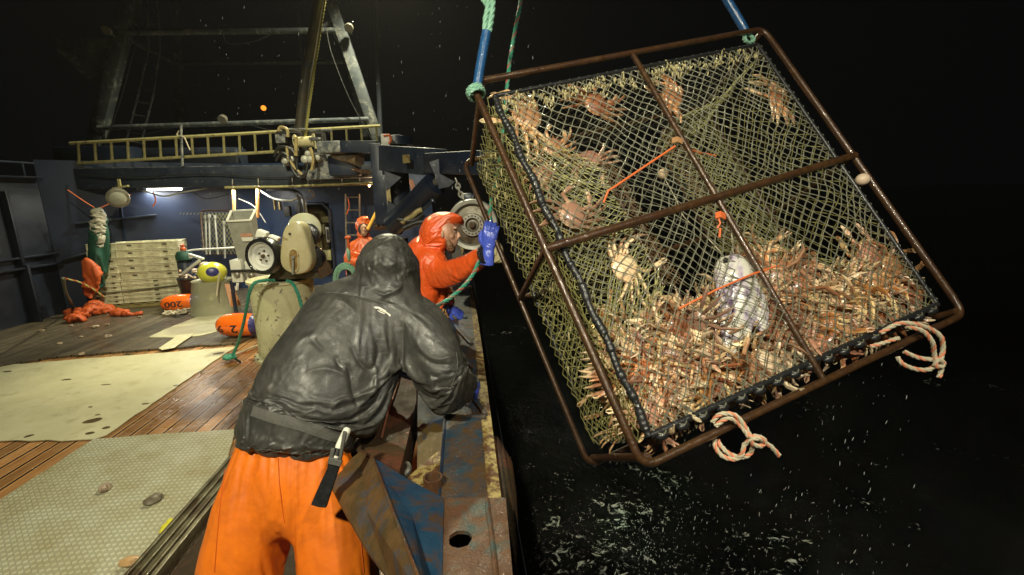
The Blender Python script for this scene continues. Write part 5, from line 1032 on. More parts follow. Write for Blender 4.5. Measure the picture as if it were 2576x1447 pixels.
# ---------------------------------------------------------------- people
def hand(wrist, fdir, back, side, curl=.5, thumb=.9, scale=1.0, spread=.10, name='glove', m_=None, parent=None, cuff=.07):
    """five fingered glove: wrist point, pointing direction, back-of-hand normal, side = +1 thumb towards fdir x back"""
    y = V(fdir).normalized(); z = V(back); z = (z-y*z.dot(y)).normalized(); x = y.cross(z)*side; s = scale; mb = MB(); W_ = V(wrist)
    P = lambda a, b, c: W_+x*a*s+y*b*s+z*c*s
    mb.tube([P(0,-cuff,0), P(0,-cuff*.4,0), P(0,.0,0), P(0,.03,0), P(.002,.07,.0), P(.0,.098,-.002)], [(.040*s,.034*s), (.038*s,.030*s), (.031*s,.023*s), (.038*s,.02*s), (.044*s,.018*s), (.040*s,.013*s)], 16, ref=x)
    for k, (ox, L, r_) in enumerate(((.031,.076,.0115), (.011,.086,.0118), (-.010,.080,.0113), (-.029,.062,.0102))):
        c_ = curl*(1+.12*k+.05*math.sin(k*5)); sp = spread*(1.5-k); a = P(ox,.088,0); pts = [P(ox*.9,.06,0), a]; ang = 0.0; seg = (.44,.31,.25); cur = a
        for j in range(3):
            ang += c_*(.75,1.0,.7)[j]; d_ = (y*math.cos(ang)-z*math.sin(ang)+x*sp*math.cos(ang)).normalized(); cur = cur+d_*L*seg[j]*s; pts.append(cur)
        mb.tube(pts, [r_*s*1.05, r_*s*1.1, r_*s, r_*s*.95, r_*s*.8], 10)
    t0 = P(.028,.02,-.004); t1 = P(.052,.045,-.012); t2 = P(.060,.072,-.02-.02*thumb); t3 = P(.056-.02*thumb,.094,-.03-.026*thumb)
    mb.tube([P(.01,.005,0), t0, t1, t2, t3], [.016*s,.018*s,.0145*s,.0125*s,.010*s], 10)
    A, Nn, F = fuse(mb, .0036*max(1, s), 3); A = wrinkle(A, Nn, .0012, 45, (1,1,1)); return skin(A, F, name, m_ or M['glove'], parent)
def catm(P, R_, n=8):
    pts = spline(P, n); rr = []; N_ = len(P)
    Rv = [V((*r_, 0)) if isinstance(r_, tuple) else V((r_, r_, 0)) for r_ in R_]; rs = spline(Rv, n)
    return pts, [(max(.004, r_.x), max(.004, r_.y)) for r_ in rs]
# ---- crewman in the dark jacket
m1 = thing('person', V((-.62, 1.72, .02)), 'person in dark hooded jacket and orange trousers bending over the rail, back to us', 'person')
lat = (RT*math.cos(.42)-UP*math.sin(.42))
mb = MB()
P_, R_ = catm([atc(738,1134,1.79), atc(744,1105,1.80), atc(752,1062,1.81), atc(798,985,1.86), atc(848,905,1.93), atc(897,835,1.99), atc(940,778,2.04), atc(962,732,2.09), atc(975,700,2.12)], [(.222,.170), (.226,.17), (.222,.162), (.262,.175), (.262,.18), (.268,.17), (.262,.15), (.17,.12), (.10,.09)])
mb.tube(P_, R_, 32, ref=lat)
mb.ell(atc(640,1062,1.80), (.075,.10,.045), None, 14, 8)                                     # skirt flare on the left
mb.ell(atc(660,1105,1.78), (.10,.10,.035), None, 14, 8)
# hood
P_, R_ = catm([atc(972,748,2.10), atc(974,706,2.08), atc(976,668,2.08), atc(982,634,2.10), atc(988,612,2.13)], [(.115,.12), (.135,.14), (.138,.15), (.108,.125), (.055,.06)])
mb.tube(P_, R_, 24, ref=lat); mb.ell(atc(1010,706,2.13), (.092,.11,.105)); mb.ell(atc(1000,672,2.13), (.104,.12,.10)); mb.ell(atc(1024,728,2.12), (.058,.09,.055)); mb.ell(atc(938,700,2.08), (.065,.09,.09))
# right arm
P_, R_ = catm([atc(1000,800,2.04), atc(1048,820,2.02), atc(1088,870,1.97), atc(1112,928,1.93), atc(1118,962,1.95), atc(1150,962,2.05), atc(1178,950,2.13)], [(.13,.13), (.142,.135), (.128,.12), (.112,.11), (.10,.10), (.082,.085), (.058,.06)])
mb.tube(P_, R_, 24)
# left arm, mostly hidden in front of him
P_, R_ = catm([atc(880,800,2.10), atc(900,850,2.22), atc(935,905,2.32), atc(975,925,2.30), atc(1006,932,2.28)], [.11,.105,.085,.07,.05])
mb.tube(P_, R_, 18)
A, Nn, F = fuse(mb, .0115, 6)
uvj, cj = projA(A)
belt = np.abs((uvj[:,1]-(1018+(uvj[:,0]-633)*.30))-14)              # distance from the waist band line
pin = np.clip(1.4-belt/16, 0, 1)*(uvj[:,1] > 960)
pin = np.maximum(pin, np.clip(1.3-np.hypot(uvj[:,0]-1176, uvj[:,1]-952)/22, 0, 1)); pin = np.maximum(pin, np.clip(1.3-np.hypot(uvj[:,0]-1006, uvj[:,1]-932)/22, 0, 1))
pin = np.maximum(pin, np.clip((722-uvj[:,1])/40, 0, 1)*.85)*1.0
A = drape(A, Nn, F, pin, grow=.125, frames=26, inset=.022, bend=.10, grav=1.0)
A, Nn, F = subsurf(A, F)
zz = lambda x, y: (566+x*.3347, 566+y*.3347)
def zc(*p): return [zz(a, b) for a, b in p]
A = folds(A, Nn, [(zc((600,1120),(760,1080),(900,1130)), .006, 8), (zc((905,1040),(940,1110),(960,1230),(1000,1390)), -.012, 7), (zc((940,860),(980,980),(1050,1070),(1105,1080),(1145,990),(1150,850)), -.010, 6), (zc((1100,1000),(1130,1090),(1135,1200),(1100,1330)), .010, 7), (zc((830,980),(850,1040),(880,1085)), -.010, 6), (zc((650,850),(690,900),(740,950)), -.008, 6), (zc((800,1390),(850,1330),(930,1305),(975,1350)), .010, 5), (zc((800,560),(900,590),(1010,690)), .009, 9), (zc((1180,740),(1200,860),(1235,980)), .007, 6), (zc((1430,860),(1500,960),(1600,1010),(1740,975)), .008, 7), (zc((1450,960),(1560,1040),(1680,1050)), -.007, 6), (zc((500,960),(560,880),(640,830)), .007, 9), (zc((760,508),(900,520),(1100,560),(1300,612),(1480,700),(1560,770)), -.004, 3), (zc((1345,740),(1335,860),(1330,1000),(1290,1080)), -.010, 6)])
A = wrinkle(A, Nn, .0008, 26, (1,1,.5), 4)
A = folds(A, Nn, autofolds([(975,660,40,35, 100,30, 45,.006,5, 9), (960,725,45,14, 15,15, 50,.008,5, 6), (1010,700,25,35, 80,25, 45,.006,5, 5)], 12))
jk = skin(A, F, 'jacket', M['jacket'], m1)
def bvh_of(A, F): return BVHTree.FromPolygons([V(p) for p in A.tolist()], F)
BJ = bvh_of(A, F)
def on_surf(B, u, v, off=.003, dflt=1.8):
    h = B.ray_cast(CAMP, ray(u, v).normalized())
    if h[0] is None: return atc(u, v, dflt)
    return h[0]+h[1].normalized()*off if h[1].dot(ray(u, v)) < 0 else h[0]-h[1].normalized()*off
def decal_strip(B, top, bot, n, k, off, name, m_, parent, dflt=1.8):
    T_ = spline([V((a, b, 0)) for a, b in top], n); B_ = spline([V((a, b, 0)) for a, b in bot], n); mb = MB(); K = k+1; L_ = len(T_)
    vs = [on_surf(B, T_[i].lerp(B_[i], j/k).x, T_[i].lerp(B_[i], j/k).y, off, dflt) for i in range(L_) for j in range(K)]
    back = [p+(p-CAMP).normalized()*.004 for p in vs]; n0 = len(vs)
    fs = [(i*K+j, (i+1)*K+j, (i+1)*K+j+1, i*K+j+1) for i in range(L_-1) for j in range(k)]; fs += [tuple(q+n0 for q in f) for f in fs]
    for i in range(L_-1): fs += [(i*K, (i+1)*K, (i+1)*K+n0, i*K+n0), (i*K+k, (i+1)*K+k, (i+1)*K+k+n0, i*K+k+n0)]
    return mb.add(vs+back, fs).build(name, m_, parent)
decal_strip(BJ, [(640,1020),(690,1038),(755,1055),(820,1076),(868,1088)], [(632,1046),(690,1066),(755,1084),(820,1106),(864,1116)], 8, 5, .004, 'waist_band', M['web'], m1)
for top, bot in (([(940,773),(950,772),(960,776),(972,783)], [(945,777),(952,777),(961,781),(970,786)]), ([(952,778),(962,782),(973,786),(983,793)], [(954,781),(963,785),(973,790),(981,797)]), ([(948,780),(958,785),(968,789)], [(950,783),(960,788),(968,791)])):
    decal_strip(BJ, top, bot, 5, 1, .002, 'back_emblem', M['knife_white'], m1)
mb = MB(); mb.tube([on_surf(BJ, u, v, .002) for u, v in [zz(a, b) for a, b in ((1262,1165),(1262,1210),(1225,1265),(1170,1300),(1150,1330))]], .0018, 5); mb.build('seam_thread', M['web'], m1)
for pts in (((760,508),(900,520),(1100,560),(1300,612),(1480,700),(1560,790)), ((1345,700),(1335,860),(1335,1000),(1310,1060)), ((1740,960),(1745,1080),(1690,1250))):
    mb = MB(); mb.tube([on_surf(BJ, p.x, p.y, .0008) for p in spline([V((*zz(a, b), 0)) for a, b in pts], 5)], .0017, 5); mb.build('taped_seam', M['web'], m1)
# trousers and boots
mb = MB()
mb.tube(*catm([atc(752,1050,1.84), atc(744,1115,1.82), atc(738,1180,1.80), atc(732,1240,1.80), atc(728,1290,1.81)], [(.150,.115), (.175,.13), (.200,.14), (.215,.145), (.205,.135)]), 28, ref=RT)
kL = atc(597,1430,1.76); kR = atc(848,1430,1.76); hipL = atc(650,1185,1.80); hipR = atc(815,1185,1.80)
fL = V((kL.x-.03, kL.y+.02, .12)); fR = V((kR.x+.03, kR.y+.02, .12))
for hp, kk, ff, s_ in ((hipL, kL, fL, -1), (hipR, kR, fR, 1)):
    mb.tube(*catm([hp+V((-s_*.03,.03,.12)), hp, hp.lerp(kk,.35), hp.lerp(kk,.7), kk, kk.lerp(ff,.4), ff], [(.09,.09), (.115,.115), (.140,.130), (.147,.135), (.148,.135), (.14,.125), (.12,.115)]), 24, ref=RT)
A, Nn, F = fuse(mb, .0135, 10)
uvt, ct = projA(A); pin = np.maximum(np.clip((1150-uvt[:,1])/40, 0, 1), np.clip((.24-A[:,2])/.06, 0, 1)*.9)
A = drape(A, Nn, F, pin, grow=.13, frames=26, inset=.016, bend=.6, stiff=18, seed=3)
A, Nn, F = subsurf(A, F)
A = folds(A, Nn, [([(700,1160),(706,1240),(718,1330)], -.006, 4)])
A = wrinkle(A, Nn, .0008, 18, (1,1,.5), 6)
skin(A, F, 'trousers', M['bibs'], m1); BT = bvh_of(A, F)
for pts in (((700,1152),(702,1200),(708,1260),(716,1315)), ((566,1180),(556,1260),(548,1340),(540,1440)), ((880,1180),(893,1260),(905,1340),(915,1440))):
    mb = MB(); mb.tube([on_surf(BT, p.x, p.y, .0006) for p in spline([V((a, b, 0)) for a, b in pts], 6)], .0018, 5); mb.build('welded_seam', mat('dark_orange_seam', (.45,.08,.006), rough=.5), m1)
for ff in (fL, fR):
    mb = MB(); mb.tube(*catm([ff+V((0,-.0,.06)), ff+V((0,0,-.04)), ff+V((0,.05,-.05)), ff+V((0,.13,-.07)), ff+V((0,.19,-.075))], [(.07,.07), (.065,.07), (.055,.06), (.052,.042), (.03,.025)]), 16, ref=(1,0,0))
    A, Nn, F = fuse(mb, .01, 3); A[:,2] = np.maximum(A[:,2], .021); skin(A, F, 'boot', M['rubber'], m1)
hand(atc(1172,962,2.14), (.25,.75,-.25), (.55,-.2,.8), 1, curl=.55, scale=1.12, parent=m1)
hand(atc(1008,934,2.27), (.8,.3,-.35), (0,-.5,.85), -1, curl=.7, scale=1.05, parent=m1)
# knife in its sheath on the waist band
kn = thing('sheathed_knife', atc(810,1270,1.53), 'white and black handled knife in a black sheath at the dark jacketed man\'s hip', 'knife')
a, b = atc(851,1130,1.575), atc(876,1076,1.60); mb = MB(); mb.tube(spline([a, a.lerp(b,.5), b], 4), [.0125,.014,.0145,.0145,.0145,.0140,.014,.0135,.008], 14); mb.build('handle', M['knife_white'], kn)
mb = MB(); mb.tube([atc(846,1146,1.565), atc(852,1128,1.573)], [.012,.0132], 14); mb.build('black_band', M['dark'], kn)
mb = MB(); mb.tube([atc(841,1158,1.562), atc(846,1146,1.567)], [.011,.0118], 14); mb.build('guard', M['knife_white'], kn)
def slab(uvs, c_, th, name, m_, par):
    mb = MB(); pts = [atc(u, v, c_+(1150-v)*-.0000) for u, v in uvs]; mb.plate(pts, FWD*th); return mb.build(name, m_, par, bevel=.003)
slab([(826,1150),(860,1162),(850,1185),(819,1279),(800,1277),(781,1271),(805,1215),(822,1180)], 1.545, .014, 'sheath', M['rubber'], kn)
slab([(832,1128),(842,1130),(836,1158),(826,1155)], 1.548, .012, 'strap', M['web'], kn); slab([(862,1085),(871,1088),(858,1160),(850,1158)], 1.556, .012, 'strap', M['web'], kn)
slab([(826,1150),(860,1160),(856,1176),(823,1168)], 1.538, .006, 'keeper', M['web'], kn)
# ---- crewman in the orange jacket, pushing the pot
m2 = thing('person', V((-.55, 3.55, .02)), 'bearded person in wet orange hooded jacket steadying the pot with a raised blue glove', 'person')
mb = MB(); C1 = 3.5
mb.tube(*catm([atc(1040,850,3.60), atc(1050,780,3.58), atc(1060,720,3.55), atc(1062,665,3.52), atc(1068,630,3.50), atc(1082,606,3.48)], [(.16,.18), (.18,.18), (.19,.18), (.195,.17), (.14,.14), (.09,.09)]), 24, ref=RT)
mb.ell(atc(1045,645,3.52), (.13,.16,.12)); mb.ell(atc(1082,662,3.42), (.14,.12,.13))
mb.tube(*catm([atc(1072,662,3.42), atc(1112,680,3.34), atc(1150,672,3.22), atc(1190,655,3.12), atc(1224,640,3.03)], [.105,.084,.072,.064,.058]), 20)
mb.tube(*catm([atc(1070,680,3.62), atc(1095,715,3.72), atc(1118,745,3.72), atc(1125,768,3.70)], [.11,.09,.075,.06]), 18)
A, Nn, F = fuse(mb, .016, 5); uvt, ct = projA(A)
pin = np.maximum.reduce([np.clip(1.3-np.hypot(uvt[:,0]-1222, uvt[:,1]-641)/14, 0, 1), np.clip((uvt[:,1]-835)/12, 0, 1), np.clip(1.3-np.hypot(uvt[:,0]-1125, uvt[:,1]-766)/14, 0, 1), np.clip(1.3-np.hypot(uvt[:,0]-1084, uvt[:,1]-606)/18, 0, 1)])
A = drape(A, Nn, F, pin, grow=.10, frames=24, inset=.018, bend=.15, seed=5)
A, Nn, F = subsurf(A, F); skin(A, F, 'jacket', M['red_oil'], m2)
mb = MB()
mb.ell(atc(1096,588,3.47), (.125,.14,.135), None, 18, 12)
mb.tube(*catm([atc(1092,578,3.47), atc(1112,566,3.46), atc(1132,558,3.45), atc(1150,554,3.44), atc(1166,553,3.43)], [(.11,.12), (.10,.115), (.068,.10), (.034,.085), (.010,.05)]), 16)
mb.tube(*catm([atc(1078,622,3.47), atc(1100,626,3.45), atc(1116,630,3.43)], [.10,.08,.045]), 14); mb.ell(atc(1110,600,3.40), (.045,.05,.085)); mb.ell(atc(1112,598,3.55), (.06,.05,.085))
A, Nn, F = fuse(mb, .0105, 5); uvt, ct = projA(A)
pin = np.maximum(np.clip((uvt[:,1]-625)/10, 0, 1), np.clip((uvt[:,0]-1118)/14, 0, 1))
A = drape(A, Nn, F, pin, grow=.11, frames=18, inset=.010, bend=.2, seed=9, grav=.6); A, Nn, F = subsurf(A, F); skin(A, F, 'hood', M['red_oil'], m2)
hd = lambda u, v, dc=0.0: atc(1122+(u-1122)*1.06, 588+(v-588)*1.06, 3.44+dc*1.05)
mb = MB(); mb.ell(hd(1121,585), (.088,.09,.098), None, 18, 12); mb.tube(*catm([hd(1130,592), hd(1134,606), hd(1133,621)], [.062,.055,.038]), 14); mb.ell(hd(1133,621), (.034,.04,.026))
mb.tube([hd(1146,576), hd(1151,588), hd(1154,597)], [.011,.0135,.0155], 10); mb.ell(hd(1149,600,-.012), (.011,.012,.009)); mb.ell(hd(1149,600,.012), (.011,.012,.009))
mb.tube([hd(1143,575,-.045), hd(1148,573), hd(1143,575,.045)], .012, 8); mb.tube([hd(1140,607,-.022), hd(1145,606.5), hd(1140,607,.022)], .0075, 8); mb.tube([hd(1139,611,-.02), hd(1143,611), hd(1139,611,.02)], .0075, 8); mb.ell(hd(1135,594,-.045), (.025,.025,.028)); mb.ell(hd(1113,590,-.088), (.012,.012,.03))
A, Nn, F = fuse(mb, .0045, 3); hdm = skin(A, F, 'head', M['skin'], m2)
for dc in (-.034, .034):
    mb = MB(); mb.ell(hd(1142.4,584,dc), (.0105,.0105,.0095)); e_ = mb.build('eye', mat('eye_white', (.30,.24,.20), rough=.3), hdm); mb = MB(); mb.ell(hd(1145.0,584.3,dc*1.02), (.0058,.0058,.0062)); mb.build('iris', M['dark'], hdm)
    mb = MB(); mb.tube([hd(1141,578,dc*1.6), hd(1145.5,577,dc*1.1), hd(1148,579,dc*.5)], [.004,.006,.004], 6); mb.build('eyebrow', M['hair'], hdm)
mb = MB(); mb.tube(*catm([hd(1126,604,-.052), hd(1131,616,-.045), hd(1135,625,-.015), hd(1135,625,.02), hd(1128,612,.05)], [.018,.024,.026,.024,.018]), 12); mb.tube([hd(1143,603.5,-.03), hd(1148,603), hd(1143,603.5,.03)], .008, 8); mb.ell(hd(1137,618), (.026,.04,.022))
A, Nn, F = fuse(mb, .005, 2); A = wrinkle(A, Nn, .004, 60, (1,1,1)); skin(A, F, 'beard', M['beard'], hdm)
mb = MB()
for k in range(9): a0 = random.random(); mb.tube(spline([hd(1138+k*2.4,562,-.05+.01*k), hd(1143+k*2.2,570,-.045+.008*k), hd(1146+k*1.8,579+random.random()*5,-.04+.006*k)], 3), .0022, 4)
mb.build('hair', M['hair'], hdm)
hand(atc(1229,628,3.02), (.16,.0,1), (-.25,-1,.1), -1, curl=.42, thumb=.25, scale=1.22, spread=.07, parent=m2, cuff=.085)
hand(atc(1126,770,3.72), (.75,.0,-.55), (.3,-.5,.8), 1, curl=.28, thumb=.3, scale=1.15, spread=.14, parent=m2)
mb = MB(); 
q0, q1 = atc(1220,622,3.03), atc(1228,658,3.03); axw = (atc(1224,640,3.03)-atc(1190,655,3.12)).normalized(); mb.lathe([(.070,-.012), (.073,-.006), (.073,.006), (.070,.012)], atc(1222,641,3.035), axw, 24); mb.build('cuff_band', M['dark'], m2)
mb = MB(); hp = atc(1040,850,3.60)
mb.tube(*catm([hp+V((0,0,.1)), hp, hp+V((0,.0,-.15))], [(.17,.18),(.18,.19),(.14,.15)]), 20, ref=RT)
for s_ in (-1,1): mb.tube(*catm([hp+V((s_*.08,0,0)), hp+V((s_*.11,.03,-.3)), V((hp.x+s_*.12, hp.y-.02, .10))], [(.10,.11),(.10,.10),(.085,.085)]), 18)
A, Nn, F = fuse(mb, .014, 4); A = wrinkle(A, Nn, .008, 8); skin(A, F, 'trousers', M['bibs'], m2)
for s_ in (-1,1):
    mb = MB(); q = V((hp.x+s_*.12, hp.y-.02, .09)); mb.tube(*catm([q+V((0,0,.05)), q+V((.02,0,-.02)), q+V((.10,0,-.03)), q+V((.17,0,-.035))], [.06,.058,.045,.02]), 14); A, Nn, F = fuse(mb, .012, 3); A[:,2] = np.maximum(A[:,2], .021); skin(A, F, 'boot', M['rubber'], m2)
# ---- far crewman
m3 = thing('person', V((atc(905,690,8.1).x, 7.95, .03)), 'person in orange hooded jacket crouching far back by the crane pedestal, facing us', 'person')
f = lambda u, v, dc=0.0: atc(u, v, 8.1+dc)
om = mat('dull_orange_oilskin', (.68,.11,.02), (.74,.14,.03), 6, .3, .45, 0, .004, 20, .35)
mb = MB(); mb.tube(*catm([f(905,700,.1), f(906,665,.1), f(912,630,.08), f(917,610,.08), f(917,596,.08)], [(.24,.17),(.24,.17),(.27,.16),(.22,.14),(.10,.10)]), 20, ref=RT)
mb.tube(*catm([f(892,618,.05), f(882,636,-.05), f(883,655,-.15), f(905,660,-.3)], [.10,.095,.085,.07]), 14); mb.tube(*catm([f(940,612,.05), f(950,630,-.02), f(948,655,-.12), f(925,662,-.28)], [.10,.09,.085,.07]), 14)
A, Nn, F = fuse(mb, .022, 4); uvt, ct = projA(A); pin = np.maximum.reduce([np.clip((uvt[:,1]-688)/8, 0, 1), np.clip((604-uvt[:,1])/8, 0, 1), np.clip(1.3-np.hypot(uvt[:,0]-907, uvt[:,1]-661)/8, 0, 1), np.clip(1.3-np.hypot(uvt[:,0]-925, uvt[:,1]-662)/8, 0, 1)])
A = drape(A, Nn, F, pin, grow=.14, frames=20, inset=.02, bend=.3, seed=2); A, Nn, F = subsurf(A, F); skin(A, F, 'jacket', om, m3)
mb = MB(); mb.ell(f(914,568,.06), (.135,.12,.155), None, 18, 12); mb.ell(f(917,551,.02), (.07,.09,.05)); mb.ell(f(914,590,.05), (.11,.10,.08)); A, Nn, F = fuse(mb, .014, 4); A = wrinkle(A, Nn, .010, 10, (1,1,1), 2); skin(A, F, 'hood', om, m3)
mb = MB(); mb.lathe([(.09,.0), (.105,-.03), (.06,-.05)], f(915.5,577,-.07), (CAMP-f(915,577)).normalized(), 24); mb.build('hood_lining', M['dark'], m3)
mb = MB(); mb.ell(f(915.5,576,-.045), (.068,.07,.088), None, 18, 12); mb.tube([f(915.5,574,-.115), f(915.5,580,-.135)], [.009,.015], 8); mb.ell(f(915.5,586,-.075), (.04,.045,.035)); mb.tube([f(912,584.5,-.110), f(919,584.5,-.110)], .007, 6); mb.tube([f(909,570.5,-.10), f(915.5,570,-.112), f(922,570.5,-.10)], .010, 6)
A, Nn, F = fuse(mb, .006, 2); h3 = skin(A, F, 'head', M['skin'], m3)
for u in (911.8, 919.2): mb = MB(); mb.ell(f(u, 573.6, -.108), (.012,.009,.007)); mb.build('eye', M['dark'], h3)
mb = MB(); mb.tube(*catm([f(908,584,-.08), f(912,592,-.085), f(919,592,-.085), f(923,584,-.08)], [.012,.016,.016,.012]), 8); mb.build('beard', M['beard'], h3)
mb = MB(); wq = f(905,700,.1)
mb.tube(*catm([wq+V((0,0,.05)), wq+V((0,0,-.10))], [(.2,.16),(.2,.16)]), 16, ref=RT)
for s_ in (-1,1): mb.tube(*catm([wq+V((s_*.10,0,-.08)), wq+V((s_*.14,-.28,-.05)), V((wq.x+s_*.15, wq.y-.22, .12))], [.11,.10,.08]), 14)
A, Nn, F = fuse(mb, .018, 3); skin(A, F, 'trousers', M['bibs'], m3)
for s_ in (-1,1): mb = MB(); q = V((wq.x+s_*.15, wq.y-.22, .10)); mb.tube(*catm([q+V((0,0,.05)), q+V((0,-.03,-.02)), q+V((0,-.14,-.035))], [.055,.055,.03]), 12); mb.build('boot', M['rubber'], m3)
hand(f(906,660,-.34), (.8,-.5,.1), (0,-.6,.7), 1, curl=.7, name='glove', m_=M['rubber'], parent=m3)
hand(f(924,663,-.32), (-.8,-.5,.1), (0,-.6,.7), -1, curl=.7, name='glove', m_=M['rubber'], parent=m3)
# ---------------------------------------------------------------- crab pot
def rod(r):
    t = math.sqrt(sum(x*x for x in r)); return Matrix.Rotation(t, 3, V(r))
_RP = rod((-.327,-.224,-.346)); _tp = V((-.225,-1.131,2.513)); PW, PHt, PT = 2.097, 2.13, .728
def Q(a, b, w): q = _RP @ V((a, b, w))+_tp; return CAMP+RT*q.x-UP*q.y+FWD*q.z
def camv(d): return RT*d.x-UP*d.y+FWD*d.z
eA, eB, eW = (camv(_RP @ V(v_)) for v_ in ((1,0,0),(0,1,0),(0,0,1)))
POT = Matrix((eA, eB, eW)).transposed()
def inv(u, v, w):
    o = Q(0,0,w); d_ = ray(u, v); t = (o-CAMP).dot(eW)/d_.dot(eW); p = CAMP+d_*t-o; return p.dot(eA), p.dot(eB)
pot = thing('crab_pot', Q(0, PHt, PT), 'big tilted rusty framed crab pot full of crabs, swung over the water', 'crab pot')
def bar(pts, r_, name='frame_bar', ribbed=False, m_=None, n=12):
    mb = MB(); P = [Q(*p) for p in pts]
    if ribbed:
        out = []; rr = []
        for a, b in zip(P, P[1:]):
            k = max(2, int((b-a).length/.0065))
            for j in range(k): out.append(a.lerp(b, j/k)); rr.append(r_*(1.0 if j % 2 else .90))
        out.append(P[-1]); rr.append(r_); mb.tube(out, rr, n)
    else: mb.tube(P, r_, n)
    return mb.build(name, m_ or M['barrust'], pot)
def loop(w_, r_, rr=.065):
    pts = []
    for (cx_, cy_, a0) in ((PW-rr, rr, -90), (PW-rr, PHt-rr, 0), (rr, PHt-rr, 90), (rr, rr, 180)):
        for k in range(7): a = R(a0+15*k); pts.append((cx_+rr*math.cos(a), cy_+rr*math.sin(a), w_))
    mb = MB(); P = []; n = len(pts)
    for i in range(n):
        a, b = Q(*pts[i]), Q(*pts[(i+1) % n]); k = max(1, int((b-a).length/.12)); P += [a.lerp(b, j/k) for j in range(k)]
    mb.tube(P, r_, 12, closed=True); return mb.build('frame_loop', M['barrust'], pot)
loop(0, .0185); loop(PT, .017)
bar([(PW*.5,.0,0), (PW*.5,PHt,0)], .0175, ribbed=True); bar([(0,PHt*.5,-.012), (PW,PHt*.5,-.012)], .0225)
bar([(0,.10,-.003),(0,PHt-.10,-.003)], .019, 'side_bar', True); bar([(PW,.10,-.003),(PW,PHt-.10,-.003)], .019, 'side_bar', True); bar([(0,.1,PT),(0,PHt-.1,PT)], .0175, 'side_bar', True)
bar([(PW*.5,0,PT),(PW*.5,PHt,PT)], .016); bar([(0,PHt*.5,PT),(PW,PHt*.5,PT)], .018)
for a, b in ((.05,.03),(0,PHt*.5),(.04,PHt-.03),(PW-.04,.03),(PW,PHt*.5),(PW-.04,PHt-.03)): bar([(a,b,0),(a,b,PT)], .019, 'spacer_bar')
# net rims: rubber sleeved rods inside the frame
ri = .10
def rim(pts, r_=.013, name='net_rim', m_=None): return bar(pts, r_, name, m_=m_ or M['rubber'], n=10)
for w_ in (.02, PT-.04):
    rim([(ri,ri,w_),(PW-ri,ri,w_)]); rim([(ri,PHt-ri,w_),(PW-ri,PHt-ri,w_)], .016); rim([(PW-ri,ri,w_),(PW-ri,PHt-ri,w_)])
def banded(a, w_, r_=.017):
    mb = MB(); out = []; rr = []; K = 300
    for k in range(K+1):
        b = ri+(PHt-2*ri)*k/K; out.append(Q(a+.006*math.sin(b*21), b, w_)); rr.append(r_*(1+.28*(noise.noise(V((b*11,0,w_)))>0))*(1+.05*math.sin(k*1.6)))
    mb.tube(out, rr, 10); mb.build('net_rim', M['rubber'], pot)
banded(ri, .02); banded(ri*.9, PT-.04, .013)
# netting
def netpanel(fn, U_, V_, s_, r_, m_, name='netting', jit=.004, knots=True, seed=0.0, label=None, slack=.045):
    mb = MB(); d_ = s_*math.sqrt(2); h = d_/2; eb = 3
    def pt(x, y):
        j = V((noise.noise(V((x*8+seed,y*8,0))), noise.noise(V((x*8+seed,y*8,5))), noise.noise(V((x*7+seed,y*7,9)))))*jit*2+V((noise.noise(V((x*41+seed,y*43,2))), noise.noise(V((x*37,y*47+seed,6))), 0))*jit*.7
        lf = V((noise.noise(V((x*2.6+seed,y*2.6,11))), noise.noise(V((x*2.6+seed,y*2.6,17))), noise.noise(V((x*2.2+seed,y*2.2,23)))))*slack; e_ = min(1, 6*min(x, U_-x, y, V_-y)); j += lf*max(0, e_)
        q = fn(x, y); return Q(q[0]+j.x, q[1]+j.y, q[2]+j.z)
    nU = int(U_/h); nV = int(V_/h); hU = U_/nU; hV = V_/nV
    P = {}
    for i in range(nU+1):
        for j in range(nV+1):
            if (i+j) % 2 == 0: P[i, j] = pt(i*hU, j*hV)
    def line(i, j, di, dj):
        out = []
        while (i, j) in P: out.append(P[i, j]); i += di; j += dj
        if len(out) > 1:
            f_ = []
            for a, b in zip(out, out[1:]): f_ += [a, a.lerp(b,.5)+V((noise.noise(a*31), noise.noise(b*29), noise.noise(a*27)))*r_*1.6]
            mb.tube(f_+[out[-1]], [r_*(1.5 if k % 2 == 0 and knots else 1)*(1+.25*noise.noise(q*23)) for k, q in enumerate(f_+[out[-1]])], 4, caps=False)
    for i in range(0, nU+1):
        if i % 2 == 0: line(i, 0, 1, 1); line(i, 0, -1, 1)
        if (i+nV) % 2 == 0: pass
    for j in range(1, nV+1):
        if j % 2 == 0: line(0, j, 1, 1)
        if (nU+j) % 2 == 0: line(nU, j, -1, 1)
    o = mb.build(name, m_, pot)
    for p in o.data.polygons: p.use_smooth = True
    if label: o['label'] = label
    return o
uA, uB = PW-2*ri, PHt-2*ri
netpanel(lambda x, y: (ri+x, ri+y, .02-.012*math.sin(math.pi*x/uA)*math.sin(math.pi*y/uB)), uA, uB, .045, .0025, M['net'], jit=.007, label='grey green front netting')
netpanel(lambda x, y: (ri+x, ri+y, PT-.04+.03*math.sin(math.pi*x/uA)*math.sin(math.pi*y/uB)), uA, uB, .060, .0021, M['net'], seed=7)
us = PT-.06
netpanel(lambda x, y: (ri*.6+.05*math.sin(math.pi*x/us)*math.sin(math.pi*y/uB), ri+y, .02+x), us, uB, .046, .0021, M['net_olive'], jit=.007, seed=3, label='olive side netting')
netpanel(lambda x, y: (PW-ri-.05*math.sin(math.pi*x/us), ri+y, .02+x), us, uB, .066, .0024, M['net_olive'], jit=.008, seed=13, label='olive side netting')
netpanel(lambda x, y: (ri+x, ri+.02*math.sin(math.pi*y/us), .02+y), uA, us, .056, .0019, M['net'], seed=17)
netpanel(lambda x, y: (ri+x, PHt-ri+.02*math.sin(math.pi*y/us), .02+y), uA, us, .056, .0022, M['net'], seed=19)
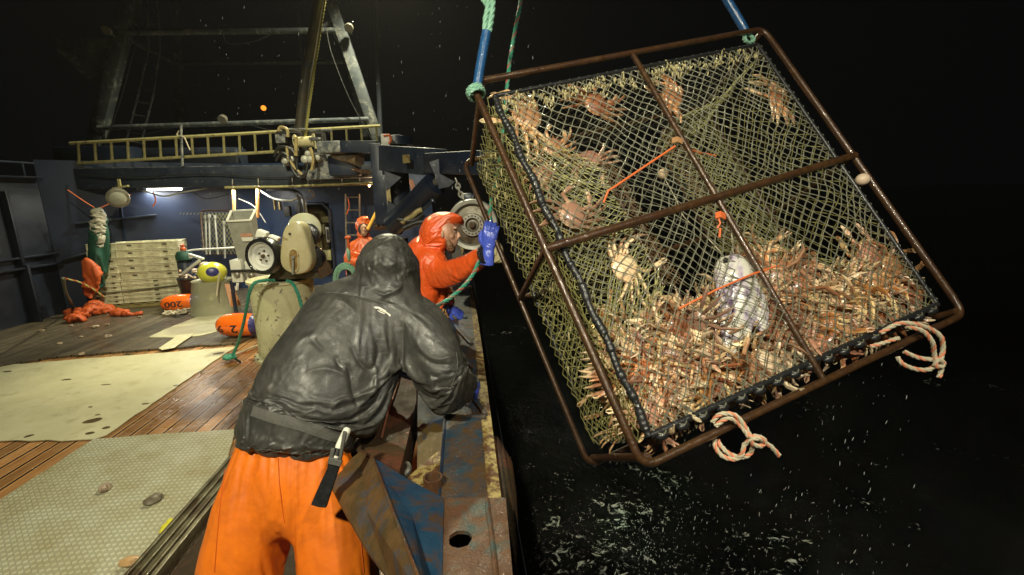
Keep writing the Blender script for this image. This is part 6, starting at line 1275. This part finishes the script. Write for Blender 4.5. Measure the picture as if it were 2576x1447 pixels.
def funnel(aO, bO0, bO1, aI, bI0, bI1, wI0, wI1, seed, m_, s_=.042):
    wO0, wO1 = .05, PT-.07
    L1 = abs(aI-aO)
    def lerp(a, b, t): return a+(b-a)*t
    sag = lambda t: .075*math.sin(math.pi*t)
    def f_front(x, y): t = x/L1; s = y/(bO1-bO0); return (lerp(aO, aI, t), lerp(lerp(bO0, bI0, t), lerp(bO1, bI1, t), s), lerp(wO0, wI0, t)+sag(t)*.6)
    def f_back(x, y): t = x/L1; s = y/(bO1-bO0); return (lerp(aO, aI, t), lerp(lerp(bO0, bI0, t), lerp(bO1, bI1, t), s), lerp(wO1, wI1, t)-sag(t)*.6)
    def f_top(x, y): t = x/L1; s = y/(wO1-wO0); return (lerp(aO, aI, t), lerp(bO0, bI0, t)+sag(t)*.8, lerp(lerp(wO0, wI0, t), lerp(wO1, wI1, t), s))
    def f_bot(x, y): t = x/L1; s = y/(wO1-wO0); return (lerp(aO, aI, t), lerp(bO1, bI1, t)+sag(t)*.8, lerp(lerp(wO0, wI0, t), lerp(wO1, wI1, t), s))
    for fn, H_ in (((f_front, bO1-bO0), (f_back, bO1-bO0)) if aI < 1 else ((f_back, bO1-bO0),))+((f_top, wO1-wO0), (f_bot, wO1-wO0)): netpanel(fn, L1, H_, s_, .0026, m_, 'tunnel_netting', jit=.012, knots=False, seed=seed); seed += 5
    mb = MB(); mb.tube([Q(aI,bI0,wI0), Q(aI,bI1,wI0), Q(aI,bI1,wI1), Q(aI,bI0,wI1)], .008, 8, closed=True); mb.build('tunnel_eye', M['barrust'], pot)
    sg = 1 if aI > aO else -1
    netpanel(lambda x, y: (aI+sg*x*.9, bI0+y+x*.3, wI0+.02+.02*math.sin(y*5)), .14, bI1-bI0, .022, .0016, M['net_brown'], 'eye_netting', jit=.006, knots=False, seed=seed+31)
funnel(ri*.8, .14, 1.95, .56, .62, 1.40, .10, .34, 41, M['net_bright']); funnel(PW-ri, .16, 1.80, 1.22, .42, 1.24, .16, .40, 61, M['net_bright'], .050)
# lacing loops along the net rims
def lacing(n_, f_, r_, m_, name, amp=.05):
    mb = MB()
    for k in range(n_):
        t0, t1 = k/n_, (k+1)/n_; pts = []
        for j in range(9): s = j/8; a, b, w_, nx, ny = f_(t0+(t1-t0)*s); k2 = math.sin(math.pi*s); pts.append(Q(a+nx*amp*k2, b+ny*amp*k2, w_+.012*math.cos(s*6.3)))
        mb.tube(pts, r_, 5)
    mb.build(name, m_, pot)
lacing(30, lambda t: (ri+uA*t, ri+.05, .02, 0, -1), .0028, M['net'], 'top_lacing', .055)
lacing(17, lambda t: (ri+uA*t, PHt-ri-.06, .012, 0, 1), .0034, M['net'], 'bottom_lacing', .075)
lacing(34, lambda t: (ri+.03, ri+uB*t, .02, -1, 0), .0022, M['net_olive'], 'side_lacing', .04); lacing(34, lambda t: (PW-ri-.03, ri+uB*t, .02, 1, 0), .0022, M['net'], 'side_lacing', .04)
for k in range(17): a = ri+uA*(k+.5)/17; mb = MB(); mb.ell(Q(a, PHt-ri+.02, .02), (.035,.022,.022), POT, 10, 6); mb.build('rubber_chafe_pad', M['rubber'], pot)
mb = MB()
for k in range(150):
    a = random.uniform(ri, PW-ri); n0 = random.randint(2, 5); b0 = ri+random.uniform(0,.06)+abs(random.gauss(0,.04)); w0 = random.uniform(.0,.06)
    for j in range(n0):
        L_ = random.uniform(.010,.032); c_ = Q(a+random.gauss(0,.010), b0+random.gauss(0,.012), w0+random.gauss(0,.006)); mb.ell(c_-V((0,0,L_*.5)), (random.uniform(.003,.006), .004, L_*.55), Matrix.Rotation(random.gauss(0,.3),3,'X') @ Matrix.Rotation(random.gauss(0,.3),3,'Y'), 6, 4)
for k in range(60): b = random.uniform(.2, 1.7); c_ = Q(random.uniform(.03,.10), b, random.uniform(.1,.6)); mb.ell(c_, (.005,.005,random.uniform(.01,.03)), Matrix.Rotation(random.gauss(0,.6),3,'X'), 6, 4)
o = mb.build('pale_growth', M['hydroid'], pot); o['kind'] = 'stuff'
# ---------------------------------------------------------------- crabs
cm = bpy.data.materials.new('crab_shell'); cm.use_nodes = True
def crab_material(m, top, mid, belly, rnd):
    nt = m.node_tree; b = nt.nodes['Principled BSDF']; L = nt.links.new
    tc = N(nt, 'ShaderNodeTexCoord'); sx = N(nt, 'ShaderNodeSeparateXYZ'); L(tc.outputs['Object'], sx.inputs[0])
    nz = N(nt, 'ShaderNodeTexNoise'); nz.inputs['Scale'].default_value = 28; nz.inputs['Detail'].default_value = 6; L(tc.outputs['Object'], nz.inputs['Vector'])
    z = math_n(nt, 'ADD', math_n(nt, 'MULTIPLY', sx.outputs[2], 26), math_n(nt, 'MULTIPLY', math_n(nt, 'SUBTRACT', nz.outputs[0], .5), 1.4))
    cr = N(nt, 'ShaderNodeValToRGB'); e = cr.color_ramp.elements; e[0].position = .2; e[0].color = (*belly, 1); e[1].position = .8; e[1].color = (*top, 1); q = e.new(.52); q.color = (*mid, 1)
    L(math_n(nt, 'ADD', z, .5), cr.inputs[0])
    oi = N(nt, 'ShaderNodeObjectInfo'); hs = N(nt, 'ShaderNodeHueSaturation'); m1_ = N(nt, 'ShaderNodeMapRange'); m1_.inputs[3].default_value = 1-rnd; m1_.inputs[4].default_value = 1+rnd; L(oi.outputs['Random'], m1_.inputs[0]); L(m1_.outputs[0], hs.inputs['Value'])
    fr = math_n(nt, 'FRACT', math_n(nt, 'MULTIPLY', oi.outputs['Random'], 9.7)); m2_ = N(nt, 'ShaderNodeMapRange'); m2_.inputs[3].default_value = .492; m2_.inputs[4].default_value = .515; L(fr, m2_.inputs[0]); L(m2_.outputs[0], hs.inputs['Hue']); m3_ = N(nt, 'ShaderNodeMapRange'); m3_.inputs[3].default_value = .7; m3_.inputs[4].default_value = 1.0; L(math_n(nt, 'FRACT', math_n(nt, 'MULTIPLY', oi.outputs['Random'], 31.3)), m3_.inputs[0]); L(m3_.outputs[0], hs.inputs['Saturation'])
    L(cr.outputs[0], hs.inputs['Color']); L(hs.outputs[0], b.inputs['Base Color']); b.inputs['Roughness'].default_value = .28; b.inputs['Coat Weight'].default_value = .35; b.inputs['Coat Roughness'].default_value = .12
    nb = N(nt, 'ShaderNodeTexNoise'); nb.inputs['Scale'].default_value = 120; L(tc.outputs['Object'], nb.inputs['Vector']); bp = N(nt, 'ShaderNodeBump'); bp.inputs['Distance'].default_value = .003; L(nb.outputs[0], bp.inputs['Height']); L(bp.outputs[0], b.inputs['Normal'])
crab_material(cm, (.34,.12,.038), (.60,.29,.11), (.76,.53,.27), .32)
def crab_mesh(pose, s=1.0, seed=0, lod=1):
    rd = random.Random(seed); mb = MB(); cw = .060*s
    def cara(p):
        f = 1+.12*max(0, -p.y); return V((p.x*f, p.y*(1.05 if p.y < 0 else .95), p.z*(.8 if p.z > 0 else .55)))*(1+.05*noise.noise(p*4+V((seed,0,0))))
    mb.ell((0,0,0), (cw, cw*1.0, cw*.44), None, 14 if lod else 8, 8 if lod else 5, warp=cara)
    if lod:
        for k in range(12): a = k*.52; mb.ell((cw*.92*math.cos(a), cw*.9*math.sin(a), .002), (.005*s,.005*s,.004*s), None, 5, 3)
        mb.ell((0, -cw*.25, -cw*.2), (cw*.5, cw*.6, cw*.12), None, 8, 5)
        for sx_ in (-1,1): mb.cyl((sx_*.010*s, cw*.88, .006*s), (sx_*.013*s, cw*1.08, .012*s), .0028*s, 5)
    ns = 6 if lod else 4
    for sd in (-1, 1):
        for k in range(4):
            base = V((sd*cw*.80, cw*(.42-.33*k), -.004*s)); fan = (.55-.42*k)
            if pose == 'spread': a0 = fan; b1 = rd.uniform(.1,.5); el = rd.uniform(.2,.5)
            elif pose == 'cling': a0 = ((1.15-.28*k) if sd > 0 else (-.25-.28*k))+rd.uniform(-.1,.1); b1 = rd.uniform(-.9,-.2) if sd > 0 else rd.uniform(-.4,.5); el = rd.uniform(-.1,.2)
            elif pose == 'folded': a0 = -.75-.16*k+rd.uniform(-.08,.08); b1 = rd.uniform(-.35,.1); el = rd.uniform(-.15,.35)
            else: a0 = fan*1.2+rd.uniform(-.5,.5); b1 = rd.uniform(-.9,.9); el = rd.uniform(-.3,.7)
            def dr(a, e): return V((sd*math.cos(a)*math.cos(e), math.sin(a)*math.cos(e), math.sin(e)))
            L1_, L2_, L3_ = .074*s*(1-.07*k), .054*s*(1-.07*k), .034*s*(1-.05*k)
            p1 = base+dr(a0, el)*L1_; a1 = a0-b1*.6; p2 = p1+dr(a1, el-(.7 if pose != 'cling' else .2))*L2_; a2 = a1-b1*.6; p3 = p2+dr(a2, el-(1.25 if pose != 'cling' else .5))*L3_
            pts = [base, base.lerp(p1,.25), base.lerp(p1,.85), p1, p1.lerp(p2,.3), p1.lerp(p2,.9), p2, p2.lerp(p3,.4), p3] if lod else [base, p1, p2, p3]
            rr = [.008,.0112,.012,.0092,.010,.0095,.0076,.0055,.002] if lod else [.008,.008,.006,.002]
            mb.tube(pts, [(q*s*1.12, q*s*.62) for q in rr], ns, ref=(0,0,1) if abs(dr(a0, el).z) < .9 else (0,1,0))
        base = V((sd*cw*.55, cw*.72, 0)); a0 = rd.uniform(.5,1.2); e0 = rd.uniform(-.2,.5)
        d1 = V((sd*math.cos(a0), math.sin(a0)*.8, math.sin(e0)*.5)).normalized(); p1 = base+d1*.042*s; d2 = V((-sd*rd.uniform(-.1,.6), .9, rd.uniform(-.5,.1))).normalized(); p2 = p1+d2*.028*s; p3 = p2+d2*.045*s
        mb.tube([base, base.lerp(p1,.5), p1, p2, p2.lerp(p3,.4), p3], [.006*s,.009*s,.0085*s,.008*s,.013*s,.010*s], ns)
        sdv = d2.cross(V((0,0,1))).normalized()
        mb.tube([p3-sdv*.004*s, p3+d2*.018*s-sdv*.008*s, p3+d2*.032*s-sdv*.002*s], [.006*s,.005*s,.001*s], 5); mb.tube([p3+sdv*.005*s, p3+d2*.016*s+sdv*.009*s, p3+d2*.030*s+sdv*.003*s], [.005*s,.004*s,.001*s], 5)
    return mb
crab_mat_list = [cm]
protos = []
for i in range(12):
    pose = ('folded','folded','bent','folded','bent','spread','folded','bent','folded','cling','cling','cling')[i]
    me_o = crab_mesh(pose, 1.0, i*17+3).build('crab', cm, org=(0,0,0)); protos.append(me_o.data); 
    for p in me_o.data.polygons: p.use_smooth = True
    bpy.data.objects.remove(me_o)
def put_crab(c_, rot, s, k, label, group=None):
    o = bpy.data.objects.new('crab', protos[k % len(protos)]); COL.objects.link(o); o.matrix_world = Matrix.Translation(c_) @ rot.to_4x4() @ Matrix.Diagonal((s, s, s, 1)); tag(o, label, 'crab', group); return o
def rrot(rd): return Quaternion((rd.gauss(0,1), rd.gauss(0,1), rd.gauss(0,1), rd.gauss(0,1))).normalized().to_matrix()
rd = random.Random(5)
top = [(1480,925), (1560,905), (1610,880), (1650,850), (1700,815), (1790,790), (1880,715), (1930,650), (1985,700), (2060,740), (2150,770), (2185,670), (2240,640), (2300,700), (2350,765)]
bot = [(1600,1150), (1700,1105), (1900,1010), (2060,935), (2350,812)]
def vtop(u): return float(np.interp(u, [p[0] for p in top], [p[1] for p in top]))
def vbot(u): return float(np.interp(u, [p[0] for p in bot], [p[1] for p in bot])) if u > 1600 else float(np.interp(u, [1480,1600], [960,1150]))
heap_label = 'brown and cream crab tangled in the heap that fills the bottom of the pot'
def orient(rd, flat=.55):
    """mostly lying with back or belly roughly towards the netting, any way round"""
    base = POT @ Matrix.Rotation(rd.uniform(0, 6.28), 3, 'Z') @ Matrix.Rotation(rd.gauss(0, flat)+(math.pi if rd.random() < .68 else 0), 3, 'X') @ Matrix.Rotation(rd.gauss(0, flat), 3, 'Y')
    return base
cnt = 0; pl = []
tries = 0
while cnt < 236 and tries < 40000:
    tries += 1; u = rd.uniform(1490, 2370); a_, b_ = vtop(u), vbot(u)
    if b_ < a_+8: continue
    v = rd.uniform(a_, b_); lay = cnt % 3; w_ = .105+.055*lay+rd.uniform(0,.03); a, b = inv(u, v, w_)
    if not (ri+.09 < a < PW-ri-.07 and b < PHt-ri-.085): continue
    mind = .075
    if any(l_ == lay and (a-x)**2+(b-y)**2 < mind**2 for x, y, l_ in pl): 
        if tries < 30000: continue
    if lay < 2 and 1795 < u < 1925 and v < 905: continue
    pl.append((a, b, lay)); put_crab(Q(a, b, w_), orient(rd, .32), rd.uniform(1.0, 1.4), rd.randint(0, 8), heap_label, 'crabs heaped in the pot'); cnt += 1
sl = 'crab pressed against the side netting at the lower near corner of the pot'
k = 0
while k < 34:
    b = rd.uniform(1.30, 1.93); w_ = rd.uniform(.14, .56)
    if b < 1.42+.35*w_: continue
    put_crab(Q(ri+.13+rd.uniform(0,.08), b, w_), POT @ Matrix.Rotation(math.pi/2, 3, 'Y') @ Matrix.Rotation(rd.uniform(0,6.28), 3, 'Z') @ Matrix.Rotation(rd.gauss(0,.4), 3, 'X'), rd.uniform(.8,1.05), rd.randint(0,8), sl, 'crabs against the side netting'); k += 1
# deeper layers of the heap that show only through gaps
mb = MB(); deep = [crab_mesh('folded', 1.1, 91+i, 0) for i in range(4)]
n = 0
while n < 210:
    a = rd.uniform(ri+.06, PW-ri-.05); w_ = rd.uniform(.2, PT-.12); u0, v0 = proj(Q(a, 1.5, .12)); b = rd.uniform(1.0, PHt-ri-.05); uu, vv = proj(Q(a, b, .1))
    if vv < vtop(uu)+14: continue
    rm = orient(rd, .7) ; c_ = Q(a, b, w_); src = deep[n % 4]; mb.add([c_+rm @ V(p) for p in src.v], src.f); n += 1
o = mb.build('crab_heap', mat('deep_crab_shell', (.34,.16,.07), (.62,.42,.22), 9, .35, None, 0, .002, 60, .2)); tag(o, 'mass of crabs deeper inside the pot, seen only through gaps in the heap', 'crabs', kind='stuff')
clinging = [
 (1290,300,.07,1.7,-.9,1, 9,'long legged crab hanging at the top near corner of the netting'), (1500,262,.07,1.45,.9,1, 10,'crab hanging upright near the top of the front netting, left of the middle bar'),
 (1392,370,.14,1.25,.5,1, 10,'dark crab inside the upper part of the pot, above and left of the orange twine'), (1484,402,.14,1.2,3.6,1, 9,'dark crab dangling just left of the upper orange twine end'),
 (1690,245,.07,1.35,-.5,1, 11,'crab clinging just right of the middle bar near the top'), (1957,248,.12,1.5,-.6,1, 10,'crab spread out alone high on the far right netting'),
 (1405,550,.07,1.5,.7,1, 11,'pale crab lying belly out behind the near frame bar above the cross bar'), (1574,672,.12,1.5,-1.9,0, 9,'crab with long pale legs spread below the cross bar, above the heap'),
 (1300,450,.25,1.1,.4,1, 11,'small crab caught in the side netting below the top corner'), (1345,590,.16,1.1,1.2,1, 9,'thin legged crab low in the side netting beside the near bar'),
 (2188,640,.09,1.5,.2,1, 6,'crab climbing highest at the right end of the heap'), (2248,672,.08,1.5,1.6,1, 7,'crab with raised claws beside the highest crab at the right end'), (2215,720,.09,1.4,2.6,1, 2,'wet glinting crab just below the two climbing ones at the right end'),
 (1365,440,.18,1.15,-.5,1, 10,'crab with curled legs behind the near bar in the upper half'), (1562,960,.09,1.15,.9,1, 10,'crab at the low near end of the front netting, right of the near bar')]
for (u, v, w_, s, an, up_, k, lb) in clinging:
    a, b = inv(u, v, w_); a = max(a, ri+.15); put_crab(Q(a, b, w_), POT @ Matrix.Rotation(an, 3, 'Z') @ Matrix.Rotation(math.pi if up_ else 0, 3, 'X') @ Matrix.Rotation(.15, 3, 'Y'), s*.86, k, lb)
q_ = lambda u, v, w_: Q(*inv(u, v, w_), w_)
# ---------------------------------------------------------------- bait fish
def fish_mat():
    m = bpy.data.materials.new('cod_skin'); m.use_nodes = True; nt = m.node_tree; b = nt.nodes['Principled BSDF']; L = nt.links.new
    tc = N(nt, 'ShaderNodeTexCoord'); n1 = N(nt, 'ShaderNodeTexNoise'); n1.inputs['Scale'].default_value = 9; n1.inputs['Detail'].default_value = 6; mp = N(nt, 'ShaderNodeMapping'); mp.inputs['Scale'].default_value = (2,2,.7); L(tc.outputs['Object'], mp.inputs[0]); L(mp.outputs[0], n1.inputs['Vector'])
    cr = N(nt, 'ShaderNodeValToRGB'); e = cr.color_ramp.elements; e[0].position = .34; e[0].color = (.12,.08,.14,1); e[1].position = .56; e[1].color = (.60,.58,.50,1); q = e.new(.43); q.color = (.44,.38,.46,1); L(n1.outputs[0], cr.inputs[0]); L(cr.outputs[0], b.inputs['Base Color'])
    b.inputs['Roughness'].default_value = .3; b.inputs['Coat Weight'].default_value = .5; bp = N(nt, 'ShaderNodeBump'); bp.inputs['Distance'].default_value = .01; L(n1.outputs[0], bp.inputs['Height']); L(bp.outputs[0], b.inputs['Normal']); return m
fs_ = thing('bait_fish', atc(1890, 900, 2.62), 'large pale and purplish gutted cod hung as bait above the crabs', 'fish'); fm_ = fish_mat(); _fa, _fb = inv(1860, 760, .075); _fc = (Q(_fa, _fb, .075)-CAMP).dot(FWD); fc = lambda u, v, dc=0.0: atc(u, v, _fc-(v-760)*.0009+dc)
mb = MB(); mb.tube(*catm([fc(1838,650), fc(1842,672), fc(1848,715), fc(1862,770), fc(1868,820)], [(.055,.05),(.095,.07),(.10,.07),(.088,.055),(.05,.03)]), 20, ref=RT); mb.ell(fc(1822,668,-.02), (.035,.03,.03)); mb.tube(*catm([fc(1866,655), fc(1876,690), fc(1892,750), fc(1912,800), fc(1922,850)], [(.03,.03),(.055,.04),(.065,.035),(.05,.02),(.008,.006)]), 14, ref=RT)
mb.tube(*catm([fc(1845,770), fc(1840,830), fc(1838,875), fc(1832,905)], [(.06,.03),(.055,.02),(.035,.012),(.008,.004)]), 14, ref=RT); mb.tube(*catm([fc(1862,790), fc(1872,840), fc(1868,880)], [(.05,.025),(.04,.015),(.01,.006)]), 14, ref=RT)
A, Nn, F = fuse(mb, .008, 3); A = wrinkle(A, Nn, .005, 14, (1,1,.6)); skin(A, F, 'body', fm_, fs_)
mb = MB(); mb.ell(fc(1826,655,-.065), (.016,.01,.016)); mb.build('eye', M['dark'], fs_)
mb = MB(); mb.plate([fc(1836,702,-.08), fc(1812,745,-.09), fc(1818,760,-.09), fc(1842,735,-.08)], FWD*.004); mb.plate([fc(1810,690,-.03), fc(1800,740,-.03), fc(1806,800,-.03), fc(1818,760,-.03)], FWD*.004); mb.build('fin', fm_, fs_, smooth=False)
mb = MB(); mb.tube([fc(1846,650), fc(1838,560), q_(1812,560,.0)], .0035, 6); tag(mb.build('bait_hook_line', M['pink_rope']), 'thin pale line the bait fish hangs by', 'line')
# ---------------------------------------------------------------- bridle, lines, ties, floats
t = thing('bridle_hose', Q(.02,.02,0), 'blue hose sleeve over mint rope rising from the near top corner of the pot', 'bridle'); c_ = 2.50
mb = MB(); mb.tube([atc(1200,222,c_), atc(1206,180,c_), atc(1224,80,c_)], [.026,.0265,.0265], 16); mb.build('sleeve', M['hose_blue'], t)
mb = MB(); rope(mb, [atc(1220,84,c_), atc(1222,45,c_), atc(1230,-25,c_), atc(1242,-420,c_)], .016, n=6); rope(mb, [atc(1229,84,c_), atc(1236,45,c_), atc(1241,-25,c_), atc(1252,-420,c_)], .016, n=6); rope(mb, [atc(1208,-25,c_+.03), atc(1222,10,c_+.03), atc(1236,-10,c_)], .015, n=6); mb.build('rope', M['mint_rope'], t)
mb = MB()
for k in range(5): a0 = k*1.2; rope(mb, [Q(.0+.045*math.cos(a0+j*.8), .055+.02*k*.4, .045*math.sin(a0+j*.8)) for j in range(9)], .010, n=5)
mb.build('knot', M['mint_rope'], t)
t = thing('bridle_hose', Q(PW-.1,.02,.1), 'blue hose sleeve with a mint knot at the far top corner of the pot', 'bridle'); c_ = Q(PW-.12,.05,.05); cc = (c_-CAMP).dot(FWD)
mb = MB(); mb.tube([atc(1882,92,cc), atc(1866,62,cc), atc(1806,-40,cc), atc(1640,-340,cc)], [.026,.028,.028,.028], 14); mb.build('sleeve', M['hose_blue'], t)
mb = MB()
for k in range(5): a0 = k*1.2; q = atc(1884,98,cc-.02); rope(mb, [q+V((.035*math.cos(a0+j*.8), .02*math.sin(j+k), .028*math.sin(a0+j*.8))) for j in range(8)], .010, n=5)
mb.build('knot', M['mint_rope'], t)
mb = MB(); rope(mb, [atc(1350,-420,2.98), atc(1313,-30,3.0), atc(1297,70,3.02), atc(1283,150,3.03), atc(1276,215,3.05), atc(1268,300,3.1), atc(1258,400,3.15), atc(1242,480,3.15), atc(1233,530,3.1), atc(1234,572,3.05), atc(1232,600,3.03)], .0135, n=6, seg=.015, m2=1)
tag(mb.build('pot_line', [M['green_rope'], M['red_rope']]), 'green and red flecked line running down behind the pot to the raised blue glove', 'rope')
mb = MB(); rope(mb, [atc(1205,655,3.02), atc(1190,690,2.98), atc(1165,722,2.9), atc(1130,752,2.8), atc(1085,778,2.7), atc(1050,800,2.62)], .0135, n=6, seg=.015, m2=1)
tag(mb.build('pot_line', [M['green_rope'], M['red_rope']]), 'green laid line slanting from under the orange sleeve to the dark shoulder', 'rope')
def tie(name, loops, cc_, label, r_=.0105):
    mb = MB()
    for pts in loops: rope(mb, [atc(u, v, cc_+dc) for u, v, dc in pts], r_, n=6, seg=.012, m2=1)
    return tag(mb.build(name, [M['pink_rope'], M['coral_rope']]), label, 'rope')
c1 = (Q(.45, PHt, 0)-CAMP).dot(FWD)-.03
tie('tie_rope', [[(1792,1062,0),(1812,1042,-.02),(1850,1045,-.03),(1875,1075,-.03),(1890,1105,-.03)], [(1800,1072,0),(1830,1052,-.02),(1858,1065,-.02),(1885,1100,-.04)], [(1890,1105,-.03),(1872,1120,-.02),(1868,1140,-.02),(1850,1155,0),(1818,1148,.02),(1800,1125,.03),(1798,1105,.05)], [(1895,1115,-.03),(1888,1140,0),(1868,1150,0),(1835,1142,.02),(1812,1120,.04),(1806,1106,.05)], [(1885,1100,-.05),(1905,1098,-.05),(1925,1108,-.04),(1915,1122,-.04),(1895,1118,-.05),(1890,1106,-.06),(1912,1104,-.06),(1925,1115,-.04)], [(1915,1112,-.04),(1938,1122,-.03),(1960,1146,-.02)]], c1, 'looped and knotted pale orange flecked tie rope under the middle of the pot')
c2 = (Q(PW*.80, PHt, 0)-CAMP).dot(FWD)-.03
tie('tie_rope', [[(2215,838,0),(2258,815,-.02),(2300,815,-.03),(2345,830,-.02),(2368,850,-.02),(2372,880,0),(2366,905,0)], [(2280,822,-.02),(2320,832,-.03),(2345,860,-.03),(2350,890,0),(2356,908,0)], [(2366,908,0),(2345,905,0),(2310,900,.02),(2275,885,.03)], [(2360,915,0),(2335,930,0),(2300,928,.02),(2270,915,.03),(2258,898,.04)], [(2350,905,-.02),(2372,910,-.02),(2370,922,-.02),(2352,920,-.02),(2360,905,-.03),(2374,916,-.02)], [(2362,915,0),(2368,930,0),(2362,950,0)]], c2, 'wide looped pale tie rope hanging from the far lower end of the pot', .0115)
tie('frayed_rope_end', [[(2190,872,0),(2225,862,-.01),(2262,850,-.02)]], c2, 'short frayed pale rope end lying on the lower bar of the pot')
mb = MB(); q = lambda u, v, w_: Q(*inv(u, v, w_), w_)
mb.tube([q(1698,368,-.02), q(1620,420,-.02), q(1546,470,-.01)], .0062, 6); mb.tube([q(1546,470,-.01), q(1530,480,.0), q(1518,510,.02)], .006, 6); mb.tube([q(1724,373,-.0), q(1760,384,.05), q(1800,392,.1)], .006, 6); tag(mb.build('door_twine', M['twine']), 'taut orange twine tied round the middle bar high on the pot', 'twine')
mb = MB()
for k in range(4): mb.tube([q(1690,350+k*3,-.04), q(1704,346+k*3,-.045), q(1716,352+k*3,-.03)], .006, 6)
tag(mb.build('hose_clip', mat('tan_cord', (.4,.22,.1), rough=.5)), 'tan cord whipping round the middle bar near its top', 'cord')
mb = MB()
for k in range(3): mb.tube([q(1800,538+k*5,-.03), q(1812,534+k*5,-.045), q(1824,540+k*5,-.03)], .007, 6)
mb.tube([q(1806,545,-.03), q(1812,562,-.03), q(1804,575,-.02)], .005, 6); mb.tube([q(1812,575,-.02), q(1810,598,-.02)], .006, 6); tag(mb.build('orange_tie', M['twine']), 'bright orange twine knot on the middle bar just below the cross bar', 'twine')
mb = MB(); mb.tube([q(1708,777,.0), q(1800,730,-.01), q(1892,690,-.02), q(1960,668,.03)], .0055, 6); tag(mb.build('lower_twine', M['twine']), 'orange brown twine crossing in front of the bait fish', 'twine')
mb = MB(); mb.ell(q(1668,438,.3), (.034,.034,.034), None, 16, 10); tag(mb.build('net_float', mat('tan_float', (.52,.38,.24), rough=.5)), 'small tan float inside the pot near the middle', 'float')
mb = MB(); P_ = [q(1668,442,.3), q(1700,500,.25), q(1720,545,.22), q(1760,580,.2), q(1800,620,.18), q(1850,680,.15)]; mb.tube(spline(P_, 6), .003, 5); tag(mb.build('float_chain', M['pink_rope']), 'thin pale line running from the small tan float down to the bait fish', 'line')
mb = MB(); mb.ell(q(2170,452,-.01), (.042,.036,.036), POT, 18, 12); mb.cyl(q(2162,444,-.01), q(2178,460,-.01), .010, 8); tag(mb.build('net_float', mat('pale_float', (.60,.45,.32), (.66,.52,.4), 20, .45)), 'pale oval float clamped beside the right hand frame bar', 'float')
# ---------------------------------------------------------------- falling water
def drops(name, n_, gen, label):
    mb = MB()
    for k in range(n_):
        c_, s_, el = gen(); rot = Matrix.Rotation(random.gauss(.12,.12), 3, 'Y') @ Matrix.Rotation(random.gauss(0,.12), 3, 'X'); mb.ell(c_, (s_, s_, s_*el), rot, 6, 4)
    o = mb.build(name, M['water_drop'], smooth=True); return tag(o, label, 'water', kind='stuff')
wd = bpy.data.materials.new('water_drop'); wd.use_nodes = True; b_ = wd.node_tree.nodes['Principled BSDF']; b_.inputs['Base Color'].default_value = (.8,.85,.85,1); b_.inputs['Roughness'].default_value = .08; b_.inputs['Coat Weight'].default_value = 1; b_.inputs['Alpha'].default_value = .5; M['water_drop'] = wd
def g1():
    a = random.uniform(0, PW); p = Q(a, PHt, random.uniform(0, PT)); z = random.uniform(-1.5, p.z-.05); return V((p.x+random.gauss(0,.12)+(p.z-z)*.08, p.y+random.gauss(0,.12), z)), random.uniform(.0006,.0019), random.uniform(3,10)
drops('falling_drops', 430, g1, 'drops of sea water falling from the underside of the pot')
def g2(): 
    r_ = abs(random.gauss(0,1.1)); an = random.uniform(0,6.28); return V((1.6+r_*math.cos(an), 3.6+r_*math.sin(an)*.8, -1.55+abs(random.gauss(0,.22)))), random.uniform(.001,.0035), random.uniform(1,4)
drops('splash', 520, g2, 'spray thrown up from the black water below the pot')
def g3(): return atc(random.uniform(500,1350), random.uniform(0,640), random.uniform(2.2,7)), random.uniform(.0004,.0008), random.uniform(8,16)
drops('rain', 260, g3, 'fine slanting rain drops lit against the dark sky')
# ---------------------------------------------------------------- drizzle in the air
mb = MB(); x0_, x1_, y0_, y1_, z0_, z1_ = -14, 30, -4, 34, -2.9, 9
mb.box(((x0_+x1_)/2, (y0_+y1_)/2, (z0_+z1_)/2), (x1_-x0_, y1_-y0_, z1_-z0_))
hz = bpy.data.materials.new('drizzle_air'); hz.use_nodes = True; nt = hz.node_tree; nt.nodes.remove(nt.nodes['Principled BSDF'])
pv = nt.nodes.new('ShaderNodeVolumePrincipled'); pv.inputs['Color'].default_value = (.95,.93,.9,1); pv.inputs['Density'].default_value = .0007; pv.inputs['Anisotropy'].default_value = .35
nt.links.new(pv.outputs[0], nt.nodes['Material Output'].inputs['Volume'])
o = mb.build('haze', hz, smooth=False, org=(0,0,0)); tag(o, 'fine drizzle hanging in the lamp light', 'haze', kind='stuff')
